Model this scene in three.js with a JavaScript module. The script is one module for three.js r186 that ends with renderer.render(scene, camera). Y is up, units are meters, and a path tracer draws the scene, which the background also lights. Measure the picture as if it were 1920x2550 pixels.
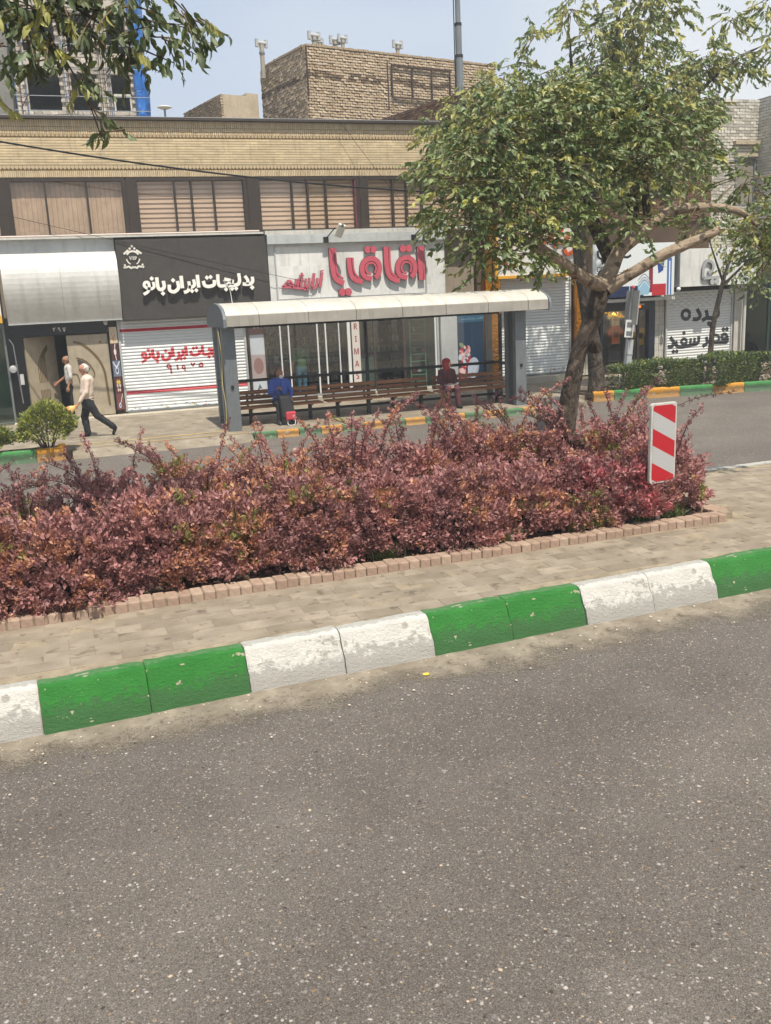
import * as THREE from 'three';
import { mergeGeometries } from 'three/addons/utils/BufferGeometryUtils.js';
import { RoundedBoxGeometry } from 'three/addons/geometries/RoundedBoxGeometry.js';

// ---------- camera, sky, sun, exposure ----------
const scene = new THREE.Scene();
const camera = new THREE.PerspectiveCamera(57.98, 771 / 1024, 0.1, 900);
{
  const P = THREE.MathUtils.degToRad(13.14), R = THREE.MathUtils.degToRad(-2.76), Y = THREE.MathUtils.degToRad(18.8);
  const f = new THREE.Vector3(Math.sin(Y) * Math.cos(P), -Math.sin(P), -Math.cos(Y) * Math.cos(P));
  const rt = new THREE.Vector3(Math.cos(Y), 0, Math.sin(Y)), up = rt.clone().cross(f);
  camera.position.set(0, 3.05, 0);
  camera.up.copy(up.multiplyScalar(Math.cos(R)).addScaledVector(rt, -Math.sin(R)));
  camera.lookAt(camera.position.clone().add(f));
}
scene.fog = new THREE.FogExp2(0xdfe4e8, 0.0019);
const renderer = new THREE.WebGLRenderer({ antialias: true });
renderer.toneMapping = THREE.LinearToneMapping;
renderer.toneMappingExposure = 1.36;
renderer.shadowMap.enabled = true;

const SUN = new THREE.Vector3(0.03, 1, 0.48).normalize();
const sun = new THREE.DirectionalLight(new THREE.Color().setRGB(1, 0.93, 0.82), 4.2);
sun.name = 'sun';
sun.position.copy(SUN).multiplyScalar(60).add(new THREE.Vector3(6, 0, -16));
sun.target.position.set(6, 0, -16);
sun.castShadow = true;
sun.shadow.mapSize.set(4096, 4096);
Object.assign(sun.shadow.camera, { left: -35, right: 35, top: 35, bottom: -35, near: 1, far: 120 });
scene.add(sun, sun.target);

// ---------- noise ----------
function rng(seed) { let s = seed | 0; return () => { s = (s + 0x6d2b79f5) | 0; let t = Math.imul(s ^ (s >>> 15), 1 | s); t = (t + Math.imul(t ^ (t >>> 7), 61 | t)) ^ t; return ((t ^ (t >>> 14)) >>> 0) / 4294967296; }; }
function hash(x, y, s) { let h = Math.imul(x, 374761393) + Math.imul(y, 668265263) + Math.imul(s, 1274126177); h = Math.imul(h ^ (h >>> 13), 1274126177); return ((h ^ (h >>> 16)) >>> 0) / 4294967296; }
function vnoise(x, y, per, s) {              // value noise, tiling every per cells
  const x0 = Math.floor(x), y0 = Math.floor(y), fx = x - x0, fy = y - y0, m = (a) => ((a % per) + per) % per;
  const u = fx * fx * (3 - 2 * fx), v = fy * fy * (3 - 2 * fy), a = m(x0), b = m(x0 + 1), c = m(y0), d = m(y0 + 1);
  const p = hash(a, c, s), q = hash(b, c, s), r = hash(a, d, s), t = hash(b, d, s);
  return p + (q - p) * u + (r - p) * v + (p - q - r + t) * u * v;
}
function fbm(x, y, per, s, o = 4) { let a = 0.5, f = 0, n = 0; for (let i = 0; i < o; i++) { f += a * vnoise(x, y, per, s + i); n += a; x *= 2; y *= 2; per *= 2; a *= 0.5; } return f / n; }
const N3 = (x, y, z, s = 1) => vnoise(x + z * 0.73, y - z * 0.61, 9973, s);
const clamp = (v, a = 0, b = 1) => Math.min(b, Math.max(a, v));
const lerp = (a, b, t) => a + (b - a) * t;
const sstep = (a, b, x) => { const t = clamp((x - a) / (b - a)); return t * t * (3 - 2 * t); };

// ---------- textures ----------
function dataTex(n, fn, srgb = true, m = n) {
  const d = new Uint8Array(n * m * 4), o = [0, 0, 0];
  for (let y = 0; y < m; y++) for (let x = 0; x < n; x++) { fn(x / n, y / m, o); const i = (y * n + x) * 4; d[i] = clamp(o[0], 0, 255); d[i + 1] = clamp(o[1], 0, 255); d[i + 2] = clamp(o[2], 0, 255); d[i + 3] = 255; }
  const t = new THREE.DataTexture(d, n, m, THREE.RGBAFormat); finish(t, srgb); return t;
}
function finish(t, srgb) { t.wrapS = t.wrapT = THREE.RepeatWrapping; t.magFilter = THREE.LinearFilter; t.minFilter = THREE.LinearMipmapLinearFilter; if (srgb) t.colorSpace = THREE.SRGBColorSpace; t.needsUpdate = true; }
function canvasTex(w, h, draw, srgb = true) { const c = document.createElement('canvas'); c.width = w; c.height = h; draw(c.getContext('2d'), w, h); const t = new THREE.CanvasTexture(c); finish(t, srgb); return t; }
const rep = (t, a, b = a) => { const c = t.clone(); c.repeat.set(a, b); c.needsUpdate = true; return c; };

// sky: pale blue, hazier to the horizon, thin white cloud drifting over its right half
{
  const w = 512, h = 256, d = new Float32Array(w * h * 4);
  for (let j = 0; j < h; j++) for (let i = 0; i < w; i++) {
    const el = (j + 0.5) / h * Math.PI - Math.PI / 2, s = Math.max(0, Math.sin(el));
    const k = Math.pow(1 - s, 2.2);
    let r = lerp(0.3, 0.5, k), g = lerp(0.4, 0.555, k), b = lerp(0.56, 0.63, k);
    const cl = sstep(0.5, 0.8, fbm(i / w * 12 + 1.5, j / h * 26, 12, 5, 5)) * 0.85 * sstep(0.03, 0.3, s);
    const az = i / w; const side = sstep(0.30, 0.36, az);           // cloud bank on the right-hand half of the view
    const bank = side * (1 - sstep(0.6, 0.9, az)) * sstep(0.25, 0.6, fbm(i / w * 10, j / h * 14, 10, 31, 4) + 0.25) * 0.85;
    const c = clamp(Math.max(cl * 0.35, bank));
    r = lerp(r, 0.66, c); g = lerp(g, 0.68, c); b = lerp(b, 0.7, c);
    if (el < 0) { r = 0.3; g = 0.28; b = 0.25; }
    const o = (j * w + i) * 4; d[o] = r; d[o + 1] = g; d[o + 2] = b; d[o + 3] = 1;
  }
  const t = new THREE.DataTexture(d, w, h, THREE.RGBAFormat, THREE.FloatType);
  t.mapping = THREE.EquirectangularReflectionMapping; t.magFilter = THREE.LinearFilter; t.needsUpdate = true;
  scene.background = t; scene.environment = t;
}

// ---------- building helpers ----------
const names = new Map();
function numbered(n) { const k = names.get(n) || 0; names.set(n, k + 1); return k ? n + '_' + String(k).padStart(3, '0') : n; }
function shade(o) { o.castShadow = true; o.receiveShadow = true; return o; }
function mesh(name, geo, mat, parent) { const m = shade(new THREE.Mesh(geo, mat)); m.name = parent === scene ? numbered(name) : name; parent.add(m); return m; }
function part(name, geos, mat, parent, pos) { const g = Array.isArray(geos) ? mg(geos) : geos; const m = mesh(name, g, mat, parent); if (pos) m.position.set(...pos); return m; }
function thing(name, label, category, pos = [0, 0, 0], turn = 0, group) {
  const o = new THREE.Group(); o.name = numbered(name); o.position.set(...pos); o.rotation.y = turn;
  o.userData = { label, category }; if (group) o.userData.group = group; scene.add(o); return o;
}
function structure(name) { const o = new THREE.Group(); o.name = numbered(name); o.userData = { kind: 'structure' }; scene.add(o); return o; }
function sub(name, parent, pos = [0, 0, 0], turn = 0) { const o = new THREE.Group(); o.name = name; o.position.set(...pos); o.rotation.y = turn; parent.add(o); return o; }
const stuff = (m) => { m.userData.kind = 'stuff'; return m; };
function mg(list) {
  const has = list.map((g) => (g.index ? g.toNonIndexed() : g));
  const col = has.some((g) => g.attributes.color);
  for (const g of has) { for (const k of Object.keys(g.attributes)) if (!['position', 'normal', 'uv'].includes(k) && !(k === 'color' && col)) g.deleteAttribute(k); if (!g.attributes.uv) g.setAttribute('uv', new THREE.BufferAttribute(new Float32Array(g.attributes.position.count * 2), 2)); }
  return has.length === 1 ? has[0] : mergeGeometries(has);
}
// box by centre x, base y, centre z
function bx(w, h, d, x = 0, y = 0, z = 0, ry = 0, rz = 0, rx = 0) {
  const g = new THREE.BoxGeometry(w, h, d); uvm(g);
  if (rx) g.rotateX(rx); if (rz) g.rotateZ(rz); if (ry) g.rotateY(ry);
  return g.translate(x, y + h / 2, z);
}
// box by extents
const bb = (x0, x1, y0, y1, z0, z1) => { const g = new THREE.BoxGeometry(x1 - x0, y1 - y0, z1 - z0).translate((x0 + x1) / 2, (y0 + y1) / 2, (z0 + z1) / 2); return uvm(g); };
function rb(x0, x1, y0, y1, z0, z1, r = 0.01) { const g = new RoundedBoxGeometry(x1 - x0, y1 - y0, z1 - z0, 1, r).translate((x0 + x1) / 2, (y0 + y1) / 2, (z0 + z1) / 2); return uvm(g); }
// uv in metres from the way each face points
function uvm(g, s = 1) {
  const p = g.attributes.position, n = g.attributes.normal, u = new Float32Array(p.count * 2);
  for (let i = 0; i < p.count; i++) {
    const ax = Math.abs(n.getX(i)), ay = Math.abs(n.getY(i)), az = Math.abs(n.getZ(i)), x = p.getX(i), y = p.getY(i), z = p.getZ(i);
    if (ay >= ax && ay >= az) { u[i * 2] = x * s; u[i * 2 + 1] = z * s; } else if (ax > az) { u[i * 2] = z * s; u[i * 2 + 1] = y * s; } else { u[i * 2] = x * s; u[i * 2 + 1] = y * s; }
  }
  g.setAttribute('uv', new THREE.BufferAttribute(u, 2)); return g;
}
const V = (x, y, z) => new THREE.Vector3(x, y, z);
function rod(a, b, r0, r1 = r0, seg = 8) {
  const A = V(...a), B = V(...b), L = A.distanceTo(B), g = new THREE.CylinderGeometry(r1, r0, L, seg, 1);
  g.applyQuaternion(new THREE.Quaternion().setFromUnitVectors(V(0, 1, 0), B.clone().sub(A).normalize()));
  return g.translate((A.x + B.x) / 2, (A.y + B.y) / 2, (A.z + B.z) / 2);
}
// tube of changing radius through points, with lumps
function limb(pts, radii, seg = 10, lump = 0, seed = 1, steps = 6) {
  const c = new THREE.CatmullRomCurve3(pts.map((p) => V(...p)), false, 'centripetal'), n = (pts.length - 1) * steps, pos = [], uv = [], idx = [];
  let nrm = V(1, 0, 0.3).normalize(), len = 0, prev = null;
  for (let i = 0; i <= n; i++) {
    const t = i / n, p = c.getPoint(t), d = c.getTangent(t); if (prev) len += p.distanceTo(prev); prev = p;
    nrm.addScaledVector(d, -nrm.dot(d)).normalize(); const bn = d.clone().cross(nrm);
    const k = t * (radii.length - 1), k0 = Math.min(radii.length - 2, Math.floor(k)), r = lerp(radii[k0], radii[k0 + 1], k - k0);
    for (let j = 0; j <= seg; j++) {
      const a = j / seg * Math.PI * 2, ca = Math.cos(a), sa = Math.sin(a);
      const rr = r * (1 + lump * (N3(ca * 1.6 + 7, sa * 1.6 + len * 2.3, len * 4, seed) - 0.5) * 2);
      pos.push(p.x + (nrm.x * ca + bn.x * sa) * rr, p.y + (nrm.y * ca + bn.y * sa) * rr, p.z + (nrm.z * ca + bn.z * sa) * rr); uv.push(j / seg * Math.max(1, Math.round(r * 12)) * 0.5, len);
      if (i < n && j < seg) { const q = i * (seg + 1) + j; idx.push(q, q + 1, q + seg + 1, q + 1, q + seg + 2, q + seg + 1); }
    }
  }
  const e = n * (seg + 1), ce = pos.length / 3; pos.push(prev.x, prev.y, prev.z); uv.push(0, 0);
  for (let j = 0; j < seg; j++) idx.push(e + j, e + j + 1, ce);
  const g = new THREE.BufferGeometry(); g.setAttribute('position', new THREE.Float32BufferAttribute(pos, 3)); g.setAttribute('uv', new THREE.Float32BufferAttribute(uv, 2)); g.setIndex(idx); g.computeVertexNormals(); return g;
}
// prism of a 2-D outline in (z, y), run along x
function runX(profile, x0, x1, closed = true) {
  const pos = [], uv = [], n = profile.length; let l = 0;
  for (let i = 0; i < (closed ? n : n - 1); i++) {
    const [z0, y0] = profile[i], [z1, y1] = profile[(i + 1) % n], d = Math.hypot(z1 - z0, y1 - y0);
    pos.push(x0, y0, z0, x1, y0, z0, x1, y1, z1, x0, y0, z0, x1, y1, z1, x0, y1, z1);
    uv.push(x0, l, x1, l, x1, l + d, x0, l, x1, l + d, x0, l + d); l += d;
  }
  if (closed) {
    const tris = THREE.ShapeUtils.triangulateShape(profile.map(([z, y]) => new THREE.Vector2(z, y)), []);
    for (const x of [x0, x1]) for (const t of tris) for (const k of x === x0 ? t : [t[0], t[2], t[1]]) { pos.push(x, profile[k][1], profile[k][0]); uv.push(profile[k][0], profile[k][1]); }
  }
  const g = new THREE.BufferGeometry(); g.setAttribute('position', new THREE.Float32BufferAttribute(pos, 3)); g.setAttribute('uv', new THREE.Float32BufferAttribute(uv, 2)); g.computeVertexNormals(); return g;
}
function paintVerts(g, fn) { const p = g.attributes.position, c = new Float32Array(p.count * 3), o = [1, 1, 1]; for (let i = 0; i < p.count; i++) { fn(p.getX(i), p.getY(i), p.getZ(i), o); c.set(o, i * 3); } g.setAttribute('color', new THREE.BufferAttribute(c, 3)); return g; }

// ---------- lettering: pen strokes ----------
// stroke = {p:[[x,y]...], w: width or [w0,w1]}, dot = {d:[x,y], r, round}
function smooth(p, closed = false, k = 5) { if (p.length < 3) return p; const c = new THREE.CatmullRomCurve3(p.map(([x, y]) => V(x, y, 0)), closed, 'centripetal'); return c.getPoints((p.length - 1) * k).map((v) => [v.x, v.y]); }
function strokeGeo(s, depth) {
  if (s.d) { const g = new THREE.CylinderGeometry(s.r, s.r, depth, s.round ? 20 : 4); g.rotateX(Math.PI / 2); return g.translate(s.d[0], s.d[1], depth / 2); }
  const pts = smooth(s.p, s.closed), n = pts.length, pos = [], L = [], R = [];
  for (let i = 0; i < n; i++) {
    const a = pts[Math.max(0, i - 1)], b = pts[Math.min(n - 1, i + 1)], dx = b[0] - a[0], dy = b[1] - a[1], l = Math.hypot(dx, dy) || 1;
    const w = (Array.isArray(s.w) ? lerp(s.w[0], s.w[1], i / (n - 1)) : s.w) / 2;
    L.push([pts[i][0] - dy / l * w, pts[i][1] + dx / l * w]); R.push([pts[i][0] + dy / l * w, pts[i][1] - dx / l * w]);
  }
  const quad = (a, b, c, d) => pos.push(...a, ...b, ...c, ...a, ...c, ...d);
  for (let i = 0; i < n - 1; i++) {
    const l0 = L[i], l1 = L[i + 1], r0 = R[i], r1 = R[i + 1];
    quad([...r0, depth], [...r1, depth], [...l1, depth], [...l0, depth]);
    quad([...l0, depth], [...l1, depth], [...l1, 0], [...l0, 0]);
    quad([...r0, 0], [...r1, 0], [...r1, depth], [...r0, depth]);
  }
  quad([...L[0], depth], [...L[0], 0], [...R[0], 0], [...R[0], depth]);
  quad([...L[n - 1], 0], [...L[n - 1], depth], [...R[n - 1], depth], [...R[n - 1], 0]);
  const g = new THREE.BufferGeometry(); g.setAttribute('position', new THREE.Float32BufferAttribute(pos, 3)); g.computeVertexNormals(); return g;
}
function strokeDraw(c, strokes, color, X, Y, k = 1) {           // X,Y map to canvas pixels, k pixels per unit
  c.fillStyle = c.strokeStyle = color; c.lineJoin = 'round';
  for (const s of strokes) {
    if (s.d) { c.beginPath(); const x = X(s.d[0]), y = Y(s.d[1]), r = s.r * k; if (s.round) c.arc(x, y, r, 0, 7); else { c.moveTo(x - r, y); c.lineTo(x, y - r); c.lineTo(x + r, y); c.lineTo(x, y + r); } c.fill(); continue; }
    const p = smooth(s.p, s.closed); c.lineCap = s.cap || 'butt'; c.lineWidth = (Array.isArray(s.w) ? (s.w[0] + s.w[1]) / 2 : s.w) * k; c.beginPath(); p.forEach(([x, y], i) => (i ? c.lineTo(X(x), Y(y)) : c.moveTo(X(x), Y(y)))); c.stroke();
  }
}
// letters drawn on a leaning sheet of tracing paper: corners TL,TR,BL,BR -> metres
function sheet(TL, TR, BL, BR, x0, x1, y0, y1) {
  return (px, py) => {
    const top = lerp(TL[1], TR[1], (px - TL[0]) / (TR[0] - TL[0])), bot = lerp(BL[1], BR[1], (px - BL[0]) / (BR[0] - BL[0])), v = (py - top) / (bot - top);
    const le = lerp(TL[0], BL[0], v), ri = lerp(TR[0], BR[0], v), u = (px - le) / (ri - le);
    return [lerp(x0, x1, u), lerp(y1, y0, v)];
  };
}
const place = (letters, M, k) => letters.map((l) => l.map((s) => (s.d ? { ...s, d: M(...s.d), r: s.r * k } : { ...s, p: s.p.map((q) => M(...q)), w: Array.isArray(s.w) ? s.w.map((x) => x * k) : s.w * k })));
function ellipsePts(cx, cy, rx, ry, a0 = 0, a1 = Math.PI * 2, n = 10) { const o = []; for (let i = 0; i <= n; i++) { const a = lerp(a0, a1, i / n); o.push([cx + rx * Math.cos(a), cy + ry * Math.sin(a)]); } return o; }

// ---------- common materials ----------
const M = {};
const std = (color, roughness = 0.8, o = {}) => new THREE.MeshStandardMaterial({ color, roughness, ...o });
const grime = dataTex(512, (u, v, o) => {                            // weathered paint or plaster: light, multiplied into the colour
  const a = fbm(u * 6, v * 6, 6, 3, 5), b = fbm(u * 40, v * 40, 40, 9, 3), st = fbm(u * 30, v * 3, 3 * 10, 17, 3);
  const k = 205 + 40 * a + 14 * (b - 0.5) - 26 * sstep(0.58, 0.78, st) * a;
  o[0] = k; o[1] = k * 0.99; o[2] = k * 0.965;
});
const grain = dataTex(512, (u, v, o) => { const k = 255 * (0.55 * fbm(u * 90, v * 90, 90, 21, 3) + 0.45 * fbm(u * 14, v * 14, 14, 4, 4)); o[0] = o[1] = o[2] = k; }, false);
// ---------- ground ----------
{
  const n = 2048, R = rng(11), col = new Uint8Array(n * n * 4), hgt = new Float32Array(n * n);
  const lum = new Float32Array(n * n), warm = new Float32Array(n * n);
  for (let y = 0; y < n; y++) for (let x = 0; x < n; x++) {
    const u = x / n, v = y / n, i = y * n + x;
    lum[i] = 92 + 20 * (fbm(u * 10, v * 10, 10, 2, 4) - 0.5) + 44 * (hash(x >> 1, y >> 1, 5) - 0.5) + 22 * (hash(x, y, 6) - 0.5); hgt[i] = 0.35 + 0.2 * hash(x, y, 8);
  }
  for (let k = 0; k < 78000; k++) {
    const big = R(), r = big > 0.975 ? 3.4 + R() * 2.2 : big > 0.7 ? 1.9 + R() * 1.5 : 0.9 + R() * 1.0, cx = R() * n, cy = R() * n, a = R() * 3.14, e = 0.55 + R() * 0.45;
    const tone = R(), L = tone < 0.2 ? 56 + R() * 30 : tone < 0.72 ? 94 + R() * 36 : 122 + R() * (r > 1.9 ? 58 : 40), w = R() < 0.08 ? 22 : (R() - 0.4) * 8, ca = Math.cos(a), sa = Math.sin(a);
    for (let dy = -Math.ceil(r); dy <= r; dy++) for (let dx = -Math.ceil(r); dx <= r; dx++) {
      const p = (dx * ca + dy * sa) / r, q = (-dx * sa + dy * ca) / (r * e), d = p * p + q * q; if (d > 1) continue;
      const i = ((Math.floor(cy + dy) + n) % n) * n + ((Math.floor(cx + dx) + n) % n), f = 1 - d * d * 0.5; lum[i] = lerp(lum[i], L, f); warm[i] = w; hgt[i] = Math.max(hgt[i], 0.55 + 0.4 * (1 - d));
    }
  }
  const hb = new Uint8Array(n * n * 4);
  for (let i = 0; i < n * n; i++) { const L = lum[i]; col[i * 4] = clamp(L + 4 + warm[i], 0, 255); col[i * 4 + 1] = clamp(L - 3 + warm[i] * 0.4, 0, 255); col[i * 4 + 2] = clamp(L - 10 - warm[i] * 0.4, 0, 255); col[i * 4 + 3] = 255; hb[i * 4] = hb[i * 4 + 1] = hb[i * 4 + 2] = hgt[i] * 255; hb[i * 4 + 3] = 255; }
  const t = new THREE.DataTexture(col, n, n, THREE.RGBAFormat), b = new THREE.DataTexture(hb, n, n, THREE.RGBAFormat); finish(t, true); finish(b, false);
  M.asphalt = new THREE.MeshStandardMaterial({ map: rep(t, 0.2), bumpMap: rep(b, 0.2), bumpScale: 0.004, roughness: 0.93, vertexColors: true });
}
const concreteMap = dataTex(1024, (u, v, o) => {
  const a = fbm(u * 8, v * 8, 8, 41, 5), b = hash(Math.floor(u * 1024), Math.floor(v * 1024), 3), c = sstep(0.62, 0.8, fbm(u * 22, v * 22, 22, 51, 4));
  const k = 150 + 62 * (a - 0.5) + 26 * (b - 0.5) - 28 * c; o[0] = k + 10; o[1] = k + 2; o[2] = k - 12;
});
const earthMap = dataTex(512, (u, v, o) => { const a = fbm(u * 12, v * 12, 12, 61, 5), b = hash(Math.floor(u * 512), Math.floor(v * 512), 4); const k = 70 + 60 * (a - 0.4) + 40 * (b - 0.5); o[0] = k + 22; o[1] = k + 6; o[2] = k - 8; });
M.concrete = new THREE.MeshStandardMaterial({ color: 0xdcd6ce, map: rep(concreteMap, 0.5), bumpMap: rep(grain, 1.3), bumpScale: 0.006, roughness: 0.95 });
M.dust = new THREE.MeshStandardMaterial({ map: rep(concreteMap, 0.9), bumpMap: rep(grain, 2.5), bumpScale: 0.008, roughness: 1, color: 0xe6dccb });
M.earth = new THREE.MeshStandardMaterial({ map: rep(earthMap, 0.8), bumpMap: rep(grain, 1.5), bumpScale: 0.03, roughness: 1 });
M.tar = std(0x645d56, 0.95, { bumpMap: rep(grain, 3), bumpScale: 0.004 });

function field(x0, x1, z0, z1, nx, nz, y, fn) {
  const g = new THREE.PlaneGeometry(x1 - x0, z1 - z0, nx, nz); g.rotateX(-Math.PI / 2); g.translate((x0 + x1) / 2, y, (z0 + z1) / 2);
  const p = g.attributes.position, uv = g.attributes.uv; for (let i = 0; i < p.count; i++) uv.setXY(i, p.getX(i), p.getZ(i));
  if (fn) paintVerts(g, fn); return g;
}
{
  const g = structure('ground');
  part('ground_sheet', field(-260, 260, -320, 120, 4, 4, -0.03), M.dust, g);
  const wear = (x, y, z, o) => { const t = 0.84 + 0.34 * (fbm(x * 0.5 + 50, z * 0.9 + 50, 999, 71, 5) - 0.35) + 0.16 * (fbm(x * 0.12 + 9, z * 1.7 + 9, 999, 79, 3) - 0.5); o[0] = t; o[1] = t * 0.995; o[2] = t * 0.985; };
  const near = mesh('near_road', field(-30, 34, -7.6, 8, 160, 60, 0, wear), M.asphalt, scene); near.userData.kind = 'structure';
  const far = mesh('far_road', field(-34, 60, -21.9, -11.2, 150, 30, 0, (x, y, z, o) => { const t = 0.96 + 0.3 * (fbm(x * 0.5 + 50, z * 0.9 + 50, 999, 73, 4) - 0.4); o[0] = t; o[1] = t; o[2] = t * 1.0; }), M.asphalt, scene); far.userData.kind = 'structure';
}
// strip with a ragged outer edge along x
function ragged(x0, x1, zi, zo, amp, y, seed, step = 0.05) {
  const pos = [], uv = [], idx = []; let k = 0;
  for (let x = x0; x <= x1; x += step, k++) {
    const z = zo + amp * (2 * fbm(x * 2.2 + 100, seed, 9999, seed, 5) - 1) + amp * 0.5 * (2 * vnoise(x * 9 + 30, seed, 9999, seed + 5) - 1);
    pos.push(x, y, zi, x, y, lerp(zi, z, 0.6), x, y, z); uv.push(x, zi, x, lerp(zi, z, 0.6), x, z);
    if (k) { const a = k * 3; idx.push(a - 3, a - 2, a, a - 2, a + 1, a, a - 2, a - 1, a + 1, a - 1, a + 2, a + 1); }
  }
  const g = new THREE.BufferGeometry(); g.setAttribute('position', new THREE.Float32BufferAttribute(pos, 3)); g.setAttribute('uv', new THREE.Float32BufferAttribute(uv, 2)); g.setIndex(idx); g.computeVertexNormals(); return g;
}
{ // silt washed against the kerb: solid at the foot, breaking up into grains towards the road
  const al = dataTex(2048, (u, v, o) => { const n = fbm(u * 40, v * 4.5, 40, 91, 5), g = hash(Math.floor(u * 2048), Math.floor(v * 256), 17), e = 0.46 + 0.3 * (fbm(u * 9, 0.5, 9, 95, 4) - 0.5); const k = clamp(1 - (v - e + 0.3) / 0.6, -0.3, 1.3) + 0.75 * (n - 0.5); o[0] = o[1] = o[2] = k > 0.08 + 0.84 * g ? 255 : 0; }, false, 256);
  const g = new THREE.PlaneGeometry(32, 0.85).rotateX(-Math.PI / 2).translate(4, 0.009, 0.4).rotateY(0.045).translate(0, 0, -6.82), uv = g.attributes.uv; for (let i = 0; i < uv.count; i++) uv.setXY(i, uv.getX(i) * 4, 1 - uv.getY(i));
  const c = new THREE.MeshStandardMaterial({ color: 0xd2ccc4, map: (() => { const t = rep(concreteMap, 10, 1); return t; })(), alphaMap: al, alphaTest: 0.5, roughness: 1 });
  mesh('gutter_strip', g, c, scene).userData.kind = 'structure';
}
// small stones and leaves swept against the kerb
{
  const R = rng(77), list = [];
  for (let i = 0; i < 240; i++) { const x = -2.5 + R() * 10, z = -6.8 - 0.045 * x + Math.pow(R(), 1.6) * 0.8, r = 0.004 + R() * R() * 0.014; const g = new THREE.IcosahedronGeometry(r, 0); g.scale(1, 0.6, 0.7 + R() * 0.5); g.rotateY(R() * 6); g.translate(x, 0.009 + r * 0.3, z); list.push(g); }
  const m = part('loose_stones', list, std(0xb9ad9a, 0.95), scene); m.userData = { kind: 'stuff', label: 'loose stones swept against the painted median kerb', category: 'stones' };
  const lf = new THREE.CircleGeometry(0.03, 7); lf.scale(1, 0.6, 1); lf.rotateX(-1.3);
  const l2 = mesh('fallen_leaf', lf, std(0xd9b43c, 0.8, { side: THREE.DoubleSide }), scene); l2.position.set(2.53, 0.025, -6.6); l2.userData = { label: 'single yellow leaf lying in the gutter by the kerb', category: 'leaf' };
}
// ---------- painted kerbs ----------
function kerbTex(base, dark, seed, chips, alt) {
  return dataTex(512, (u, v, o) => {                        // u along 0.78 m, v up the face
    const a = fbm(u * 5, v * 5, 5, seed, 5), f = fbm(u * 26, v * 20, 20 * 13, seed + 9, 4), g = hash(Math.floor(u * 512), Math.floor(v * 512), seed);
    let r = base[0] + 24 * (a - 0.5) + 10 * (g - 0.5), gg = base[1] + 24 * (a - 0.5) + 10 * (g - 0.5), b = base[2] + 22 * (a - 0.5) + 10 * (g - 0.5);
    const flake = sstep(chips, chips + 0.03, fbm(u * 7 + 3, v * 11, 77, seed + 30, 5) * 0.75 + f * 0.25);         // paint flaked off: bare concrete with an edge
    const splash = sstep(0.42, 0.62, f * 0.55 + 0.62 * (0.84 - v * 2.1) + 0.25 * a) * (0.55 + 0.45 * g);            // speckled road dirt thrown on the foot of the face
    r = lerp(r, dark[0], splash); gg = lerp(gg, dark[1], splash); b = lerp(b, dark[2], splash);
    const worn = sstep(0.5, 0.8, f * 0.6 + 0.5 * sstep(0.56, 0.72, v) + 0.2 * (a - 0.5)) * sstep(0.52, 0.62, v) * 0.6; r = lerp(r, (base[0] + 300) / 3, worn); gg = lerp(gg, (base[1] + 300) / 3, worn); b = lerp(b, (base[2] + 280) / 3, worn);
    r = lerp(r, alt[0], flake); gg = lerp(gg, alt[1], flake); b = lerp(b, alt[2], flake);
    o[0] = r; o[1] = gg; o[2] = b;
  });
}
const kerbMat = {};
kerbMat.green = [1, 2, 3].map((s) => std(0xffffff, 0.62, { map: kerbTex([46, 128, 44], [62, 104, 58], 100 + s * 7, s === 2 ? 0.615 : 0.69, [186, 176, 150]), bumpMap: rep(grain, 2, 3), bumpScale: 0.02 }));
kerbMat.white = [1, 2, 3].map((s) => std(0xffffff, 0.75, { map: kerbTex([226, 222, 212], [172, 168, 160], 200 + s * 7, s === 1 ? 0.7 : 0.645, [186, 181, 170]), bumpMap: rep(grain, 2, 3), bumpScale: 0.022 }));
kerbMat.yellow = [1, 2].map((s) => std(0xffffff, 0.75, { map: kerbTex([214, 150, 44], [150, 118, 80], 300 + s * 7, 0.68, [170, 160, 140]), bumpMap: rep(grain, 3), bumpScale: 0.01 }));
kerbMat.pale = [1, 2].map((s) => std(0xffffff, 0.75, { map: kerbTex([66, 136, 72], [92, 104, 86], 320 + s * 7, 0.7, [170, 160, 140]), bumpMap: rep(grain, 3), bumpScale: 0.01 }));
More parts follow.
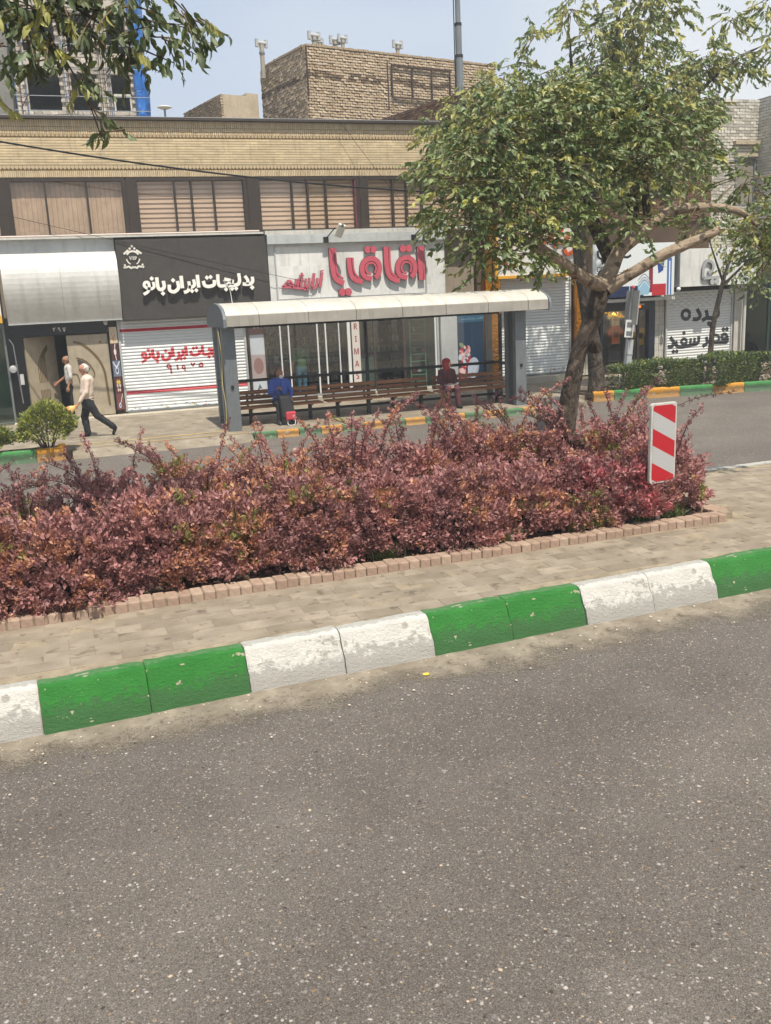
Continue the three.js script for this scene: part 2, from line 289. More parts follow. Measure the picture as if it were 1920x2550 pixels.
// a worn stone: length along x from 0, front foot at z = 0, running back to -d
function kerbStone(L, h, d, seed, batter = 0.13) {
  const prof = [[0.0, 0], [-0.02, h * 0.2], [-0.04, h * 0.42], [-batter * 0.72, h * 0.62], [-batter, h * 0.9], [-batter - 0.02, h * 0.97], [-batter - 0.05, h], [-d + 0.02, h], [-d, h * 0.98], [-d, 0]];
  const nx = 10, pos = [], uv = [], idx = []; let acc = [0]; for (let i = 1; i < prof.length; i++) acc.push(acc[i - 1] + Math.hypot(prof[i][0] - prof[i - 1][0], prof[i][1] - prof[i - 1][1]));
  const tot = acc[acc.length - 1];
  for (let i = 0; i <= nx; i++) {
    const end = i === 0 || i === nx, x = i === 0 ? 0 : i === nx ? L : L * (0.02 + 0.96 * (i - 1) / (nx - 2));
    prof.forEach(([z, y], j) => {
      const w = 0.011 * (N3(x * 9 + seed * 3.1, y * 14, z * 14, seed) - 0.5) + 0.006 * (N3(x * 33 + seed, y * 40, z * 40, seed + 2) - 0.5), in_ = end ? 0.01 : 0;
      pos.push(x, Math.max(0, y + (j ? w - in_ * (y / h) : 0)), z - w - in_); uv.push(x / 0.78, acc[j] / 0.62);
      if (i < nx && j < prof.length - 1) { const a = i * prof.length + j; idx.push(a, a + prof.length, a + 1, a + 1, a + prof.length, a + prof.length + 1); }
    });
  }
  for (const e of [0, nx]) { const base = pos.length / 3; prof.forEach(([z, y], j) => { const q = (e * prof.length + j) * 3; pos.push(pos[q], pos[q + 1], pos[q + 2]); uv.push(z, y); }); for (let j = 1; j < prof.length - 1; j++) idx.push(...(e ? [base, base + j + 1, base + j] : [base, base + j, base + j + 1])); }
  const g = new THREE.BufferGeometry(); g.setAttribute('position', new THREE.Float32BufferAttribute(pos, 3)); g.setAttribute('uv', new THREE.Float32BufferAttribute(uv, 2)); g.setIndex(idx); g.computeVertexNormals(); return g;
}
const stoneGeo = [1, 2, 3, 4].map((s) => kerbStone(0.772, 0.345, 0.3, s));
{
  const k = structure('median_kerb');
  const edges = [-10.0, -8.45, -6.9, -5.3, -3.7, -2.05, -0.43, 1.14, 2.76, 4.31, 5.82, 7.4, 8.98, 10.55, 12.1, 13.7];
  for (let i = 0; i < edges.length - 1; i++) for (let j = 0; j < 2; j++) {
    const w = (edges[i + 1] - edges[i]) / 2, green = i % 2 === 0, n = i * 2 + j;
    const m = mesh('kerb_stone', stoneGeo[n % 4], (green ? kerbMat.green : kerbMat.white)[(n * 2 + (n >> 2)) % 3], k);
    m.scale.x = (w - 0.004) / 0.772; const kx = edges[i] + j * w + 0.004; m.position.set(kx, 0.0, -6.82 - 0.045 * kx - 0.008 * ((n * 7) % 3));
    m.rotation.y = 0.045 + (((n * 13) % 5) - 2) * 0.002;
  }
  part('joint_mortar', [bb(-10, 13.7, 0.01, 0.29, -0.29, -0.19).rotateY(0.045).translate(0, 0, -6.82), bb(-10, 13.7, 0.01, 0.3305, -1.1, -0.27).rotateY(0.045).translate(0, 0, -6.82)], M.dust, k);
  const kb = structure('median_far_kerb');
  for (let i = 0; i < 26; i++) { const m = mesh('kerb_stone', stoneGeo[i % 4], (i > 15 || ((i >> 1) + 1) % 2 ? kerbMat.white : kerbMat.green)[i % 3], kb); m.position.set(-5 + i * 0.78 + 0.77, 0, -11.33); m.rotation.y = Math.PI; }
}
// ---------- the median: bed of mortar, pavers, brick edging ----------
const pm = structure('median_paving');
part('mortar_bed', [bb(-10, 14.2, 0.02, 0.3312, -11.05, -7.6)], M.dust, pm);
{
  const R = rng(5), L = 0.4, W = 0.2, tones = [0xddd5cb, 0xdad2c8, 0xe0d8ce, 0xd7cfc5, 0xdcd3ca].map((c) => new THREE.MeshStandardMaterial({ color: c, map: rep(concreteMap, 0.5), bumpMap: rep(grain, 1.6), bumpScale: 0.006, roughness: 0.95 }));
  const geo = [0, 1, 2].map((s) => { const g = new RoundedBoxGeometry(L - 0.0035, 0.05, W - 0.0035, 1, 0.003); uvm(g); const uv = g.attributes.uv; for (let i = 0; i < uv.count; i++) uv.setXY(i, uv.getX(i) + s * 0.37, uv.getY(i) + s * 0.61); return g; });
  let kept = 0; const rest = [];
  const lay = (x, z) => {
    const y = 0.308 + (R() - 0.5) * 0.004, m = kept < 300 ? mesh('paver', ((g) => { const a = R() * 7, b = R() * 7, uv = g.attributes.uv; for (let i = 0; i < uv.count; i++) uv.setXY(i, uv.getX(i) + a, uv.getY(i) + b); return g; })(geo[Math.floor(R() * 3)].clone()), tones[Math.floor(R() * 5)], pm) : null;
    if (m) { m.position.set(x, y, z); m.rotation.set((R() - 0.5) * 0.008, (R() - 0.5) * 0.012, (R() - 0.5) * 0.008); kept++; } else rest.push(geo[0].clone().translate(x, y, z));
  };
  for (let r = -1; r < 7; r++) for (let c = -5; c < 26; c++) { const x = c * L + (r & 1) * L / 2, z = -7.365 - r * W; if ((z < -8.55 && x < 7.3) || z + 0.1 > -7.095 - 0.045 * x) continue; lay(x, z); }
  for (let r = 7; r < 18; r++) for (let c = 18; c < 26; c++) { const x = c * L + (r % 2) * L / 2, z = -7.365 - r * W; if (x < 7.5 || z < -10.95) continue; lay(x, z); }
  if (rest.length) stuff(part('far_pavers', rest, tones[1], pm));
}
const BED = { x0: -6, x1: 7.1, z0: -8.66, z1: -10.85 };
part('soil', (() => { const g = field(BED.x0, BED.x1, BED.z1, BED.z0, 120, 24, 0.36); const p = g.attributes.position; for (let i = 0; i < p.count; i++) p.setY(i, 0.335 + 0.06 * fbm(p.getX(i) * 3 + 40, p.getZ(i) * 3 + 40, 999, 8, 4)); g.computeVertexNormals(); return g; })(), M.earth, pm);
{
  const e = thing('brick_edging', 'row of reddish clay bricks set on end around the red shrub bed', 'brick edging'), R = rng(15);
  const cols = [0xbfa593, 0xb79c8a, 0xc5ac9a, 0xb39886, 0xbb9f8e].map((c) => std(c, 0.92, { map: rep(grime, 2.2), bumpMap: rep(grain, 4), bumpScale: 0.006 }));
  const geo = [0, 1, 2].map(() => { const g = new RoundedBoxGeometry(0.107, 0.16, 0.2, 2, 0.014); const p = g.attributes.position; for (let i = 0; i < p.count; i++) { const n = (k) => (N3(p.getX(i) * 30 + k, p.getY(i) * 30, p.getZ(i) * 30, k) - 0.5) * 0.008; p.setXYZ(i, p.getX(i) + n(3), p.getY(i) + n(7), p.getZ(i) + n(11)); } g.computeVertexNormals(); return uvm(g); });
  for (let x = -4.6; x < 7.05; x += 0.116) { const m = mesh('brick', geo[Math.floor(R() * 3)], cols[Math.floor(R() * 5)], e); m.position.set(x, 0.338 + (R() - 0.5) * 0.012, -8.53 - 0.012 * x + (R() - 0.5) * 0.016); m.rotation.set((R() - 0.5) * 0.06, (R() - 0.5) * 0.08, (R() - 0.5) * 0.06); }
  for (let z = -8.76; z > -10.9; z -= 0.116) { const m = mesh('brick', geo[Math.floor(R() * 3)], cols[Math.floor(R() * 5)], e); m.position.set(7.14 + (R() - 0.5) * 0.016, 0.338 + (R() - 0.5) * 0.012, z); m.rotation.set((R() - 0.5) * 0.06, Math.PI / 2 + (R() - 0.5) * 0.08, (R() - 0.5) * 0.06); }
  part('mortar', [bb(-4.7, 7.09, 0.29, 0.408, -8.62, -8.45).rotateY(0.012), bb(7.08, 7.2, 0.29, 0.408, -10.9, -8.6)], M.dust, e);
}
// ---------- far pavement ----------
{
  const g = structure('far_pavement');
  part('pavement_slab', [bb(-34, 12.9, -0.02, 0.15, -27.2, -20.86), bb(12.9, 60, -0.02, 0.152, -27.2, -22.1)], M.concrete, g);
  part('ramp', runX([[-20.4, 0.0], [-20.9, 0.153], [-21.2, 0.154], [-21.2, -0.02]], 0.05, 3.95), M.concrete, g);
  part('shop_step', [bb(-1.3, 5.3, 0.1, 0.2, -27.0, -26.25)], std(0xcfc6b6, 0.85, { map: rep(grime, 0.7) }), g);
  part('shop_step', [bb(5.32, 12.6, 0.1, 0.26, -27.0, -26.35)], std(0xb7b2a8, 0.85, { map: rep(grime, 0.7) }), g);
  part('shop_step', [bb(13.2, 15.72, 0.1, 0.32, -27.0, -26.3)], std(0xc9c2b4, 0.85, { map: rep(grime, 0.7) }), g);
  // faded yellow line across the ramp
  part('yellow_line', ragged(-0.2, 3.9, -21.55, -21.47, 0.02, 0.158, 12), std(0xc3a462, 0.95), g);
  part('yellow_line', ragged(0.6, 3.9, -20.98, -20.93, 0.02, 0.16, 15), std(0xc3a462, 0.95), g);
  const kg = kerbStone(0.515, 0.16, 0.16, 9, 0.03), k = structure('far_kerb');
  const greens = kerbMat.pale, yel = kerbMat.yellow;
  for (let i = 0; i < 16; i++) { const m = mesh('kerb_stone', kg, (i % 2 ? yel : greens)[i % 2 ? (i >> 1) % 2 : (i >> 1) % 2], k); m.position.set(4.0 + i * 0.525, 0, -20.68); }
  // raised bed kerbs: left with the round bushes, right with the hedge
  const kl = kerbStone(0.98, 0.27, 0.17, 4, 0.02);
  const run = (x0, z0, x1, z1, cuts, first) => {
    const s = thing('planter_kerb', first === 'left' ? 'green and yellow raised kerb under the round bushes' : 'orange and green raised kerb in front of the long hedge', 'kerb', [x0, 0, z0], -Math.atan2(z1 - z0, x1 - x0)), L = Math.hypot(x1 - x0, z1 - z0);
    for (let i = 0; i < cuts.length - 1; i++) { const a = cuts[i] * L, b = cuts[i + 1] * L, m = mesh('kerb_stone', kl, (i % 2 ? greens : yel)[i % 2], s); m.position.set(a, 0, 0); m.scale.x = (b - a - 0.006) / 0.98; }
    return s;
  };
  run(13.5, -21.75, 24, -19.65, [0, 0.055, 0.14, 0.23, 0.32, 0.405, 0.49, 0.575, 0.66, 0.75, 0.84, 0.92, 1], 'right');
  const sl = thing('planter_kerb', 'green and yellow raised kerb under the round bushes', 'kerb', [-4, 0, -20.45]);
  const seg = [[0, 1.1, 1], [1.1, 2.1, 0], [2.1, 3.33, 1], [3.33, 3.93, 0]];
  for (const [a, b, gr] of seg) { const m = mesh('kerb_stone', kl, (gr ? greens : yel)[0], sl); m.position.set(a, 0, 0); m.scale.x = (b - a - 0.006) / 0.98; }
  { const m = mesh('kerb_stone', kl, yel[1], sl); m.position.set(3.94, 0, -0.02); m.rotation.y = Math.PI / 2; m.scale.x = 0.7; }
  part('bed_soil', [bb(-4, -0.12, 0.1, 0.22, -21.2, -20.6)], M.earth, g);
  part('bed_soil', (() => { const q = bb(0, 10.5, 0.1, 0.22, -1.2, -0.12); q.rotateY(Math.atan2(2.1, 10.5)); return q.translate(13.5, 0, -21.75); })(), M.earth, g);
}
// ---------- building materials ----------
const glassMat = (c = 0xffffff, r = 0.02) => new THREE.MeshPhysicalMaterial({ color: c, roughness: r, transmission: 1, thickness: 0, ior: 1.5 });
M.glass = glassMat(); M.glassGreen = glassMat(0xe6efe9);
M.white = std(0xdcdcd8, 0.5, { map: rep(grime, 0.4) });
M.alu = std(0xc9ced2, 0.42, { map: rep(grime, 0.35), metalness: 0.15 });
M.paleBlue = std(0xd3d9dd, 0.45, { map: rep(grime, 0.3), metalness: 0.1 });
M.brown = std(0x3f352e, 0.5, { map: rep(grime, 0.8) });
M.blackStone = std(0x17171a, 0.25, { map: rep(grime, 0.8) });
M.black = std(0x141414, 0.5);
M.darkRoom = std(0x8f8a83, 0.9);
M.steel = std(0x8f959a, 0.4, { metalness: 0.35, map: rep(grime, 0.8) });
M.gold = std(0xc8820f, 0.16, { metalness: 0.85, bumpMap: rep(grain, 0.25), bumpScale: 0.02 });
M.plaster = std(0xcdbfa8, 0.95, { map: rep(grime, 0.5), bumpMap: rep(grain, 0.7), bumpScale: 0.02 });
M.plasterGrey = std(0x9a9a98, 0.95, { map: rep(grime, 0.4), bumpMap: rep(grain, 0.7), bumpScale: 0.02 });
M.rust = std(0x4c3a30, 0.85, { map: rep(grime, 1.5) });
const FZ = -26.7;                                  // plane of the shop fronts

// wall of real bricks in the local xy plane, facing +z; the largest-showing ones stay single pieces
function brickFace(parent, w, h, bw, bh, mats, seed, o = {}) {
  const R = rng(seed), gap = o.gap ?? 0.012, proud = o.proud ?? 0.03, lists = mats.map(() => []), y0 = o.y0 ?? 0;
  const geos = [0, 1, 2].map((k) => { const g = new THREE.BoxGeometry(bw - gap, bh - gap, 0.1); const p = g.attributes.position; for (let i = 0; i < p.count; i++) { const n = (q) => (hash(Math.round(p.getX(i) * 999) + k * 7, Math.round(p.getY(i) * 999) + q, Math.round(p.getZ(i) * 99) + seed) - 0.5) * (o.rough ?? 0.012); p.setXYZ(i, p.getX(i) + n(1), p.getY(i) + n(2), p.getZ(i) + n(3)); } g.computeVertexNormals(); return uvm(g); });
  let kept = 0;
  for (let r = 0; r * bh < h - bh * 0.5; r++) for (let c = -1; c * bw < w; c++) {
    const off = r % 2 ? bw / 2 : 0, a = Math.max(0, c * bw + off), b = Math.min(w, (c + 1) * bw + off), y = y0 + r * bh + bh / 2; if (b - a < bw * 0.25) continue;
    const x = (a + b) / 2; if (o.skip && o.skip(x, y)) continue;
    const k = o.pick ? o.pick(x, y, R) : Math.floor(R() * mats.length), q = geos[Math.floor(R() * 3)], z = -0.05 + proud + (R() - 0.5) * (o.uneven ?? 0.018), tilt = (R() - 0.5) * (o.tilt ?? 0.03), s = (b - a - gap) / (bw - gap);
    if (kept < (o.keep ?? 0) && o.near(x, y)) { const m = mesh('brick', q, mats[k], parent); m.position.set(x, y, z); m.rotation.z = tilt; m.scale.x = s; kept++; }
    else lists[k].push(q.clone().scale(s, 1, 1).rotateZ(tilt).translate(x, y, z));
  }
  lists.forEach((l, k) => { if (l.length) stuff(part('brickwork', l, mats[k], parent)); });
}
const brickMats = (cols, s = 3) => cols.map((c) => std(c, 0.95, { map: rep(grime, s), bumpMap: rep(grain, s), bumpScale: 0.012 }));
const tan = brickMats([0xd6c2a8, 0xcbb69b, 0xe0ceb5, 0xbfa98d, 0xd2bea4]), soot = brickMats([0x86725d, 0x75634f]);
const brown = brickMats([0x7a5d48, 0x6b503e, 0x846650]), whiteBrick = brickMats([0xebe7dd, 0xe0dbd0, 0xf2eee6]), block = brickMats([0xd2cac1, 0xc5bdb4, 0xdcd5cd]);

// roller shutter: every lath a curved piece; uv runs over the whole shutter so that paint crosses the laths
function shutter(parent, x0, x1, y0, y1, z, mat, pitch = 0.088) {
  const s = sub('roller_shutter', parent), n = Math.round((y1 - y0) / pitch), p = (y1 - y0) / n;
  for (let i = 0; i < n; i++) {
    const prof = []; for (let k = 0; k <= 6; k++) { const t = k / 6; prof.push([z + 0.002 + 0.02 * Math.sin(Math.PI * Math.pow(t, 0.8)), y0 + i * p + p * t * 0.965]); }
    const g = runX([...prof, [z - 0.01, y0 + i * p + p * 0.965], [z - 0.01, y0 + i * p]], x0, x1), q = g.attributes.position, uv = g.attributes.uv;
    for (let k = 0; k < q.count; k++) uv.setXY(k, (q.getX(k) - x0) / (x1 - x0), (q.getY(k) - y0) / (y1 - y0));
    mesh('slat', g, mat, s);
  }
  mesh('guide_rail', mg([bb(x0 - 0.05, x0 + 0.01, y0, y1, z - 0.02, z + 0.05), bb(x1 - 0.01, x1 + 0.05, y0, y1, z - 0.02, z + 0.05)]), M.alu, s);
  mesh('bottom_bar', bb(x0, x1, y0 - 0.04, y0 - 0.002, z - 0.02, z + 0.04), M.steel, s);
  return s;
}
const stickers = (c, w, h, seed, x0, x1, n) => { const R = rng(seed); for (let i = 0; i < n; i++) { const x = lerp(x0, x1, R()) * w, y = h * (0.945 + 0.045 * R()), a = 0.012 * w + R() * 0.015 * w; c.fillStyle = ['#3c5a94', '#6d7a86', '#a33f4a', '#8a8a86', '#4c6f9c', '#c7b04a', '#6b6b6b'][Math.floor(R() * 7)]; c.fillRect(x, y, a, a * 0.5); c.fillStyle = 'rgba(240,240,235,.8)'; c.fillRect(x + a * 0.15, y + a * 0.18, a * 0.7, a * 0.12); } };
const dirt = (c, w, h, seed, n = 260) => { const R = rng(seed); for (let i = 0; i < n; i++) { c.fillStyle = `rgba(${90 + R() * 40},${84 + R() * 30},${70 + R() * 30},${0.02 + R() * 0.07})`; const x = R() * w, y = R() * h; c.fillRect(x, y, 1 + R() * 5, 3 + R() * R() * 60); } };

// ---- writing traced as pen strokes (paper coordinates, y down) ----
const wordBano = [
  [{ p: [[1470, 450], [1472, 500], [1450, 524], [1410, 530], [1365, 526]], w: 36 }, { p: [[1392, 440], [1422, 492], [1408, 526]], w: 34 }, { d: [1465, 566], r: 27 }],
  [{ p: [[1326, 410], [1332, 490], [1318, 525], [1270, 540], [1205, 542]], w: 36 }, { p: [[1256, 478], [1254, 535]], w: 34 }, { p: [[1172, 470], [1240, 492], [1205, 528], [1150, 544], [1118, 538], [1106, 500], [1104, 418]], w: 35 }, { d: [1250, 576], r: 25 }, { d: [1293, 572], r: 25 }, { d: [1187, 580], r: 25 }],
  [{ p: [[1066, 478], [1064, 525], [1015, 546], [968, 536], [950, 486]], w: 36 }, { d: [990, 452], r: 24 }, { d: [1028, 446], r: 24 }],
  [{ p: [[890, 420], [902, 556]], w: 37 }],
  [{ p: [[850, 468], [858, 528], [830, 550], [796, 548]], w: 34 }, { p: [[800, 488], [806, 550], [786, 592], [748, 604]], w: 33 }, { d: [832, 592], r: 24 }, { d: [876, 584], r: 24 }],
  [{ p: [[722, 428], [735, 560]], w: 37 }],
  [{ p: [[684, 482], [694, 555], [650, 596], [606, 580], [600, 520]], w: 36 }, { d: [640, 474], r: 24 }],
  [{ p: [[540, 478], [548, 545], [520, 570], [494, 560], [482, 520], [474, 440]], w: 36 }, { d: [536, 612], r: 25 }],
  [{ p: [[438, 488], [446, 540], [420, 560], [376, 552], [348, 525], [356, 494], [386, 492], [398, 530], [386, 588], [342, 618]], w: 30 }, { d: [424, 452], r: 24 }],
];
const redBig = [
  [{ p: [[1378, 200], [1392, 500]], w: 46 }, { p: [[1412, 196], [1418, 498]], w: 18 }],
  [{ p: [[1264, 482], [1195, 456], [1176, 390], [1200, 325], [1262, 298], [1318, 330], [1336, 392], [1318, 450], [1296, 472]], w: 42 }, { p: [[1258, 440], [1222, 425], [1210, 388], [1226, 350], [1260, 338], [1292, 354], [1300, 390], [1290, 430]], w: 17 }, { d: [1226, 220], r: 29, round: true }, { d: [1280, 218], r: 29, round: true }],
  [{ p: [[1068, 204], [1080, 400], [1104, 470], [1150, 500], [1195, 506]], w: 42 }, { p: [[1102, 204], [1112, 400], [1130, 445], [1170, 476]], w: 16 }],
  [{ p: [[944, 494], [876, 470], [856, 402], [878, 335], [940, 308], [996, 338], [1014, 400], [994, 462], [972, 484]], w: 42 }, { p: [[938, 452], [902, 436], [890, 400], [904, 360], [940, 348], [970, 364], [980, 400], [968, 442]], w: 17 }, { d: [906, 230], r: 29, round: true }, { d: [956, 228], r: 29, round: true }],
  [{ p: [[738, 302], [748, 410], [770, 480], [814, 512], [862, 520]], w: 40 }, { p: [[772, 302], [782, 410], [800, 455], [834, 490]], w: 15 }],
  [{ p: [[582, 216], [602, 420], [622, 490], [660, 522], [698, 534]], w: 42 }, { p: [[616, 218], [634, 420], [650, 462], [692, 496]], w: 16 }, { d: [682, 618], r: 31, round: true }, { d: [736, 615], r: 31, round: true }],
];
const redSmall = [
  [{ p: [[510, 436], [490, 570]], w: 22 }, { p: [[494, 428], [520, 420]], w: 12 }],
  [{ p: [[472, 490], [458, 566], [430, 590]], w: 20 }],
  [{ p: [[442, 446], [422, 570]], w: 22 }],
  [{ p: [[402, 490], [386, 572], [268, 578], [212, 532], [196, 556], [176, 574], [260, 576]], w: 18 }, { p: [[372, 496], [360, 575]], w: 17 }, { p: [[338, 490], [326, 575]], w: 17 }, { p: [[312, 494], [302, 575]], w: 17 }, { p: [[288, 500], [282, 576]], w: 17 }, { p: [[212, 520], [236, 516], [268, 560]], w: 16 }, { d: [322, 470], r: 11 }, { d: [344, 466], r: 11 }, { d: [336, 450], r: 11 }, { d: [364, 598], r: 12 }, { d: [388, 596], r: 12 }],
];
const curtainWords = [
  [{ p: [[1214, 556], [1214, 618], [1180, 640], [1112, 640]], w: 30 }, { p: [[1108, 572], [1116, 632], [1072, 664]], w: 29 }, { d: [1134, 690], r: 16, round: true }, { d: [1164, 688], r: 16, round: true }, { d: [1150, 708], r: 14, round: true }],
  [{ p: [[1026, 562], [1056, 622], [1034, 650], [990, 652]], w: 29 }],
  [{ p: ellipsePts(930, 612, 34, 38), w: 26 }],
  [{ p: ellipsePts(1276, 806, 24, 22), w: 24 }, { p: [[1300, 800], [1302, 848], [1250, 856], [1140, 858]], w: 28 }, { p: [[1160, 846], [1150, 812], [1190, 790], [1226, 806], [1222, 850]], w: 22 }, { p: [[1112, 806], [1122, 858], [1082, 892]], w: 27 }, { d: [1266, 742], r: 16, round: true }, { d: [1298, 740], r: 16, round: true }],
  [{ p: [[1048, 798], [1042, 856], [1000, 872], [860, 888], [846, 840]], w: 27 }, { p: [[1012, 812], [1006, 870]], w: 22 }, { p: [[978, 816], [972, 872]], w: 22 }, { p: ellipsePts(918, 846, 24, 22), w: 22 }, { d: [916, 772], r: 15, round: true }, { d: [826, 932], r: 15, round: true }, { d: [856, 930], r: 15, round: true }],
  [{ p: [[796, 806], [830, 858], [812, 886], [776, 890]], w: 28 }],
];
function letterSet(parent, letters, depth, bodyMat, faceMat, z) {
  for (const l of letters) {
    const m = mesh('letter', mg(l.map((s) => strokeGeo(s, depth))), bodyMat, parent); m.position.z = z;
    if (faceMat) { const f = mesh('letter_face', mg(l.map((s) => strokeGeo(s, 0.006))), faceMat, m); f.position.z = depth; }
  }
}

// ---------- the beige shop building ----------
const shop = thing('shop_building', 'two-storey beige brick shop building with a ribbon of brown framed windows', 'building');
{
  const beige = [0xdcc8a6, 0xd5c09d, 0xe2cfae, 0xcdb896, 0xd8c6a8].map((c) => std(c, 0.85, { map: rep(grime, 1.2) }));
  const X0 = -9, X1 = 12.36;
  part('wall', [bb(X0, X1, 2.95, 7.8, -37, -27.0), bb(X0, X1, 6.44, 7.86, -27.0, -26.75), bb(X0, X1, 2.95, 4.93, -27.0, -26.8), bb(X0, -8.4, 0, 2.95, -37, -26.9), bb(X0, X1, 0, 2.95, -37, -32), bb(1.36, 5.3, 0.15, 2.95, -32, -26.86), bb(11.12, 11.66, 0.2, 2.95, -32, -26.75), bb(11.66, 12.62, 0.2, 2.95, -32, -26.8)], std(0x9b8f80, 0.9, { map: rep(grime, 0.5) }), shop);
  part('floor', [bb(X0, X1, 0.1, 0.19, -32, -27.0)], std(0x6b665e, 0.5), shop);
  part('coping', [bb(X0, X1 + 0.06, 7.865, 7.93, -27.3, -26.58)], std(0x3b332e, 0.6), shop);
  part('coping_flashing', [bb(X0, X1 + 0.06, 7.932, 7.945, -27.3, -26.6)], M.alu, shop);
  const R = rng(31);
  const vertRow = (name, ya, yb, pitch, proud) => { const lists = [[], [], []]; for (let x = X0; x < X1; x += pitch) lists[Math.floor(R() * 3)].push(bb(x + 0.005, Math.min(X1, x + pitch - 0.006), ya, yb, -26.76, -26.72 + proud + (R() - 0.5) * 0.006)); lists.forEach((l, k) => stuff(part(name, l, beige[k], shop))); };
  vertRow('soldier_bricks', 7.69, 7.855, 0.056, 0.03); vertRow('soldier_bricks', 7.60, 7.682, 0.056, 0.015); vertRow('soldier_bricks', 7.515, 7.592, 0.056, 0.0); vertRow('soldier_bricks', 6.455, 6.615, 0.05, 0.02);
  for (let i = 0; i < 10; i++) { const l = []; for (let x = X0 + (i % 2) * 0.12; x < X1; x += 0.24) l.push(paintVerts(bb(x + 0.001, Math.min(X1, x + 0.2385), 6.76 + i * 0.0665, 6.76 + i * 0.0665 + 0.056, -26.76, -26.7 + (R() - 0.5) * 0.004), ((t) => (a, b, c, o) => { o[0] = t; o[1] = t * 0.99; o[2] = t * 0.97; })(0.84 + R() * 0.2))); part('brick_course', l, std(0xe6d3b0, 0.85, { vertexColors: true, map: rep(grime, 0.5) }), shop); }
  const tri = (w, h, d) => { const s = new THREE.Shape([new THREE.Vector2(-w / 2, h), new THREE.Vector2(-w / 2, h * 0.45), new THREE.Vector2(0, 0), new THREE.Vector2(w / 2, h * 0.45), new THREE.Vector2(w / 2, h)]); return new THREE.ExtrudeGeometry(s, { depth: d, bevelEnabled: false }); };
  const zz = [], sc = []; for (let x = X0; x < X1 - 0.1; x += 0.098) { zz.push(tri(0.088, 0.11, 0.05).translate(x + 0.05, 6.635, -26.75)); sc.push(tri(0.08, 0.07, 0.06).translate(x + 0.05, 7.435, -26.75)); }
  stuff(part('pointed_moulding', zz, beige[0], shop)); stuff(part('pointed_moulding', sc, beige[3], shop));
  part('moulding_back', [bb(X0, X1, 6.62, 6.755, -26.77, -26.735), bb(X0, X1, 7.425, 7.51, -26.77, -26.735)], std(0x8a7452, 0.9), shop);
  // windows
  const blindV = canvasTex(256, 128, (c, w, h) => { c.fillStyle = '#c5ab90'; c.fillRect(0, 0, w, h); const r = rng(4); for (let i = 0; i < 26; i++) { c.fillStyle = `rgba(${150 + r() * 40},${128 + r() * 30},${104 + r() * 26},.5)`; c.fillRect(i * w / 26, 0, 2, h); } });
  const blindVM = std(0xffffff, 0.9, { map: blindV }), blindH = std(0xe0d7cc, 0.85), blindH2 = std(0xc9bdae, 0.9), plum = std(0x6c3444, 0.5);
  const bays = [[-4.3, -0.95, [-3.2, -2.1], 0], [-0.68, 2.19, [0.19, 1.23], 0], [2.5, 5.45, [3.51, 3.96, 4.57], 1], [5.82, 8.72, [6.77, 7.23, 7.76], 1], [9.0, 12.2, [9.8, 10.23, 10.71, 11.4], 1]];
  bays.forEach(([a, b, mul, kind], bi) => {
    const w = sub('window', shop), y0 = 4.99, y1 = 6.4, f = [bb(a - 0.02, b + 0.02, y0 - 0.03, y0 + 0.035, -26.9, -26.7), bb(a - 0.02, b + 0.02, y1 - 0.05, y1 + 0.03, -26.9, -26.7), bb(a - 0.05, a + 0.03, y0, y1, -26.9, -26.69), bb(b - 0.06, b + 0.05, y0, y1, -26.9, -26.69)];
    for (const m of mul) f.push(bb(m - 0.022, m + 0.022, y0, y1, -26.85, -26.705));
    mesh('frame', mg(f), M.brown, w);
    const e = [a, ...mul, b]; for (let i = 0; i < e.length - 1; i++) mesh('pane', bb(e[i] + 0.02, e[i + 1] - 0.02, y0 + 0.03, y1 - 0.04, -26.77, -26.764), glassMat(0xfbf5ef), w);
    if (!kind) mesh('blind', (() => { const l = []; for (let x = a; x < b - 0.06; x += 0.125) l.push(bb(x, x + 0.118, y0 + 0.05, y1 - 0.02, -26.9, -26.892 + 0.006 * hash(Math.floor(x * 99), 2, 1))); return mg(l); })(), std(0xddd2c6, 0.9, { map: rep(grime, 1) }), w);
    else { const l = [], l2 = [bb(a, b, y0 + 0.05, y1 - 0.02, -26.93, -26.925)]; for (let y = y0 + 0.06; y < y1 - 0.05; y += 0.125) l.push(bb(a + 0.03, b - 0.03, y, y + 0.078, -26.9, -26.894)); mesh('blind', mg(l), blindH, w); mesh('blind_backing', mg(l2), blindH2, w); }
    if (bi === 3) mesh('plum_post', bb(8.62, 8.68, y0 + 0.02, y1 - 0.02, -26.88, -26.70), plum, w);
  });
  part('window_post', [bb(-0.93, -0.72, 4.96, 6.43, -27, -26.66)], M.brown, shop);
  for (const [a, b] of [[2.24, 2.46], [5.5, 5.77], [8.77, 8.95]]) part('window_post', [bb(a, b, 4.96, 6.43, -27, -26.66)], M.brown, shop);
  part('ledge', [bb(-9, 5.8, 4.9, 4.95, -26.95, -26.42), bb(5.82, X1, 4.86, 4.965, -26.95, -26.3)], M.white, shop);
  part('conduit', [rod([-1.2, 4.98, -26.5], [5.7, 4.985, -26.5], 0.022)], std(0xcdbfb4, 0.6), shop);
  part('fascia_panel', [bb(-9, 1.76, 4.56, 4.898, -26.85, -26.6)], M.paleBlue, shop);
  // street door between black stone jambs
  part('door_surround', [bb(-1.24, -0.84, 0.2, 2.95, -27, -26.66), bb(-0.84, 1.36, 2.44, 2.95, -27, -26.66), bb(1.345, 1.37, 0.2, 2.44, -27, -26.67)], M.blackStone, shop);
  part('entrance_hall', [bb(-0.84, -0.82, 0.2, 2.44, -31, -27), bb(1.34, 1.36, 0.2, 2.44, -31, -27), bb(-0.84, 1.36, 0.2, 2.44, -31.1, -31), bb(-0.84, 1.36, 2.44, 2.46, -31, -27)], M.darkRoom, shop);
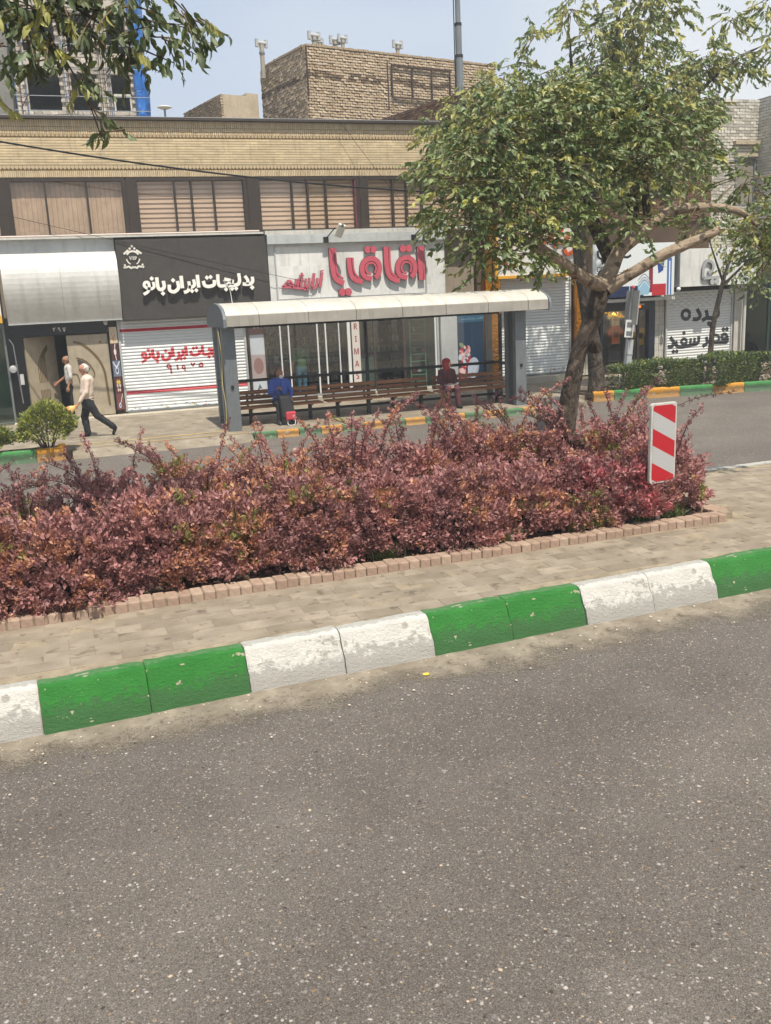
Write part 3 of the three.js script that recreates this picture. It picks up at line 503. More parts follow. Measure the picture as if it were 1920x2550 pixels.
  const cream = std(0xb9ad99, 0.55, { map: rep(grime, 0.8), bumpMap: rep(grain, 6), bumpScale: 0.004 }), bronze = std(0x6e5a3a, 0.5, { metalness: 0.2 });
  const P = (pts) => pts;
  const rl = sub('door_leaf', shop, [0.26, 0.22, -26.74]);
  mesh('leaf_panel', rb(0, 1.07, 0, 2.2, -0.03, 0.02, 0.008), cream, rl);
  { const S = sheet([630, 420], [1175, 375], [690, 1490], [1265, 1450], 0, 1.07, 0, 2.2), w = 0.0019;
    mesh('arch_moulding', mg(place([[{ p: [[722, 500], [830, 525], [950, 610], [1050, 720], [1120, 860], [1150, 1050], [1185, 1330]], w: 30 }], [{ p: [[755, 705], [850, 735], [930, 800], [985, 900], [980, 960]], w: 16 }], [{ p: [[650, 950], [690, 920], [745, 925], [775, 1000], [800, 1200], [830, 1460]], w: 14 }]], S, w).flat().map((s) => strokeGeo(s, 0.012))).translate(0, 0, 0.021), bronze, rl);
    const gl = []; for (let i = 0; i < 7; i++) gl.push({ p: [[762 + i * 4, 735 + i * 20], [840 - i * 3, 760 + i * 18], [930 - i * 8, 850 + i * 10]], w: 9 });
    mesh('grille', mg(place([gl], S, w).flat().map((s) => strokeGeo(s, 0.008))).translate(0, 0, 0.021), M.black, rl);
    mesh('lock_plate', mg([bb(0.32, 0.36, 0.9, 1.1, 0.02, 0.035), rod([0.34, 1.15, 0.02], [0.34, 1.15, 0.07], 0.02)]), M.black, rl); mesh('door_stud', mg([rod([0.15, 0.45, 0.02], [0.15, 0.45, 0.05], 0.035, 0.025, 14), rod([0.86, 1.98, 0.02], [0.86, 1.98, 0.04], 0.028, 0.02, 14)]), bronze, rl); }
  const ll = sub('door_leaf', shop, [-0.82, 0.22, -26.74], 0.75);
  mesh('leaf_panel', rb(0, 1.05, 0, 2.2, -0.03, 0.02, 0.008), cream, ll);
  { const st = []; for (let i = 0; i < 6; i++) { const o = i * 0.05; st.push({ p: [[0.75, 1.96 - o * 0.5], [0.55 + o * 0.3, 1.78 - o * 0.3], [0.38 + o, 1.45], [0.36 + o, 0.98]], w: 0.016 }); } for (let i = 0; i < 7; i++) st.push({ p: [[0.36 + i * 0.05, 0.78], [0.36 + i * 0.05, 0.1]], w: 0.016 }); mesh('grille', mg(st.map((s) => strokeGeo(s, 0.01))).translate(0, 0, 0.021), bronze, ll); }
  const num = [[{ p: [[0.02, 0.11], [0.04, 0.02]], w: 0.018 }, { p: [[0.02, 0.11], [0.05, 0.08], [0.08, 0.115]], w: 0.016 }], [{ p: ellipsePts(0.17, 0.085, 0.022, 0.022), w: 0.016 }, { p: [[0.19, 0.085], [0.195, 0.0]], w: 0.018 }], [{ p: [[0.27, 0.11], [0.3, 0.0], [0.33, 0.11]], w: 0.018 }]];
  const nm = sub('door_number', shop, [-0.06, 2.53, -26.655]); for (const l of num) mesh('digit', mg(l.map((s) => strokeGeo(s, 0.006))), std(0xd8d2c4, 0.6), nm);
  // strip of jewellery pictures
  const pics = [(c, w, h) => { c.fillStyle = '#c9b79c'; c.fillRect(0, 0, w, h); strokeDraw(c, [{ p: [[30, 40], [60, 90], [90, 60]], w: 7 }, { p: [[70, 20], [80, 60], [50, 110]], w: 6 }, { p: [[40, 90], [70, 110], [100, 100]], w: 6 }], '#b07a45', (x) => x, (y) => y); },
    (c, w, h) => { c.fillStyle = '#4a2c30'; c.fillRect(0, 0, w, h); strokeDraw(c, [{ p: [[75, 0], [62, 45], [64, 80], [74, 128]], w: 13 }, { p: ellipsePts(64, 64, 17, 20), w: 10 }, { d: [64, 64], r: 14, round: true }], '#d8cfc6', (x) => x, (y) => y); },
    (c, w, h) => { c.fillStyle = '#6a7484'; c.fillRect(0, 0, w, h); strokeDraw(c, [{ p: [[8, 10], [60, 50], [120, 8]], w: 12 }, { p: ellipsePts(64, 80, 22, 24), w: 9 }], '#d6dade', (x) => x, (y) => y); strokeDraw(c, [{ d: [64, 80], r: 12, round: true }], '#39445a', (x) => x, (y) => y); },
    (c, w, h) => { c.fillStyle = '#57302c'; c.fillRect(0, 0, w, h); strokeDraw(c, [{ d: [50, 40], r: 22 }, { d: [80, 40], r: 22 }], '#c9b44a', (x) => x, (y) => y); strokeDraw(c, [{ d: [44, 70], r: 16, round: true }, { d: [86, 70], r: 16, round: true }, { d: [50, 102], r: 13, round: true }, { d: [80, 102], r: 13, round: true }], '#e2cfc6', (x) => x, (y) => y); },
    (c, w, h) => { c.fillStyle = '#6f4340'; c.fillRect(0, 0, w, h); strokeDraw(c, [{ p: [[110, 4], [78, 60], [52, 92]], w: 8 }], '#ddd6d0', (x) => x, (y) => y); strokeDraw(c, [{ d: [52, 96], r: 20, round: true }], '#c8cdd6', (x) => x, (y) => y); strokeDraw(c, [{ d: [52, 96], r: 11, round: true }], '#4d6aa0', (x) => x, (y) => y); }];
  const ps = sub('picture_strip', shop); mesh('backing', bb(1.37, 1.6, 0.3, 2.62, -26.72, -26.68), std(0x2e1d1c, 0.5), ps);
  pics.forEach((d, i) => { const g = new THREE.PlaneGeometry(0.2, 0.44).translate(1.487, 2.36 - i * 0.452, -26.676); mesh('picture', g, std(0xffffff, 0.35, { map: canvasTex(128, 128, d) }), ps); });
  // first shutter, lettered in red
  const W1 = sheet([60, 43], [1650, 12], [145, 890], [1668, 848], 0, 1.0, 0, 0.42);
  const s1 = canvasTex(1400, 1024, (c, w, h) => {
    c.fillStyle = '#d3d6d5'; c.fillRect(0, 0, w, h); c.fillStyle = '#b52634'; c.fillRect(0, h * 0.095, w, h * 0.034); c.fillRect(0, h * 0.775, w, h * 0.036);
    const k = 1400; strokeDraw(c, place(wordBano, W1, 1.12 / 1590).flat(), '#b3202f', (x) => 5 + x * k, (y) => 5 + (0.42 - y) * k * 1.18, k);
    const num = [[{ p: [[0, 0], [16, -14], [30, 2], [16, 14], [2, 4]], w: 9 }, { p: [[30, 0], [32, 60]], w: 10 }], [{ p: [[80, -8], [84, 34]], w: 10 }], [{ p: ellipsePts(128, 16, 10, 12), w: 9 }, { p: [[138, 16], [136, 46]], w: 8 }], [{ p: [[186, -14], [200, 8], [214, -14]], w: 10 }], [{ p: [[250, -4], [270, -4], [272, 16], [250, 16], [250, -4]], w: 10 }]];
    strokeDraw(c, num.flat(), '#8e2330', (x) => 480 + x * 1.5, (y) => h * 0.53 + y * 1.5, 2.1); for (const x of [420, 440, 462]) { c.fillStyle = '#6a6a6a'; c.fillRect(x, h * 0.5, 6, 4); }
    stickers(c, w, h, 8, 0.02, 0.9, 26); dirt(c, w, h, 3);
  });
  shutter(shop, 1.66, 5.08, 0.25, 2.74, -26.74, std(0xffffff, 0.5, { map: s1 }), 0.0885);
  // cosmetics shop: glass, white bars, interior
  const bars = sub('glazing_bars', shop), barM = std(0xd9d9d6, 0.45);
  for (const [x, w] of [[6.13, 0.035], [6.38, 0.035], [7.24, 0.04], [7.49, 0.04], [7.9, 0.03], [8.2, 0.09], [10.98, 0.05]]) mesh('bar', bb(x - w / 2, x + w / 2, 0.3, 2.95, -26.74, -26.68), barM, bars);
  for (const x of [5.2, 5.68, 9.0, 9.95]) mesh('dark_bar', bb(x - 0.03, x + 0.03, 0.26, 2.95, -26.76, -26.69), M.brown, bars);
  mesh('sill', bb(5.2, 8.98, 0.26, 0.32, -26.8, -26.66), M.alu, bars);
  for (const [a, b] of [[5.71, 6.11], [6.15, 6.36], [6.4, 7.22], [7.26, 7.47], [7.51, 7.88], [7.92, 8.15], [8.25, 8.97], [9.03, 9.92], [9.98, 10.95]]) part('shop_pane', [bb(a, b, 0.33, 2.94, -26.72, -26.712)], M.glassGreen, shop);
  const ad = canvasTex(128, 512, (c, w, h) => { c.fillStyle = '#b9c0c6'; c.fillRect(0, 0, w, h); c.fillStyle = '#6c3f3c'; c.fillRect(0, 0, w, 130); c.fillStyle = '#cdbfb8'; for (let i = 0; i < 7; i++) { c.beginPath(); c.ellipse(64 + 26 * Math.cos(i), 55 + 26 * Math.sin(i), 16, 9, i, 0, 7); c.fill(); } c.fillStyle = '#a79a98'; c.fillRect(0, 250, w, 150); c.fillStyle = '#8d6f6a'; c.beginPath(); c.ellipse(64, 320, 44, 50, 0, 0, 7); c.fill(); c.fillStyle = '#5c6168'; c.beginPath(); c.moveTo(10, 510); c.lineTo(60, 430); c.lineTo(120, 510); c.fill(); c.fillStyle = '#d4c0ba'; c.beginPath(); c.arc(70, 478, 20, 0, 7); c.fill(); dirt(c, w, h, 9, 60); });
  part('advert_panel', new THREE.PlaneGeometry(0.42, 2.4).translate(5.44, 1.55, -26.715), std(0xffffff, 0.3, { map: ad }), shop);
  part('advert_backing', [bb(5.2, 5.7, 0.3, 2.95, -26.9, -26.73)], M.brown, shop);
  part('grey_pilaster', [bb(11.03, 11.1, 0.26, 2.95, -26.9, -26.7), bb(11.12, 11.66, 0.26, 2.95, -26.75, -26.58)], M.alu, shop);
  const meat = canvasTex(320, 720, (c, w, h) => {
    c.fillStyle = '#16324a'; c.fillRect(0, 0, w, h); c.fillStyle = '#2d566f'; c.fillRect(0, 150, w, 60);
    const r = rng(6); const word = (x0, x1, y, col, s) => { for (let x = x0; x < x1; x += 26 * s) { strokeDraw(c, [{ p: [[x, y - 18 * s * r()], [x + 3, y], [x + 22 * s, y]], w: 6 * s }], col, (q) => q, (q) => q); if (r() > 0.4) strokeDraw(c, [{ d: [x + 8, y + (r() > 0.5 ? 10 : -26) * s], r: 4 * s }], col, (q) => q, (q) => q); if (r() > 0.6) strokeDraw(c, [{ p: [[x + 20, y], [x + 20, y - 28 * s]], w: 6 * s }], col, (q) => q, (q) => q); } };
    word(24, 300, 60, '#a9b8c4', 1.1); word(130, 300, 115, '#8fae5a', 0.9); word(60, 300, 185, '#7f97a5', 0.6);
    for (let i = 0; i < 60; i++) { c.fillStyle = ['#a33b3f', '#c98a88', '#d8b8b0', '#7d2a30', '#b9c2cc'][Math.floor(r() * 5)]; c.beginPath(); c.ellipse(40 + r() * 110, 420 + r() * 250, 10 + r() * 22, 8 + r() * 16, r() * 3, 0, 7); c.fill(); }
    c.fillStyle = '#aab4c2'; c.beginPath(); c.ellipse(190, 600, 66, 90, 0.2, 0, 7); c.fill(); c.fillStyle = '#7e8a6a'; c.beginPath(); c.ellipse(60, 400, 30, 18, 0.5, 0, 7); c.fill(); for (let i = 0; i < 18; i++) { c.fillStyle = 'rgba(120,50,60,.5)'; c.fillRect(140 + r() * 90, 540 + r() * 120, 4, 18); }
  });
  part('blue_window_poster', new THREE.PlaneGeometry(0.94, 2.6).translate(12.15, 1.6, -26.715), std(0xffffff, 0.25, { map: meat }), shop);
  const banner = canvasTex(96, 768, (c, w, h) => { c.fillStyle = '#cfc8c0'; c.fillRect(0, 0, w, h); c.fillStyle = '#8e2b34'; c.font = 'bold 82px sans-serif'; c.textAlign = 'center'; 'GRIMAS'.split('').forEach((ch, i) => c.fillText(ch, w / 2, 120 + i * 122)); });
  part('brand_banner', [new THREE.PlaneGeometry(0.24, 2.3).translate(8.42, 1.7, -26.7)], std(0xffffff, 0.4, { map: banner }), shop);
  part('interior_wall', [bb(5.3, 11.1, 0.19, 2.95, -31.9, -31.8), bb(5.3, 5.34, 0.19, 2.95, -31.8, -27), bb(5.3, 11.1, 2.9, 2.949, -31.8, -27)], M.darkRoom, shop);
}
// shop furniture, seen through the glass
{
  const R = rng(91), cols = [0x7a3038, 0xb9b4ac, 0x3d5064, 0x8c7a5a, 0x2f2f33, 0x9a5a62, 0x57706a].map((c) => std(c, 0.6));
  const units = [[7.0, -31.2, 'dark back-wall product shelf behind the green-shirted customer'], [8.6, -31.2, 'dark product shelf behind the lettered banner'], [10.2, -29.2, 'dark product shelf standing just inside the shop doorway']];
  for (const [x, z, label] of units) {
    const u = thing('display_shelf', label, 'shelf', [x, 0.19, z], 0, 'shelves inside the cosmetics shop');
    part('carcass', [bb(-0.7, -0.66, 0, 2.3, -0.3, 0.1), bb(0.66, 0.7, 0, 2.3, -0.3, 0.1), bb(-0.66, 0.66, 0, 2.3, -0.3, -0.27)], M.brown, u);
    for (let i = 0; i < 7; i++) { part('board', [bb(-0.66, 0.66, 0.1 + i * 0.32, 0.13 + i * 0.32, -0.27, 0.1)], M.brown, u); const l = cols.map(() => []); for (let q = -0.6; q < 0.58; q += 0.05 + R() * 0.06) l[Math.floor(R() * 7)].push(bx(0.03 + R() * 0.03, 0.08 + R() * 0.15, 0.06, q, 0.13 + i * 0.32, -0.05 + R() * 0.1)); l.forEach((g, k) => g.length && stuff(part('product_boxes', g, cols[k], u))); }
  }
  const red = thing('shop_counter', 'dark red shop counter behind the glass left of the customer', 'counter', [6.55, 0.19, -28.4]);
  part('front', [bb(-0.45, 0.3, 0, 0.95, -0.3, 0.2)], std(0x6f1f2c, 0.4), red); part('top', [bb(-0.48, 0.33, 0.952, 0.99, -0.32, 0.24)], M.brown, red);
  const cup = thing('counter_box', 'small white box standing on the dark red shop counter', 'box', [6.32, 1.182, -28.35]); part('box_body', [rb(-0.07, 0.07, 0, 0.2, -0.06, 0.06, 0.008)], std(0xc9c7c2, 0.6), cup); part('box_lid', [rb(-0.075, 0.075, 0.202, 0.23, -0.065, 0.065, 0.006)], std(0xb5b2ac, 0.6), cup);
  const wc = thing('display_cabinet', 'pale green cabinet standing inside the open shop doorway', 'cabinet', [9.15, 0.19, -28.1]); part('cabinet_body', [rb(-0.24, 0.24, 0.05, 0.95, -0.2, 0.2, 0.01)], std(0xa9bdb4, 0.5), wc); part('cabinet_top', [rb(-0.26, 0.26, 0.952, 0.99, -0.22, 0.22, 0.008)], std(0xc5d2cb, 0.4), wc); part('plinth', [bb(-0.22, 0.22, 0, 0.05, -0.18, 0.18)], M.brown, wc);
  const rk = thing('wire_rack', 'greenish wire display rack at the right end of the shop window', 'rack', [10.62, 0.19, -27.3]);
  for (const x of [-0.25, 0.25]) part('upright', [bb(x - 0.015, x + 0.015, 0, 2.5, -0.02, 0.02)], std(0x7fae9f, 0.4), rk);
  for (let i = 0; i < 11; i++) part('rung', [bb(-0.235, 0.235, 0.2 + i * 0.21, 0.215 + i * 0.21, -0.015, 0.1)], std(0x7fae9f, 0.4), rk);
  for (let i = 0; i < 7; i++) part('hung_packet', [bx(0.12, 0.15, 0.04, -0.15 + (i % 3) * 0.15, 0.5 + Math.floor(i / 3) * 0.63, 0.06)], cols[i % 7], rk);
}
// ---------- signs on the beige building ----------
{
  const a = thing('metal_awning', 'bulging white sheet-metal awning over the street door', 'awning', [0, 0, 0]);
  const prof = [[-26.6, 4.56]]; for (let i = 0; i <= 14; i++) { const t = i / 14; prof.push([-26.52 + 0.42 * Math.sin(Math.PI * 0.94 * Math.pow(t, 0.72)) , 4.55 - 1.76 * t]); } prof.push([-26.6, 2.79]);
  for (const [x0, x1] of [[-1.12, 0.3], [0.304, 1.76]]) { const m = mesh('awning_sheet', runX(prof, x0, x1), std(0xe9e9e8, 0.42, { map: rep(grime, 0.25), metalness: 0.0, bumpMap: rep(grain, 0.12), bumpScale: 0.006 }), a); void m; }
  part('bottom_trim', [bb(-1.12, 1.76, 2.76, 2.788, -26.6, -26.42)], M.alu, a);
  const s = thing('black_sign', 'charcoal shop sign with raised white lettering and a crest', 'sign', [1.78, 2.74, -26.5]);
  const bm = std(0x4b4745, 0.75, { map: rep(grime, 0.7), bumpMap: rep(grain, 0.6), bumpScale: 0.004 });
  part('sign_panel', [rb(0, 4.07, 0, 2.09, -0.14, 0.12, 0.008)], bm, s);
  const S = sheet([60, 43], [1650, 12], [145, 890], [1668, 848], 0, 4.07, 0, 2.09);
  letterSet(s, place(wordBano, S, 4.07 / 1590), 0.06, std(0xa8a39a, 0.6), std(0xefece2, 0.5), 0.19);
  const crest = sub('crest', s, [0.42, 1.62, 0.125]), cm = std(0xe0dccf, 0.5), sg = (l) => mg(l.map((q) => strokeGeo(q, 0.012)));
  mesh('crest_ring', sg([{ p: ellipsePts(0, 0, 0.17, 0.17, 0.5, 2.64), w: 0.05 }, { p: ellipsePts(0, 0, 0.17, 0.18, -0.15, -1.1), w: 0.03 }, { p: ellipsePts(0, 0, 0.17, 0.18, 3.3, 4.24), w: 0.03 }]), cm, crest);
  mesh('crest_scroll', sg([{ p: [[-0.24, -0.16], [-0.2, -0.24], [-0.12, -0.22], [-0.08, -0.27], [-0.03, -0.24], [0, -0.26]], w: 0.045 }, { p: [[0.24, -0.16], [0.2, -0.24], [0.12, -0.22], [0.08, -0.27], [0.03, -0.24], [0, -0.26]], w: 0.045 }, { p: [[-0.23, 0.1], [-0.17, 0.15], [-0.1, 0.2]], w: 0.05 }, { p: [[0.23, 0.1], [0.17, 0.15], [0.1, 0.2]], w: 0.05 }, { d: [0, 0.3], r: 0.04 }, { d: [-0.06, 0.24], r: 0.03, round: true }, { d: [0.06, 0.24], r: 0.03, round: true }, { d: [-0.24, -0.24], r: 0.04 }, { d: [0.24, -0.24], r: 0.04 }]), cm, crest);
  const vip = canvasTex(128, 64, (c, w, h) => { c.fillStyle = '#302d2b'; c.fillRect(0, 0, w, h); c.fillStyle = '#e6e2d6'; c.font = 'bold 58px serif'; c.textAlign = 'center'; c.fillText('VIP', w / 2, 52); });
  mesh('crest_lettering', new THREE.PlaneGeometry(0.26, 0.13).translate(0, -0.01, 0.006), std(0xffffff, 0.6, { map: vip }), crest);
  part('loose_wire', [limb([[2.75, 0.95, 0.25], [2.9, 0.7, 0.3], [2.93, 0.3, 0.42], [2.98, -0.1, 0.6]], [0.008, 0.008, 0.012, 0.012], 5)], std(0xc9c5bd, 0.6), s);
  const r = thing('red_letter_sign', 'white shop sign with large pink-red raised letters', 'sign', [0, 0, -26.42]);
  part('sign_panel', [bb(5.88, 11.25, 2.98, 4.855, -0.3, -0.02)], std(0xeef0f1, 0.45, { map: rep(grime, 0.3) }), r);
  for (const [x0, x1] of [[6.1, 7.05], [7.054, 8.1], [8.104, 9.2], [9.204, 10.6]]) part('white_board', [bb(x0, x1, 3.1, 4.52, -0.02, 0.0)], std(0xf6f7f7, 0.45, { map: rep(grime, 0.25) }), r);
  part('header', [rb(5.86, 11.27, 4.6, 4.855, -0.02, 0.13, 0.008)], M.paleBlue, r);
  part('frame_edge', [bb(6.06, 6.095, 3.06, 4.56, -0.02, 0.025), bb(10.61, 10.64, 3.06, 4.56, -0.02, 0.025), bb(6.06, 10.64, 3.05, 3.085, -0.02, 0.03)], M.alu, r);
  const S2 = sheet([108, 205], [1440, 165], [150, 690], [1447, 610], 6.1, 10.62, 3.1, 4.53), g = sub('lettering', r);
  void g; r.remove(g);
  letterSet(r, place(redBig, S2, 4.52 / 1320), 0.075, std(0x5d1420, 0.45), std(0xc05563, 0.35), 0.035);
  letterSet(r, place(redSmall, S2, 4.52 / 1320), 0.05, std(0x4d0f1c, 0.45), std(0xc25a6a, 0.35), 0.03);
  for (const [x, tilt, lab] of [[7.55, 0, 'white floodlight on a bent arm above the red letters, left one'], [10.22, 0.5, 'white floodlight on a bent arm near the tree leaves']]) {
    const f = thing('floodlight', lab, 'floodlight', [x, 4.6, -26.28], 0, 'floodlights over the red letter sign');
    part('wall_box', [bb(-0.07, 0.07, 0.0, 0.16, -0.02, 0.05)], M.black, f); part('arm', [rod([0.03, 0.14, 0.03], [0.2, 0.38, 0.3], 0.016)], M.black, f);
    const h = sub('lamp_head', f, [0.33, 0.3, 0.36], -0.2); h.rotation.x = 0.55; h.rotation.z = -0.25 - tilt * 0.6; mesh('housing', rb(-0.11, 0.11, -0.2, 0.2, -0.05, 0.05, 0.035), std(0xd9d3c6, 0.5), h); mesh('lens', rb(-0.085, 0.085, -0.17, 0.12, -0.062, -0.045, 0.006), std(0x9aa0a2, 0.15), h); mesh('bracket', bb(-0.03, 0.03, 0.14, 0.22, -0.03, 0.07), M.steel, h);
  }
  const n = thing('corner_sign', 'yellow and black sign board cropped by the left edge of the picture', 'sign', [-1.95, 2.83, -26.4]);
  part('sign_board', [bb(0, 0.74, 0, 1.25, -0.1, 0)], std(0xd8d4cc, 0.5), n); const ys = new THREE.Shape([[0, 0], [0.74, 0], [0.74, 0.1], [0.4, 0.62], [0, 0.62]].map((q) => new THREE.Vector2(...q))); part('yellow_field', new THREE.ExtrudeGeometry(ys, { depth: 0.004, bevelEnabled: false }).translate(0, 0, 0.001), std(0xd0a23c, 0.5), n); part('black_border', [bb(0.7, 0.742, 0, 1.25, -0.101, 0.008), bb(0, 0.7, 0.62, 0.7, 0.001, 0.007)], M.black, n);
  const lf = thing('side_shopfront', 'dark green glass shop front left of the black door surround', 'shopfront', [0, 0.2, 0]);
  part('pane', [bb(-4.5, -1.3, 0.02, 2.5, -26.74, -26.73)], M.glassGreen, lf); part('frame', [bb(-1.3, -1.25, 0, 2.6, -26.78, -26.68), bb(-4.5, -1.3, 0, 0.02, -26.78, -26.7), bb(-4.5, -1.3, 2.5, 2.75, -26.78, -26.68)], M.steel, lf); part('room_back', [bb(-4.5, -1.26, 0, 2.6, -29, -28.9), bb(-4.55, -4.5, 0, 2.6, -29, -26.78)], std(0x8a9a90, 0.9), lf);
  const pipe = thing('wall_pipe', 'thin grey pipe bent down the black door surround', 'pipe', [0, 0.2, 0]); part('pipe_run', [rod([-1.02, 0.5, -26.63], [-1.08, 2.05, -26.63], 0.018), rod([-1.08, 2.05, -26.63], [-1.16, 2.2, -26.63], 0.018)], M.steel, pipe); part('meter', [rb(-1.02, -0.92, 1.0, 1.28, -26.66, -26.58, 0.01)], std(0xb9b9b6, 0.6), pipe); part('siren_disc', [rod([-1.16, 1.42, -26.66], [-1.16, 1.42, -26.57], 0.1, 0.085, 18)], std(0xc8c8c4, 0.4), pipe); part('clip', [bb(-1.1, -1.03, 1.5, 1.53, -26.66, -26.6)], M.steel, pipe);
  const cam = thing('security_camera', 'small white dome camera under the awning corner', 'camera', [1.32, 2.66, -26.6]); part('mount', [bb(-0.06, 0.06, 0.05, 0.12, -0.06, 0.04)], M.white, cam); part('dome', [new THREE.SphereGeometry(0.055, 12, 8).translate(0, 0.03, 0.01)], std(0xb8b8b6, 0.2), cam);
}
// ---------- the neighbouring shops, right ----------
{
  const b = thing('brown_brick_building', 'dark brown brick building behind the trees over the shuttered shops', 'building');
  part('wall', [bb(12.64, 21.2, 3.2, 8.62, -36, -27.0), bb(12.64, 13.2, 0, 3.2, -36, -26.95), bb(15.75, 16.85, 0, 3.2, -36, -26.95), bb(18.98, 19.38, 0, 3.2, -36, -26.95), bb(22.1, 22.5, 0, 3.2, -36, -26.95), bb(13.2, 15.75, 0, 3.2, -36, -27.2), bb(19.38, 22.1, 0, 3.2, -36, -27.2), bb(16.85, 18.98, 0, 3.2, -36, -29.5)], std(0x5a4739, 0.95, { map: rep(grime, 0.6) }), b);
  const fl = sub('flank_wall', b, [12.49 - Math.sin(0.227) * 9.5, 0, -26.9 - Math.cos(0.227) * 9.5], -Math.PI / 2 + 0.227);
  mesh('mortar', bb(0, 9.5, 3.0, 8.86, -0.2, -0.02), std(0x5e4d3e, 0.95), fl);
  mesh('ridge', bb(0, 9.52, 8.862, 8.92, -0.25, 0.03), brown[1], fl);
  brickFace(fl, 9.5, 1.6, 0.23, 0.085, brown, 41, { y0: 7.3, rough: 0.016, uneven: 0.03 });
  const fr = sub('front_wall', b, [12.5, 0, -26.98]);
  brickFace(fr, 8.7, 3.7, 0.23, 0.085, brown, 42, { y0: 5.0, keep: 300, near: (x, y) => x < 4.5 && y > 5.6 });
  mesh('coping', bb(0, 8.7, 8.64, 8.72, -0.4, 0.08), std(0x4a4038, 0.8), fr);
  for (const x of [14.2, 16.6, 19.0]) { const w = sub('window', b, [x, 5.9, -26.93]); mesh('frame', mg([bb(-0.6, 0.6, -0.05, 0, -0.02, 0.05), bb(-0.6, 0.6, 1.3, 1.35, -0.02, 0.05), bb(-0.6, -0.55, 0, 1.3, -0.02, 0.05), bb(0.55, 0.6, 0, 1.3, -0.02, 0.05), bb(-0.025, 0.025, 0, 1.3, -0.02, 0.05)]), M.steel, w); mesh('pane', bb(-0.55, 0.55, 0, 1.3, -0.004, 0.004), std(0x2b3033, 0.1), w); }
  part('gold_pilaster', [rb(12.66, 13.16, 0.3, 3.42, -26.95, -26.58, 0.01)], M.gold, b);
  part('gold_pilaster', [rb(15.8, 16.06, 0.3, 3.42, -26.95, -26.5, 0.01)], M.gold, b);
  const s2 = canvasTex(1024, 1024, (c, w, h) => { c.fillStyle = '#dadddd'; c.fillRect(0, 0, w, h); stickers(c, w, h, 18, 0.03, 0.95, 34); dirt(c, w, h, 13); });
  shutter(b, 13.24, 15.7, 0.37, 3.42, -26.8, std(0xffffff, 0.5, { map: s2 }), 0.092);
  // curtain shop shutter
  const S3 = sheet([763, 468], [1336, 434], [763, 1006], [1326, 972], 0.0, 2.64, 0.18, 2.25);
  const s3 = canvasTex(1280, 1180, (c, w, h) => {
    c.fillStyle = '#cfd0ce'; c.fillRect(0, 0, w, h); const k = w / 2.64;
    const r = rng(3); for (let i = 0; i < 6; i++) for (let j = 0; j < 9; j++) { c.fillStyle = 'rgba(110,116,116,.35)'; c.beginPath(); c.ellipse(80 + j * 140 + (i % 2) * 60, 40 + i * 40, 42, 8, 0, 0, 7); c.fill(); }
    strokeDraw(c, place(curtainWords, S3, 2.64 / 565).flat(), '#26282a', (x) => x * k, (y) => h - y * k, k); stickers(c, w, h, 28, 0.05, 0.6, 10); dirt(c, w, h, 23);
  });
  shutter(b, 19.42, 22.04, 0.3, 2.74, -26.8, std(0xffffff, 0.5, { map: s3 }), 0.0905);
  const tile = std(0xd2d0ca, 0.35, { map: rep(grime, 1) });
  const tp = sub('tiled_pier', b, [18.97, 0.2, -26.9]); for (let i = 0; i < 12; i++) for (let j = 0; j < 2; j++) mesh('tile', rb(0.01 + j * 0.2, 0.2 + j * 0.2, i * 0.212, i * 0.212 + 0.205, -0.04, 0.04 + 0.002 * ((i + j) % 3), 0.006), tile, tp);
  const tq = sub('tiled_pier', b, [16.1, 0.2, -26.9]); for (let i = 0; i < 12; i++) for (let j = 0; j < 3; j++) mesh('tile', rb(0.01 + j * 0.24, 0.24 + j * 0.24, i * 0.212, i * 0.212 + 0.205, -0.04, 0.04 + 0.002 * ((i + j) % 3), 0.006), tile, tq);
  part('pilaster', [rb(22.12, 22.45, 0.15, 2.9, -27, -26.7, 0.01)], tile, b);
  part('awning_slab', [bb(16.4, 19.36, 2.5, 2.6, -27, -26.3)], M.white, b);
  // clothes shop door
  part('door_lintel', [bb(16.87, 18.96, 2.2, 2.5, -26.98, -26.8)], std(0x10131c, 0.4), b);
  part('door_jamb', [bb(18.72, 18.96, 0.2, 2.2, -26.98, -26.78), bb(16.87, 16.95, 0.2, 2.2, -26.98, -26.78)], std(0x141a2c, 0.35), b);
  for (const [x0, x1] of [[16.97, 17.85], [17.95, 18.32], [18.4, 18.72]]) part('shop_pane', [bb(x0, x1, 0.45, 2.2, -26.9, -26.893)], M.glass, b);
  part('door_frame', [bb(17.86, 17.94, 0.2, 2.2, -26.93, -26.85), bb(18.32, 18.4, 0.2, 2.2, -26.93, -26.85), bb(16.95, 17.86, 0.2, 0.45, -26.95, -26.84)], M.brown, b);
  part('door_handle', [limb([[18.0, 1.0, -26.83], [18.06, 1.1, -26.8], [18.06, 1.3, -26.8], [18.0, 1.42, -26.83]], [0.014, 0.014], 6)], M.steel, b);
  part('door_notice', [bb(17.98, 18.26, 1.5, 1.78, -26.89, -26.885)], std(0xdad9d2, 0.6), b);
  part('interior', [bb(16.9, 18.96, 0.15, 2.6, -29.5, -29.4), bb(16.86, 16.9, 0.15, 2.6, -29.4, -27), bb(18.93, 18.97, 0.15, 2.6, -29.4, -27)], M.darkRoom, b);
}
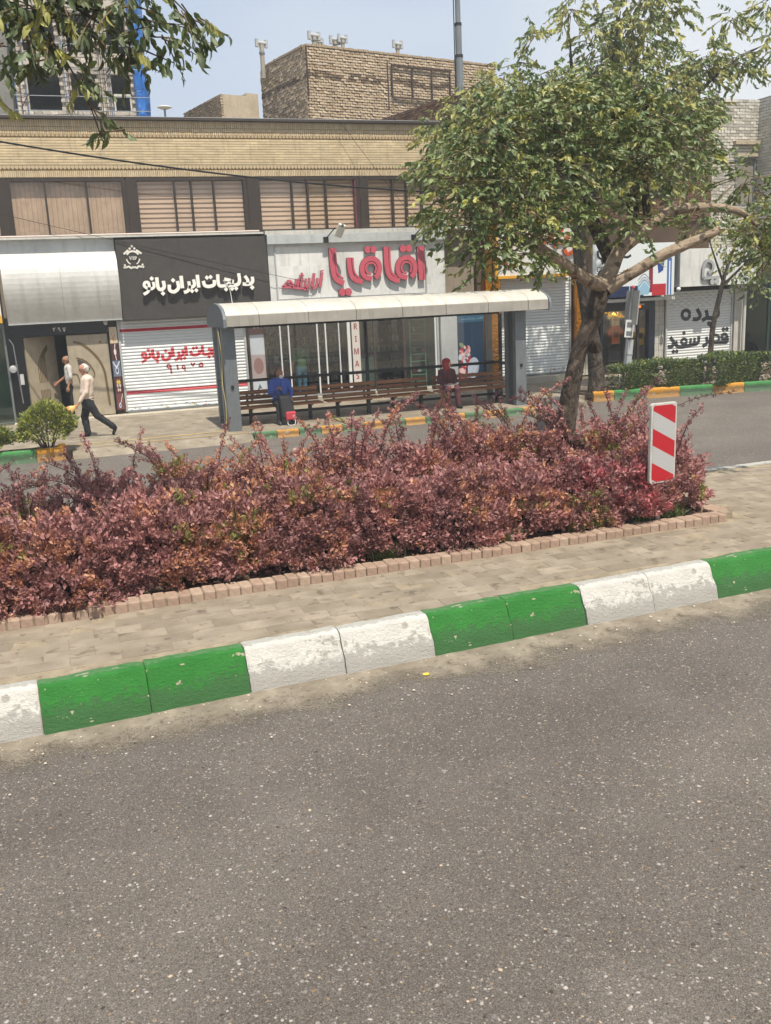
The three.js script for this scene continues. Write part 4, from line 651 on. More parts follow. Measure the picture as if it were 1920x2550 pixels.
// signs over those shops
{
  const y = thing('yellow_framed_sign', 'white box sign in a bright yellow frame with red lettering', 'sign', [12.8, 3.45, -26.1]);
  part('sign_face', [bb(0, 2.72, 0, 1.55, -0.8, 0)], std(0xf0f1f1, 0.4, { map: rep(grime, 0.4) }), y);
  part('frame', [bb(-0.06, 0.02, -0.06, 1.61, -0.7, 0.04), bb(2.7, 2.78, -0.06, 1.61, -0.7, 0.04), bb(0.02, 2.7, -0.06, 0.02, -0.7, 0.04), bb(0.02, 2.7, 1.53, 1.61, -0.7, 0.04)], std(0xd79c12, 0.4), y);
  const red = std(0xb83c20, 0.4), orange = std(0xc65a22, 0.4);
  const L = [[{ p: [[0.3, 0.95], [0.42, 0.85], [0.5, 0.98], [0.42, 1.1], [0.32, 1.0]], w: 0.12 }], [{ p: [[1.2, 1.25], [1.25, 1.0], [1.7, 0.98]], w: 0.1 }, { d: [1.45, 1.2], r: 0.07, round: true }], [{ p: [[1.85, 1.35], [1.9, 1.0], [2.3, 0.98], [2.45, 1.15]], w: 0.12 }, { d: [2.0, 0.85], r: 0.07, round: true }, { d: [2.2, 1.32], r: 0.07, round: true }], [{ p: [[2.3, 0.75], [2.4, 0.6], [2.65, 0.68]], w: 0.12 }]];
  letterSet(y, L, 0.05, red, orange, 0.01);
  part('red_plate', [bb(0.25, 0.62, 0.22, 0.42, 0.001, 0.02)], red, y); part('plate_lettering', new THREE.PlaneGeometry(0.34, 0.17).translate(0.435, 0.32, 0.022), std(0xffffff, 0.5, { map: canvasTex(128, 64, (c, w, h) => { c.fillStyle = '#a83220'; c.fillRect(0, 0, w, h); c.fillStyle = '#e8d8c0'; c.font = 'bold 52px sans-serif'; c.textAlign = 'center'; c.fillText('CT', 64, 52); }) }), y);
  const k = thing('clothes_shop_sign', 'pale sign board lettered COOK with blue and red shapes', 'sign', [16.2, 2.66, -26.2]);
  const art = canvasTex(1024, 512, (c, w, h) => {
    c.fillStyle = '#dbe0e2'; c.fillRect(0, 0, w, h);
    c.fillStyle = '#1d2a4e'; c.fillRect(0, h * 0.8, w * 0.62, h * 0.2); c.fillStyle = '#b5bec4'; c.fillRect(w * 0.16, h * 0.8, 14, h * 0.2); c.fillRect(w * 0.44, h * 0.8, 12, h * 0.2);
    strokeDraw(c, [{ p: [[60, 60], [70, 120], [120, 140], [190, 136], [250, 110]], w: 26 }, { p: [[300, 20], [350, 110], [420, 130], [470, 112]], w: 24 }, { p: [[100, 150], [150, 170], [200, 160]], w: 20 }, { d: [120, 178], r: 14, round: true }, { d: [170, 182], r: 14, round: true }], '#22272c', (x) => x, (q) => q);
    c.fillStyle = '#1b1e22'; c.font = 'bold 74px sans-serif'; c.fillText('COOK', 44, 262); c.font = 'italic 34px sans-serif'; c.fillText('Children\'s', 40, 312); c.fillRect(30, 272, 330, 3); c.font = '28px sans-serif'; c.fillText('@cook', 30, 392); c.font = 'bold 30px sans-serif'; c.fillText('0613666670', 420, 300);
    strokeDraw(c, [{ p: [[560, 240], [530, 252], [500, 246]], w: 6 }, { p: [[490, 225], [486, 250], [450, 250]], w: 6 }, { p: [[430, 236], [420, 256]], w: 6 }, { d: [540, 262], r: 4 }, { d: [470, 232], r: 4 }], '#2c3136', (x) => x, (q) => q);
    c.fillStyle = '#d6a64e'; c.fillRect(370, 250, 60, 130); c.fillStyle = '#7d2630'; c.fillRect(700, 150, 50, 330);
    c.fillStyle = '#8fb7cf'; c.beginPath(); c.moveTo(560, 400); c.lineTo(640, 340); c.lineTo(720, 400); c.lineTo(700, 500); c.lineTo(560, 500); c.fill(); for (let i = 0; i < 6; i++) { strokeDraw(c, [{ p: [[560 + i * 4, 420 + i * 14 - 60], [640, 360 + i * 14 - 60], [715, 420 + i * 14 - 60]], w: 7 }], i % 2 ? '#e8ebea' : '#23406b', (x) => x, (q) => q); }
    c.fillStyle = '#1f3f8a'; c.beginPath(); c.moveTo(790, 120); c.lineTo(900, 130); c.lineTo(880, 270); c.lineTo(820, 300); c.fill(); c.fillStyle = '#dfe3e4'; c.fillRect(760, 300, 150, 90); c.fillStyle = '#b3222c'; c.fillRect(740, 400, 180, 112); c.fillStyle = '#3d68a8'; c.fillRect(930, 150, 60, 360); c.fillStyle = '#e2e4e2'; c.fillRect(955, 180, 16, 330);
    dirt(c, w, h, 44, 90);
  });
  part('sign_box', [bb(0, 3.05, 0, 1.65, -0.6, -0.01)], M.alu, k); part('sign_print', new THREE.PlaneGeometry(3.05, 1.65).translate(1.525, 0.825, 0.0), std(0xffffff, 0.35, { map: art }), k);
  const w = thing('curtain_shop_sign', 'plain white box sign with a raised silver emblem above the lettered shutter', 'sign', [19.4, 2.88, -26.1]);
  part('sign_box', [rb(0, 3.05, 0, 1.2, -0.85, 0, 0.01)], std(0xeef0f2, 0.4, { map: rep(grime, 0.4) }), w);
  letterSet(w, [[{ p: [[0.85, 0.25], [0.86, 0.6], [1.0, 0.8], [1.2, 0.72], [1.22, 0.5], [1.05, 0.42]], w: 0.09 }, { p: [[0.86, 0.25], [1.5, 0.26]], w: 0.09 }], [{ d: [1.22, 0.12], r: 0.09, round: true }, { d: [1.4, 0.12], r: 0.09, round: true }]], 0.05, M.steel, M.alu, 0.03);
  part('sign_digits', new THREE.PlaneGeometry(0.5, 0.18).translate(2.72, 0.18, 0.004), std(0xffffff, 0.4, { map: canvasTex(256, 96, (c, a, h) => { c.fillStyle = '#d3d7da'; c.fillRect(0, 0, a, h); c.fillStyle = '#44484c'; c.font = '80px sans-serif'; c.fillText('3710', 20, 80); }) }), w);
  const bulb = thing('globe_lamp', 'small white globe lamp between the two right-hand signs', 'lamp', [19.32, 2.82, -26.05]); part('globe', [new THREE.SphereGeometry(0.07, 14, 10)], std(0xe4e4e0, 0.3), bulb); part('cap', [rod([0, 0.06, 0], [0, 0.14, 0], 0.03), rod([0, 0.1, 0], [0, 0.1, -0.12], 0.01)], M.steel, bulb);
  const neon = thing('neon_sign', 'glowing yellow neon lettering inside the clothes shop window', 'sign', [17.05, 1.98, -26.84]); const nm = new THREE.MeshStandardMaterial({ color: 0x8a6a20, emissive: 0xf0b030, emissiveIntensity: 0.8 });
  const nl = [[{ p: [[0.05, 0.3], [0.02, 0.2], [0.1, 0.18]], w: 0.022 }], [{ p: [[0.78, 0.1], [0.72, 0.02], [0.66, 0.06]], w: 0.02 }, { p: [[0.62, 0.14], [0.58, 0.04], [0.5, 0.06]], w: 0.02 }], [{ p: [[0.5, 0.2], [0.46, 0.08], [0.36, 0.1], [0.34, 0.16]], w: 0.02 }, { p: [[0.32, 0.28], [0.34, 0.08]], w: 0.02 }, { p: [[0.28, 0.16], [0.22, 0.08], [0.14, 0.14], [0.26, 0.3]], w: 0.02 }], [{ d: [0.42, 0.28], r: 0.015 }, { d: [0.47, 0.28], r: 0.015 }]];
  for (const l of nl) { const m = mesh('neon_letter', mg(l.map((s) => strokeGeo(s, 0.012))), nm, neon); void m; }
  part('neon_backing', [bb(-0.02, 0.84, -0.02, 0.34, -0.012, -0.006)], M.glass, neon);
  const nlp = new THREE.PointLight(0xf0b030, 0.25); nlp.position.set(0.4, 0.15, 0.03); nlp.castShadow = true; nlp.name = 'neon_light'; neon.add(nlp);
  const led = thing('led_sign', 'small lit orange sign over the clothes shop door', 'sign', [18.2, 2.28, -26.72]); part('led_face', [bb(-0.14, 0.14, 0, 0.07, 0, 0.03)], new THREE.MeshStandardMaterial({ color: 0x8a4a10, emissive: 0xff8a20, emissiveIntensity: 0.9 }), led); part('led_case', [bb(-0.4, 0.28, 0.075, 0.13, -0.08, 0.03), bb(-0.14, 0.14, 0, 0.074, -0.08, -0.002)], M.steel, led);
  const lp = new THREE.PointLight(0xff8a20, 0.2); lp.position.set(0, 0.03, 0.06); lp.castShadow = true; lp.name = 'led_light'; led.add(lp);
  // clothes in the window
  const tee = () => { const s = new THREE.Shape([[-0.14, 0], [-0.15, 0.34], [-0.25, 0.26], [-0.31, 0.36], [-0.17, 0.52], [-0.07, 0.55], [0, 0.51], [0.07, 0.55], [0.17, 0.52], [0.31, 0.36], [0.25, 0.26], [0.15, 0.34], [0.14, 0]].map((q) => new THREE.Vector2(...q))); return new THREE.ExtrudeGeometry(s, { depth: 0.08, bevelEnabled: true, bevelSize: 0.02, bevelThickness: 0.03, bevelSegments: 2 }); };
  for (const [x, yy, z, c, l, hl] of [[17.62, 1.15, -27.15, 0xb5602a, 'orange child T-shirt displayed in the clothes shop window', 0x6a3a1c], [18.6, 1.05, -27.2, 0xc0a02a, 'yellow child T-shirt displayed beside the shop door', 0x3b3b38], [17.7, 1.68, -27.3, 0xb9bda6, 'pale shirt hanging high in the clothes shop window', 0x9a9e8a], [18.58, 1.72, -27.4, 0x8f9a8a, 'grey-green shirt hanging above the yellow T-shirt', 0x5f6a5a]]) {
    const t = thing('t_shirt', l, 'shirt', [x, yy, z], 0, 'clothes in the shop window'); part('cloth', tee(), std(c, 0.9), t); part('chest_print', [bb(-0.09, 0.09, 0.2, 0.38, 0.112, 0.118)], std(hl, 0.9), t); part('hanger', [rod([0, 0.5, 0.04], [0, 2.66 - yy - 0.1, 0.04], 0.006), rod([-0.15, 0.48, 0.04], [0.15, 0.48, 0.04], 0.01)], M.steel, t);
  }
  const dk = thing('garment_stand', 'black garment on a stand under the orange T-shirt', 'clothes', [17.6, 0.5, -27.15]); part('garment', [rb(-0.26, 0.26, 0.0, 0.55, -0.08, 0.08, 0.06)], std(0x16161a, 0.9), dk); part('stand', [rod([0, -0.32, 0], [0, 0.1, 0], 0.02)], M.steel, dk);
}
// ---------- white brick building and the shop at the far right ----------
{
  const b = thing('white_brick_building', 'tall white-painted brick building at the right behind the trees', 'building');
  part('core', [bb(21.35, 23.55, 4.0, 8.96, -38, -27.62), bb(23.62, 40, 4.0, 9.0, -38, -24.8), bb(22.5, 40, 2.9, 4.0, -38, -27.0)], std(0x9a948a, 0.95, { map: rep(grime, 0.5) }), b);
  part('ground_wall', [bb(28, 40, 0, 2.9, -38, -27), bb(22.5, 28, 0, 2.9, -38, -31)], std(0x8a9188, 0.95), b);
  const f = sub('front_wall', b, [21.3, 0, -27.6]); brickFace(f, 2.28, 4.9, 0.24, 0.098, whiteBrick, 61, { y0: 4.05, keep: 280, near: (x, y) => y > 5.0, skip: (x, y) => x > 1.36 && x < 2.2 && y > 5.5 && y < 7.1, rough: 0.02, gap: 0.016 });
  const w = sub('window', b, [22.66, 5.5, -27.6]); mesh('frame', mg([bb(0, 0.05, 0, 1.6, -0.06, 0.03), bb(0.78, 0.84, 0, 1.6, -0.06, 0.03), bb(0.05, 0.78, 0, 0.06, -0.06, 0.03), bb(0.05, 0.78, 1.54, 1.6, -0.06, 0.03)]), M.steel, w); mesh('pane', bb(0.05, 0.78, 0.06, 1.54, -0.04, -0.03), std(0x232829, 0.1), w); mesh('lintel', bb(-0.1, 0.92, 1.62, 1.72, -0.05, 0.12), M.plaster, w);
  part('ledge', [bb(22.5, 23.6, 7.5, 7.62, -27.7, -27.4)], M.plaster, b);
  const s = sub('side_wall', b, [23.58, 0, -27.6], -Math.PI / 2); brickFace(s, 2.8, 4.9, 0.24, 0.098, whiteBrick, 62, { y0: 4.05, keep: 20, near: () => true, rough: 0.02, gap: 0.016 });
  const g = thing('green_glass_shop', 'shop front with green glass panes at the right edge', 'shopfront', [22.6, 0.15, -26.9]);
  for (let i = 0; i < 4; i++) part('pane', [bb(0.1 + i * 1.1, 1.12 + i * 1.1, 0.1, 2.7, -0.05, -0.04)], glassMat(0x7fae94), g);
  part('frame', [bb(0, 4.6, 2.7, 2.85, -0.1, 0), bb(0, 4.6, 0, 0.1, -0.1, 0), ...[0, 1.13, 2.23, 3.33].map((x) => bb(x, x + 0.08, 0.1, 2.7, -0.1, 0))], std(0x35594a, 0.5), g);
  part('tall_cabinet', [bb(0.5, 0.75, 0.1, 2.4, -1.2, -0.8), bb(0.55, 0.7, 2.4, 2.6, -1.1, -0.9)], std(0xb5bfa8, 0.6), g);
  const p = thing('white_post', 'slim white post at the right end of the lettered shutter', 'post', [22.36, 0.15, -26.5]); part('shaft', [rod([0, 0, 0], [0, 2.75, 0], 0.055, 0.055, 12)], M.white, p); part('foot', [rod([0, 0, 0], [0, 0.05, 0], 0.1, 0.09, 12)], M.steel, p); part('top_cap', [rod([0, 2.75, 0], [0, 2.8, 0], 0.065, 0.05, 12)], M.white, p);
  // motorcycles parked in front of it
  const tyre = new THREE.TorusGeometry(0.25, 0.05, 8, 20), dk = std(0x17171a, 0.35), ch = std(0x55585c, 0.3, { metalness: 0.6 });
  for (const [x, z, c, lab] of [[22.9, -25.2, 0x2c1418, 'dark parked motorcycle nearest the white post'], [23.9, -25.0, 0x14181f, 'dark parked motorcycle at the right edge behind the hedge']]) {
    const m = thing('motorcycle', lab, 'motorcycle', [x, 0.15, z], 0.5, 'motorcycles parked by the green shop');
    for (const q of [-0.62, 0.62]) { const wh = sub('wheel', m, [q, 0.3, 0]); mesh('tyre', tyre, dk, wh); mesh('rim', rod([0, 0, -0.03], [0, 0, 0.03], 0.16, 0.16, 14), ch, wh); }
    part('frame', [rod([-0.62, 0.3, 0.07], [-0.1, 0.4, 0.07], 0.025), rod([-0.1, 0.35, 0], [0.4, 0.8, 0], 0.035), rod([-0.1, 0.4, 0], [-0.5, 0.7, 0], 0.03)], ch, m); part('fork', [rod([0.62, 0.3, 0.07], [0.4, 0.95, 0.07], 0.022), rod([0.62, 0.3, -0.07], [0.4, 0.95, -0.07], 0.022)], ch, m);
    part('engine', [rb(-0.2, 0.2, 0.22, 0.5, -0.12, 0.12, 0.04)], ch, m); part('fuel_tank', [(() => { const g2 = new THREE.SphereGeometry(0.2, 14, 10); g2.scale(1.35, 0.75, 0.75); return g2.translate(0.15, 0.78, 0); })()], std(c, 0.25), m); part('seat', [rb(-0.62, 0.0, 0.72, 0.83, -0.13, 0.13, 0.045)], dk, m);
    part('handlebar', [rod([0.38, 1.02, -0.34], [0.42, 0.98, 0], 0.014), rod([0.38, 1.02, 0.34], [0.42, 0.98, 0], 0.014)], ch, m); part('headlight', [rod([0.46, 0.88, 0], [0.58, 0.87, 0], 0.09, 0.1, 14)], ch, m); part('mudguard', [bx(0.3, 0.03, 0.12, -0.68, 0.6, 0, 0, 0.35)], dk, m);
  }
}
// ---------- behind: tan brick block, low block, unfinished tower ----------
{
  const a = 13 * Math.PI / 180, c = [10.55, 0, -38];
  const b = thing('tan_brick_building', 'tall tan brick building rising behind the beige parapet', 'building', c, a);
  part('core', [bb(0.0, 9.5, 0, 12.7, -4.15, -0.02), bb(0.02, 9.5, 12.7, 12.72, -4.15, -0.05)], std(0x8d7960, 0.95, { map: rep(grime, 0.7) }), b);
  const pick = (x, y, R) => (y > 11.55 + 0.05 * Math.sin(x * 2) && y < 11.82 + 0.05 * Math.sin(x * 3) && R() < 0.8 && x < 7 ? 5 + Math.floor(R() * 2) : Math.floor(R() * 5)), mats = [...tan, ...soot];
  const fr = sub('front_wall', b); brickFace(fr, 9.5, 3.2, 0.235, 0.105, mats, 71, { y0: 9.55, keep: 290, near: (x, y) => x < 7.6 && y > 10.1, pick, rough: 0.03, gap: 0.03, uneven: 0.035, tilt: 0.06 });
  const lf = sub('side_wall', b, [0, 0, -4.15], -Math.PI / 2); brickFace(lf, 4.15, 3.2, 0.235, 0.105, mats, 72, { y0: 9.55, pick: (x, y, R) => (y > 11.55 && y < 11.8 && R() < 0.8 ? 5 + Math.floor(R() * 2) : Math.floor(R() * 5)), rough: 0.03, gap: 0.022, uneven: 0.035, tilt: 0.06 });
  const cop = []; const R = rng(8); for (let x = 0; x < 9.4; x += 0.24) cop.push(bx(0.22, 0.07 + R() * 0.03, 0.3, x + 0.12, 12.72, -0.1, (R() - 0.5) * 0.1)); for (let z = -0.3; z > -4.1; z -= 0.24) cop.push(bx(0.3, 0.07 + R() * 0.03, 0.22, 0.1, 12.72, z, (R() - 0.5) * 0.1)); stuff(part('coping_bricks', cop, tan[3], b));
  part('drain_pipe', [rod([0.0, 10.9, 0.06], [0.0, 12.7, 0.06], 0.03), rod([3.75, 10.6, 0.07], [3.75, 12.45, 0.07], 0.025)], M.rust, b);
  const fm = thing('billboard_frame', 'empty rusty steel billboard frame fixed to the tan brick wall', 'frame', c, a);
  part('rail', [bb(3.9, 6.95, 12.28, 12.34, 0.08, 0.14)], M.rust, fm); part('rail', [bb(3.9, 6.95, 11.06, 11.12, 0.08, 0.14)], M.rust, fm); for (const x of [3.92, 4.93, 5.94, 6.9]) part('post', [bb(x - 0.03, x + 0.03, 11.13, 12.27, 0.08, 0.14)], M.rust, fm);
  part('bracket', [3.92, 4.93, 5.94, 6.9].map((x) => rod([x, 11.2, 0.0], [x, 11.09, 0.12], 0.015)), M.rust, fm);
  const vent = (x, y, z, h, r, lab) => { const v = thing('chimney_vent', lab, 'vent', [x, y, z], 0.3, 'flue pipes on the tan brick roof'); part('flue', [rod([0, 0, 0], [0, h, 0], r, r * 0.95, 10)], std(0xb2aba0, 0.7, { map: rep(grime, 2) }), v); part('collar', [rod([0, h * 0.72, 0], [0, h * 0.78, 0], r * 1.25, r * 1.25, 10)], M.steel, v); part('cowl', [rod([-r * 2.2, h + 0.06, 0], [r * 2.2, h + 0.06, 0], r * 0.85, r * 0.85, 10), rod([-r * 2.2, h - 0.1, 0], [-r * 2.2, h + 0.2, 0], r * 0.8, r * 0.8, 10), rod([r * 2.2, h - 0.1, 0], [r * 2.2, h + 0.2, 0], r * 0.8, r * 0.8, 10)], M.alu, v); };
  vent(9.55, 12.2, -41.2, 1.3, 0.1, 'tall pale flue pipe at the left corner of the tan brick building');
  vent(11.1, 12.7, -38.6, 0.5, 0.1, 'flue pipe with H-shaped cowl, left of the roof-edge pair'); vent(11.42, 12.7, -39.0, 0.38, 0.07, 'short thin flue pipe between the two roof-edge cowls');
  vent(12.05, 12.7, -38.9, 0.45, 0.09, 'flue pipe with H-shaped cowl, middle of the roof edge'); vent(12.35, 12.7, -38.8, 0.5, 0.08, 'dark-capped flue pipe close to the roof-edge middle'); vent(14.9, 12.7, -39.3, 0.5, 0.09, 'lone flue pipe on the roof above the billboard frame');
  const l = thing('low_block', 'low brick and plaster roof block left of the tan brick building', 'building', [7.18, 0, -38.2], a);
  part('plaster_wall', [bb(0, 1.14, 0, 10.93, -4, 0)], M.plaster, l); part('plaster_wall', [bb(1.142, 1.65, 0, 11.1, -4, -0.3)], M.plaster, l);
  const ls = sub('side_wall', l, [-0.06, 0, -4], -Math.PI / 2); mesh('mortar', bb(0, 3.95, 9, 10.95, -0.05, -0.01), tan[3], ls); brickFace(ls, 4, 1.5, 0.235, 0.1, [tan[1], tan[3], tan[4]], 74, { y0: 9.45, rough: 0.03, gap: 0.022 });
}
{
  const b = thing('unfinished_building', 'unfinished grey block building with empty window openings', 'building', [0, 0, -38]);
  const open = []; for (const [x0, x1] of [[0.13, 1.25], [1.63, 2.56], [3.05, 3.74]]) for (const [y0, y1] of [[8.3, 9.6], [10.2, 11.5], [12.2, 13.5], [14.2, 15.5]]) open.push([x0, x1, y0, y1]);
  const inside = (x, y) => open.some(([a, c, d, e]) => x > a - 0.06 && x < c + 0.06 && y > d - 0.02 && y < e + 0.02);
  const fw = sub('front_wall', b, [-0.32, 0, 0]); brickFace(fw, 4.37, 8.4, 0.28, 0.14, block, 81, { y0: 8.1, keep: 300, near: (x, y) => y > 9.9 && y < 14.3, skip: (x, y) => inside(x - 0.32, y), rough: 0.03, gap: 0.018, uneven: 0.02 });
  const bk = []; const xs = [-0.32, 0.13, 1.25, 1.63, 2.56, 3.05, 3.74, 4.05]; for (let i = 0; i < xs.length - 1; i += 2) bk.push(bb(xs[i], xs[i + 1], 0, 16.5, -0.25, -0.04)); for (const [x0, x1] of [[0.13, 1.25], [1.63, 2.56], [3.05, 3.74]]) { let p = 0; for (const [y0, y1] of [[8.3, 9.6], [10.2, 11.5], [12.2, 13.5], [14.2, 15.5]]) { bk.push(bb(x0, x1, p, y0, -0.25, -0.04)); p = y1; } bk.push(bb(x0, x1, p, 16.5, -0.25, -0.04)); }
  part('wall_core', bk, std(0xc4bbb1, 0.95, { map: rep(grime, 1) }), b);
  for (const y of [7.9, 9.9, 11.9, 13.9, 15.9]) { part('floor_slab', [bb(-0.3, 4.03, y - 0.2, y, -7, -0.26)], M.plasterGrey, b); part('edge_beam', [bb(-0.34, 4.07, y - 0.22, y + 0.02, -0.03, 0.06)], std(0xcfc8c0, 0.95, { map: rep(grime, 1) }), b); }
  part('rear_wall', [bb(-0.32, 4.05, 0, 16.5, -7.2, -7.0), bb(-0.32, -0.2, 0, 16.5, -7, -0.26), bb(3.93, 4.05, 0, 16.5, -7, -0.26)], M.plasterGrey, b);
  part('plaster_wing', [bb(-6, -0.36, 0, 16.5, -9, -1.6)], M.plasterGrey, b);
  part('small_frame', [bb(3.1, 3.7, 10.72, 10.8, -0.03, 0.03), bb(3.08, 3.14, 10.2, 10.72, -0.03, 0.03), bb(3.66, 3.72, 10.2, 10.72, -0.03, 0.03)], M.white, b);
  // scaffolding: a thing of its own, standing against the wall
  const s = thing('scaffolding', 'thin blue and rusty scaffold poles against the unfinished building', 'scaffolding', [0, 0, -37.6]); const blue = std(0x3f5f86, 0.5), R = rng(12);
  for (const [x, m] of [[-0.28, blue], [-0.12, M.rust], [0.05, blue], [1.42, blue], [1.55, M.rust], [2.64, M.rust], [2.8, M.rust], [2.95, blue], [3.9, blue]]) part('standard', [rod([x, 0, 0.1 * R()], [x + (R() - 0.5) * 0.06, 16.5, 0.1 * R()], 0.017, 0.017, 6)], m, s);
  for (const y of [10.15, 10.62, 11.55, 12.35, 13.4, 14.3]) part('ledger', [rod([-0.4, y + (R() - 0.5) * 0.1, 0.06], [4.3, y + (R() - 0.5) * 0.1, 0.06], 0.015, 0.015, 6)], std(0x8a8f92, 0.5), s);
  for (const [x, y] of [[-0.15, 10.2], [1.5, 10.6], [2.75, 11.0], [1.45, 12.6]]) part('brace', [rod([x, y, 0.1], [x + 0.3, y + 0.5, 0.1], 0.02, 0.02, 6)], M.rust, s);
  const t = thing('blue_tarpaulin', 'crumpled blue tarpaulin hanging down the corner of the unfinished building', 'tarpaulin', [4.06, 0, -37.9]);
  const g = new THREE.PlaneGeometry(0.62, 9, 14, 130).translate(0.08, 12.2, 0); const p = g.attributes.position; for (let i = 0; i < p.count; i++) { const x = p.getX(i), y = p.getY(i), n = fbm(x * 3 + 9, y * 1.6, 999, 7, 4); p.setXYZ(i, x * (0.75 + 0.35 * vnoise(y * 0.9, 2, 999, 5)), y, 0.3 * (n - 0.5) - Math.max(0, x - 0.15) * 1.6 + 0.08); } g.computeVertexNormals();
  part('sheet', g, std(0x1f66b4, 0.38, { side: THREE.DoubleSide }), t); part('tie_rope', [12.0, 10.9, 13.4, 14.8].map((y) => rod([-0.25, y, 0.06], [0.1, y + 0.05, 0.2], 0.008, 0.008, 5)), M.black, t);
}
// ---------- roof vent, lamp mast, cables ----------
{
  const v = thing('roof_vent', 'white mushroom-shaped vent on the beige roof edge', 'vent', [3.6, 8.12, -27.9]); part('stem', [rod([0, -0.35, 0], [0, 0.3, 0], 0.03, 0.03, 8)], M.steel, v); part('hood', [(() => { const q = new THREE.SphereGeometry(0.2, 16, 8, 0, 6.3, 0, 1.57); q.scale(1, 0.28, 1); return q.translate(0, 0.3, 0); })(), rod([0, 0.26, 0], [0, 0.3, 0], 0.1, 0.2, 14)], M.white, v);
  const l = thing('lamp_mast', 'tall stepped grey steel lamp mast behind the roofs', 'mast', [14.85, 0, -33]);
  for (const [y0, y1, r] of [[0, 11.3, 0.15], [11.3, 12.35, 0.125], [12.35, 16, 0.1]]) part('mast_section', [rod([0, y0, 0], [0, y1, 0], r, r, 8)], M.steel, l); part('joint_band', [rod([0, 11.25, 0], [0, 11.35, 0], 0.16, 0.16, 8), rod([0, 12.3, 0], [0, 12.4, 0], 0.135, 0.135, 8)], M.black, l); part('cable', [rod([-0.17, 9, 0], [-0.15, 16, 0], 0.02)], M.black, l);
  const sag = (a, b, s, r, name, lab) => { const pts = []; for (let i = 0; i <= 12; i++) { const t = i / 12; pts.push([lerp(a[0], b[0], t), lerp(a[1], b[1], t) - s * 4 * t * (1 - t), lerp(a[2], b[2], t)]); } const m = mesh(name, limb(pts, [r, r], 6, 0, 1, 3), M.black, scene); m.userData = { label: lab, category: 'cable' }; };
  sag([-4.2, 7.55, -24], [13.5, 5.55, -24], 0.42, 0.022, 'power_cable', 'thick black cable sagging across the beige facade');
  sag([8.2, 7.9, -26.5], [10.4, 5.0, -26.2], 0.02, 0.006, 'thin_wire', 'thin wire hanging from the roof edge to the sign ledge');
  sag([-1.0, 5.55, -26.4], [7.1, 3.5, -26.25], 0.03, 0.006, 'thin_wire', 'thin wire running down across the awning and black sign');
}
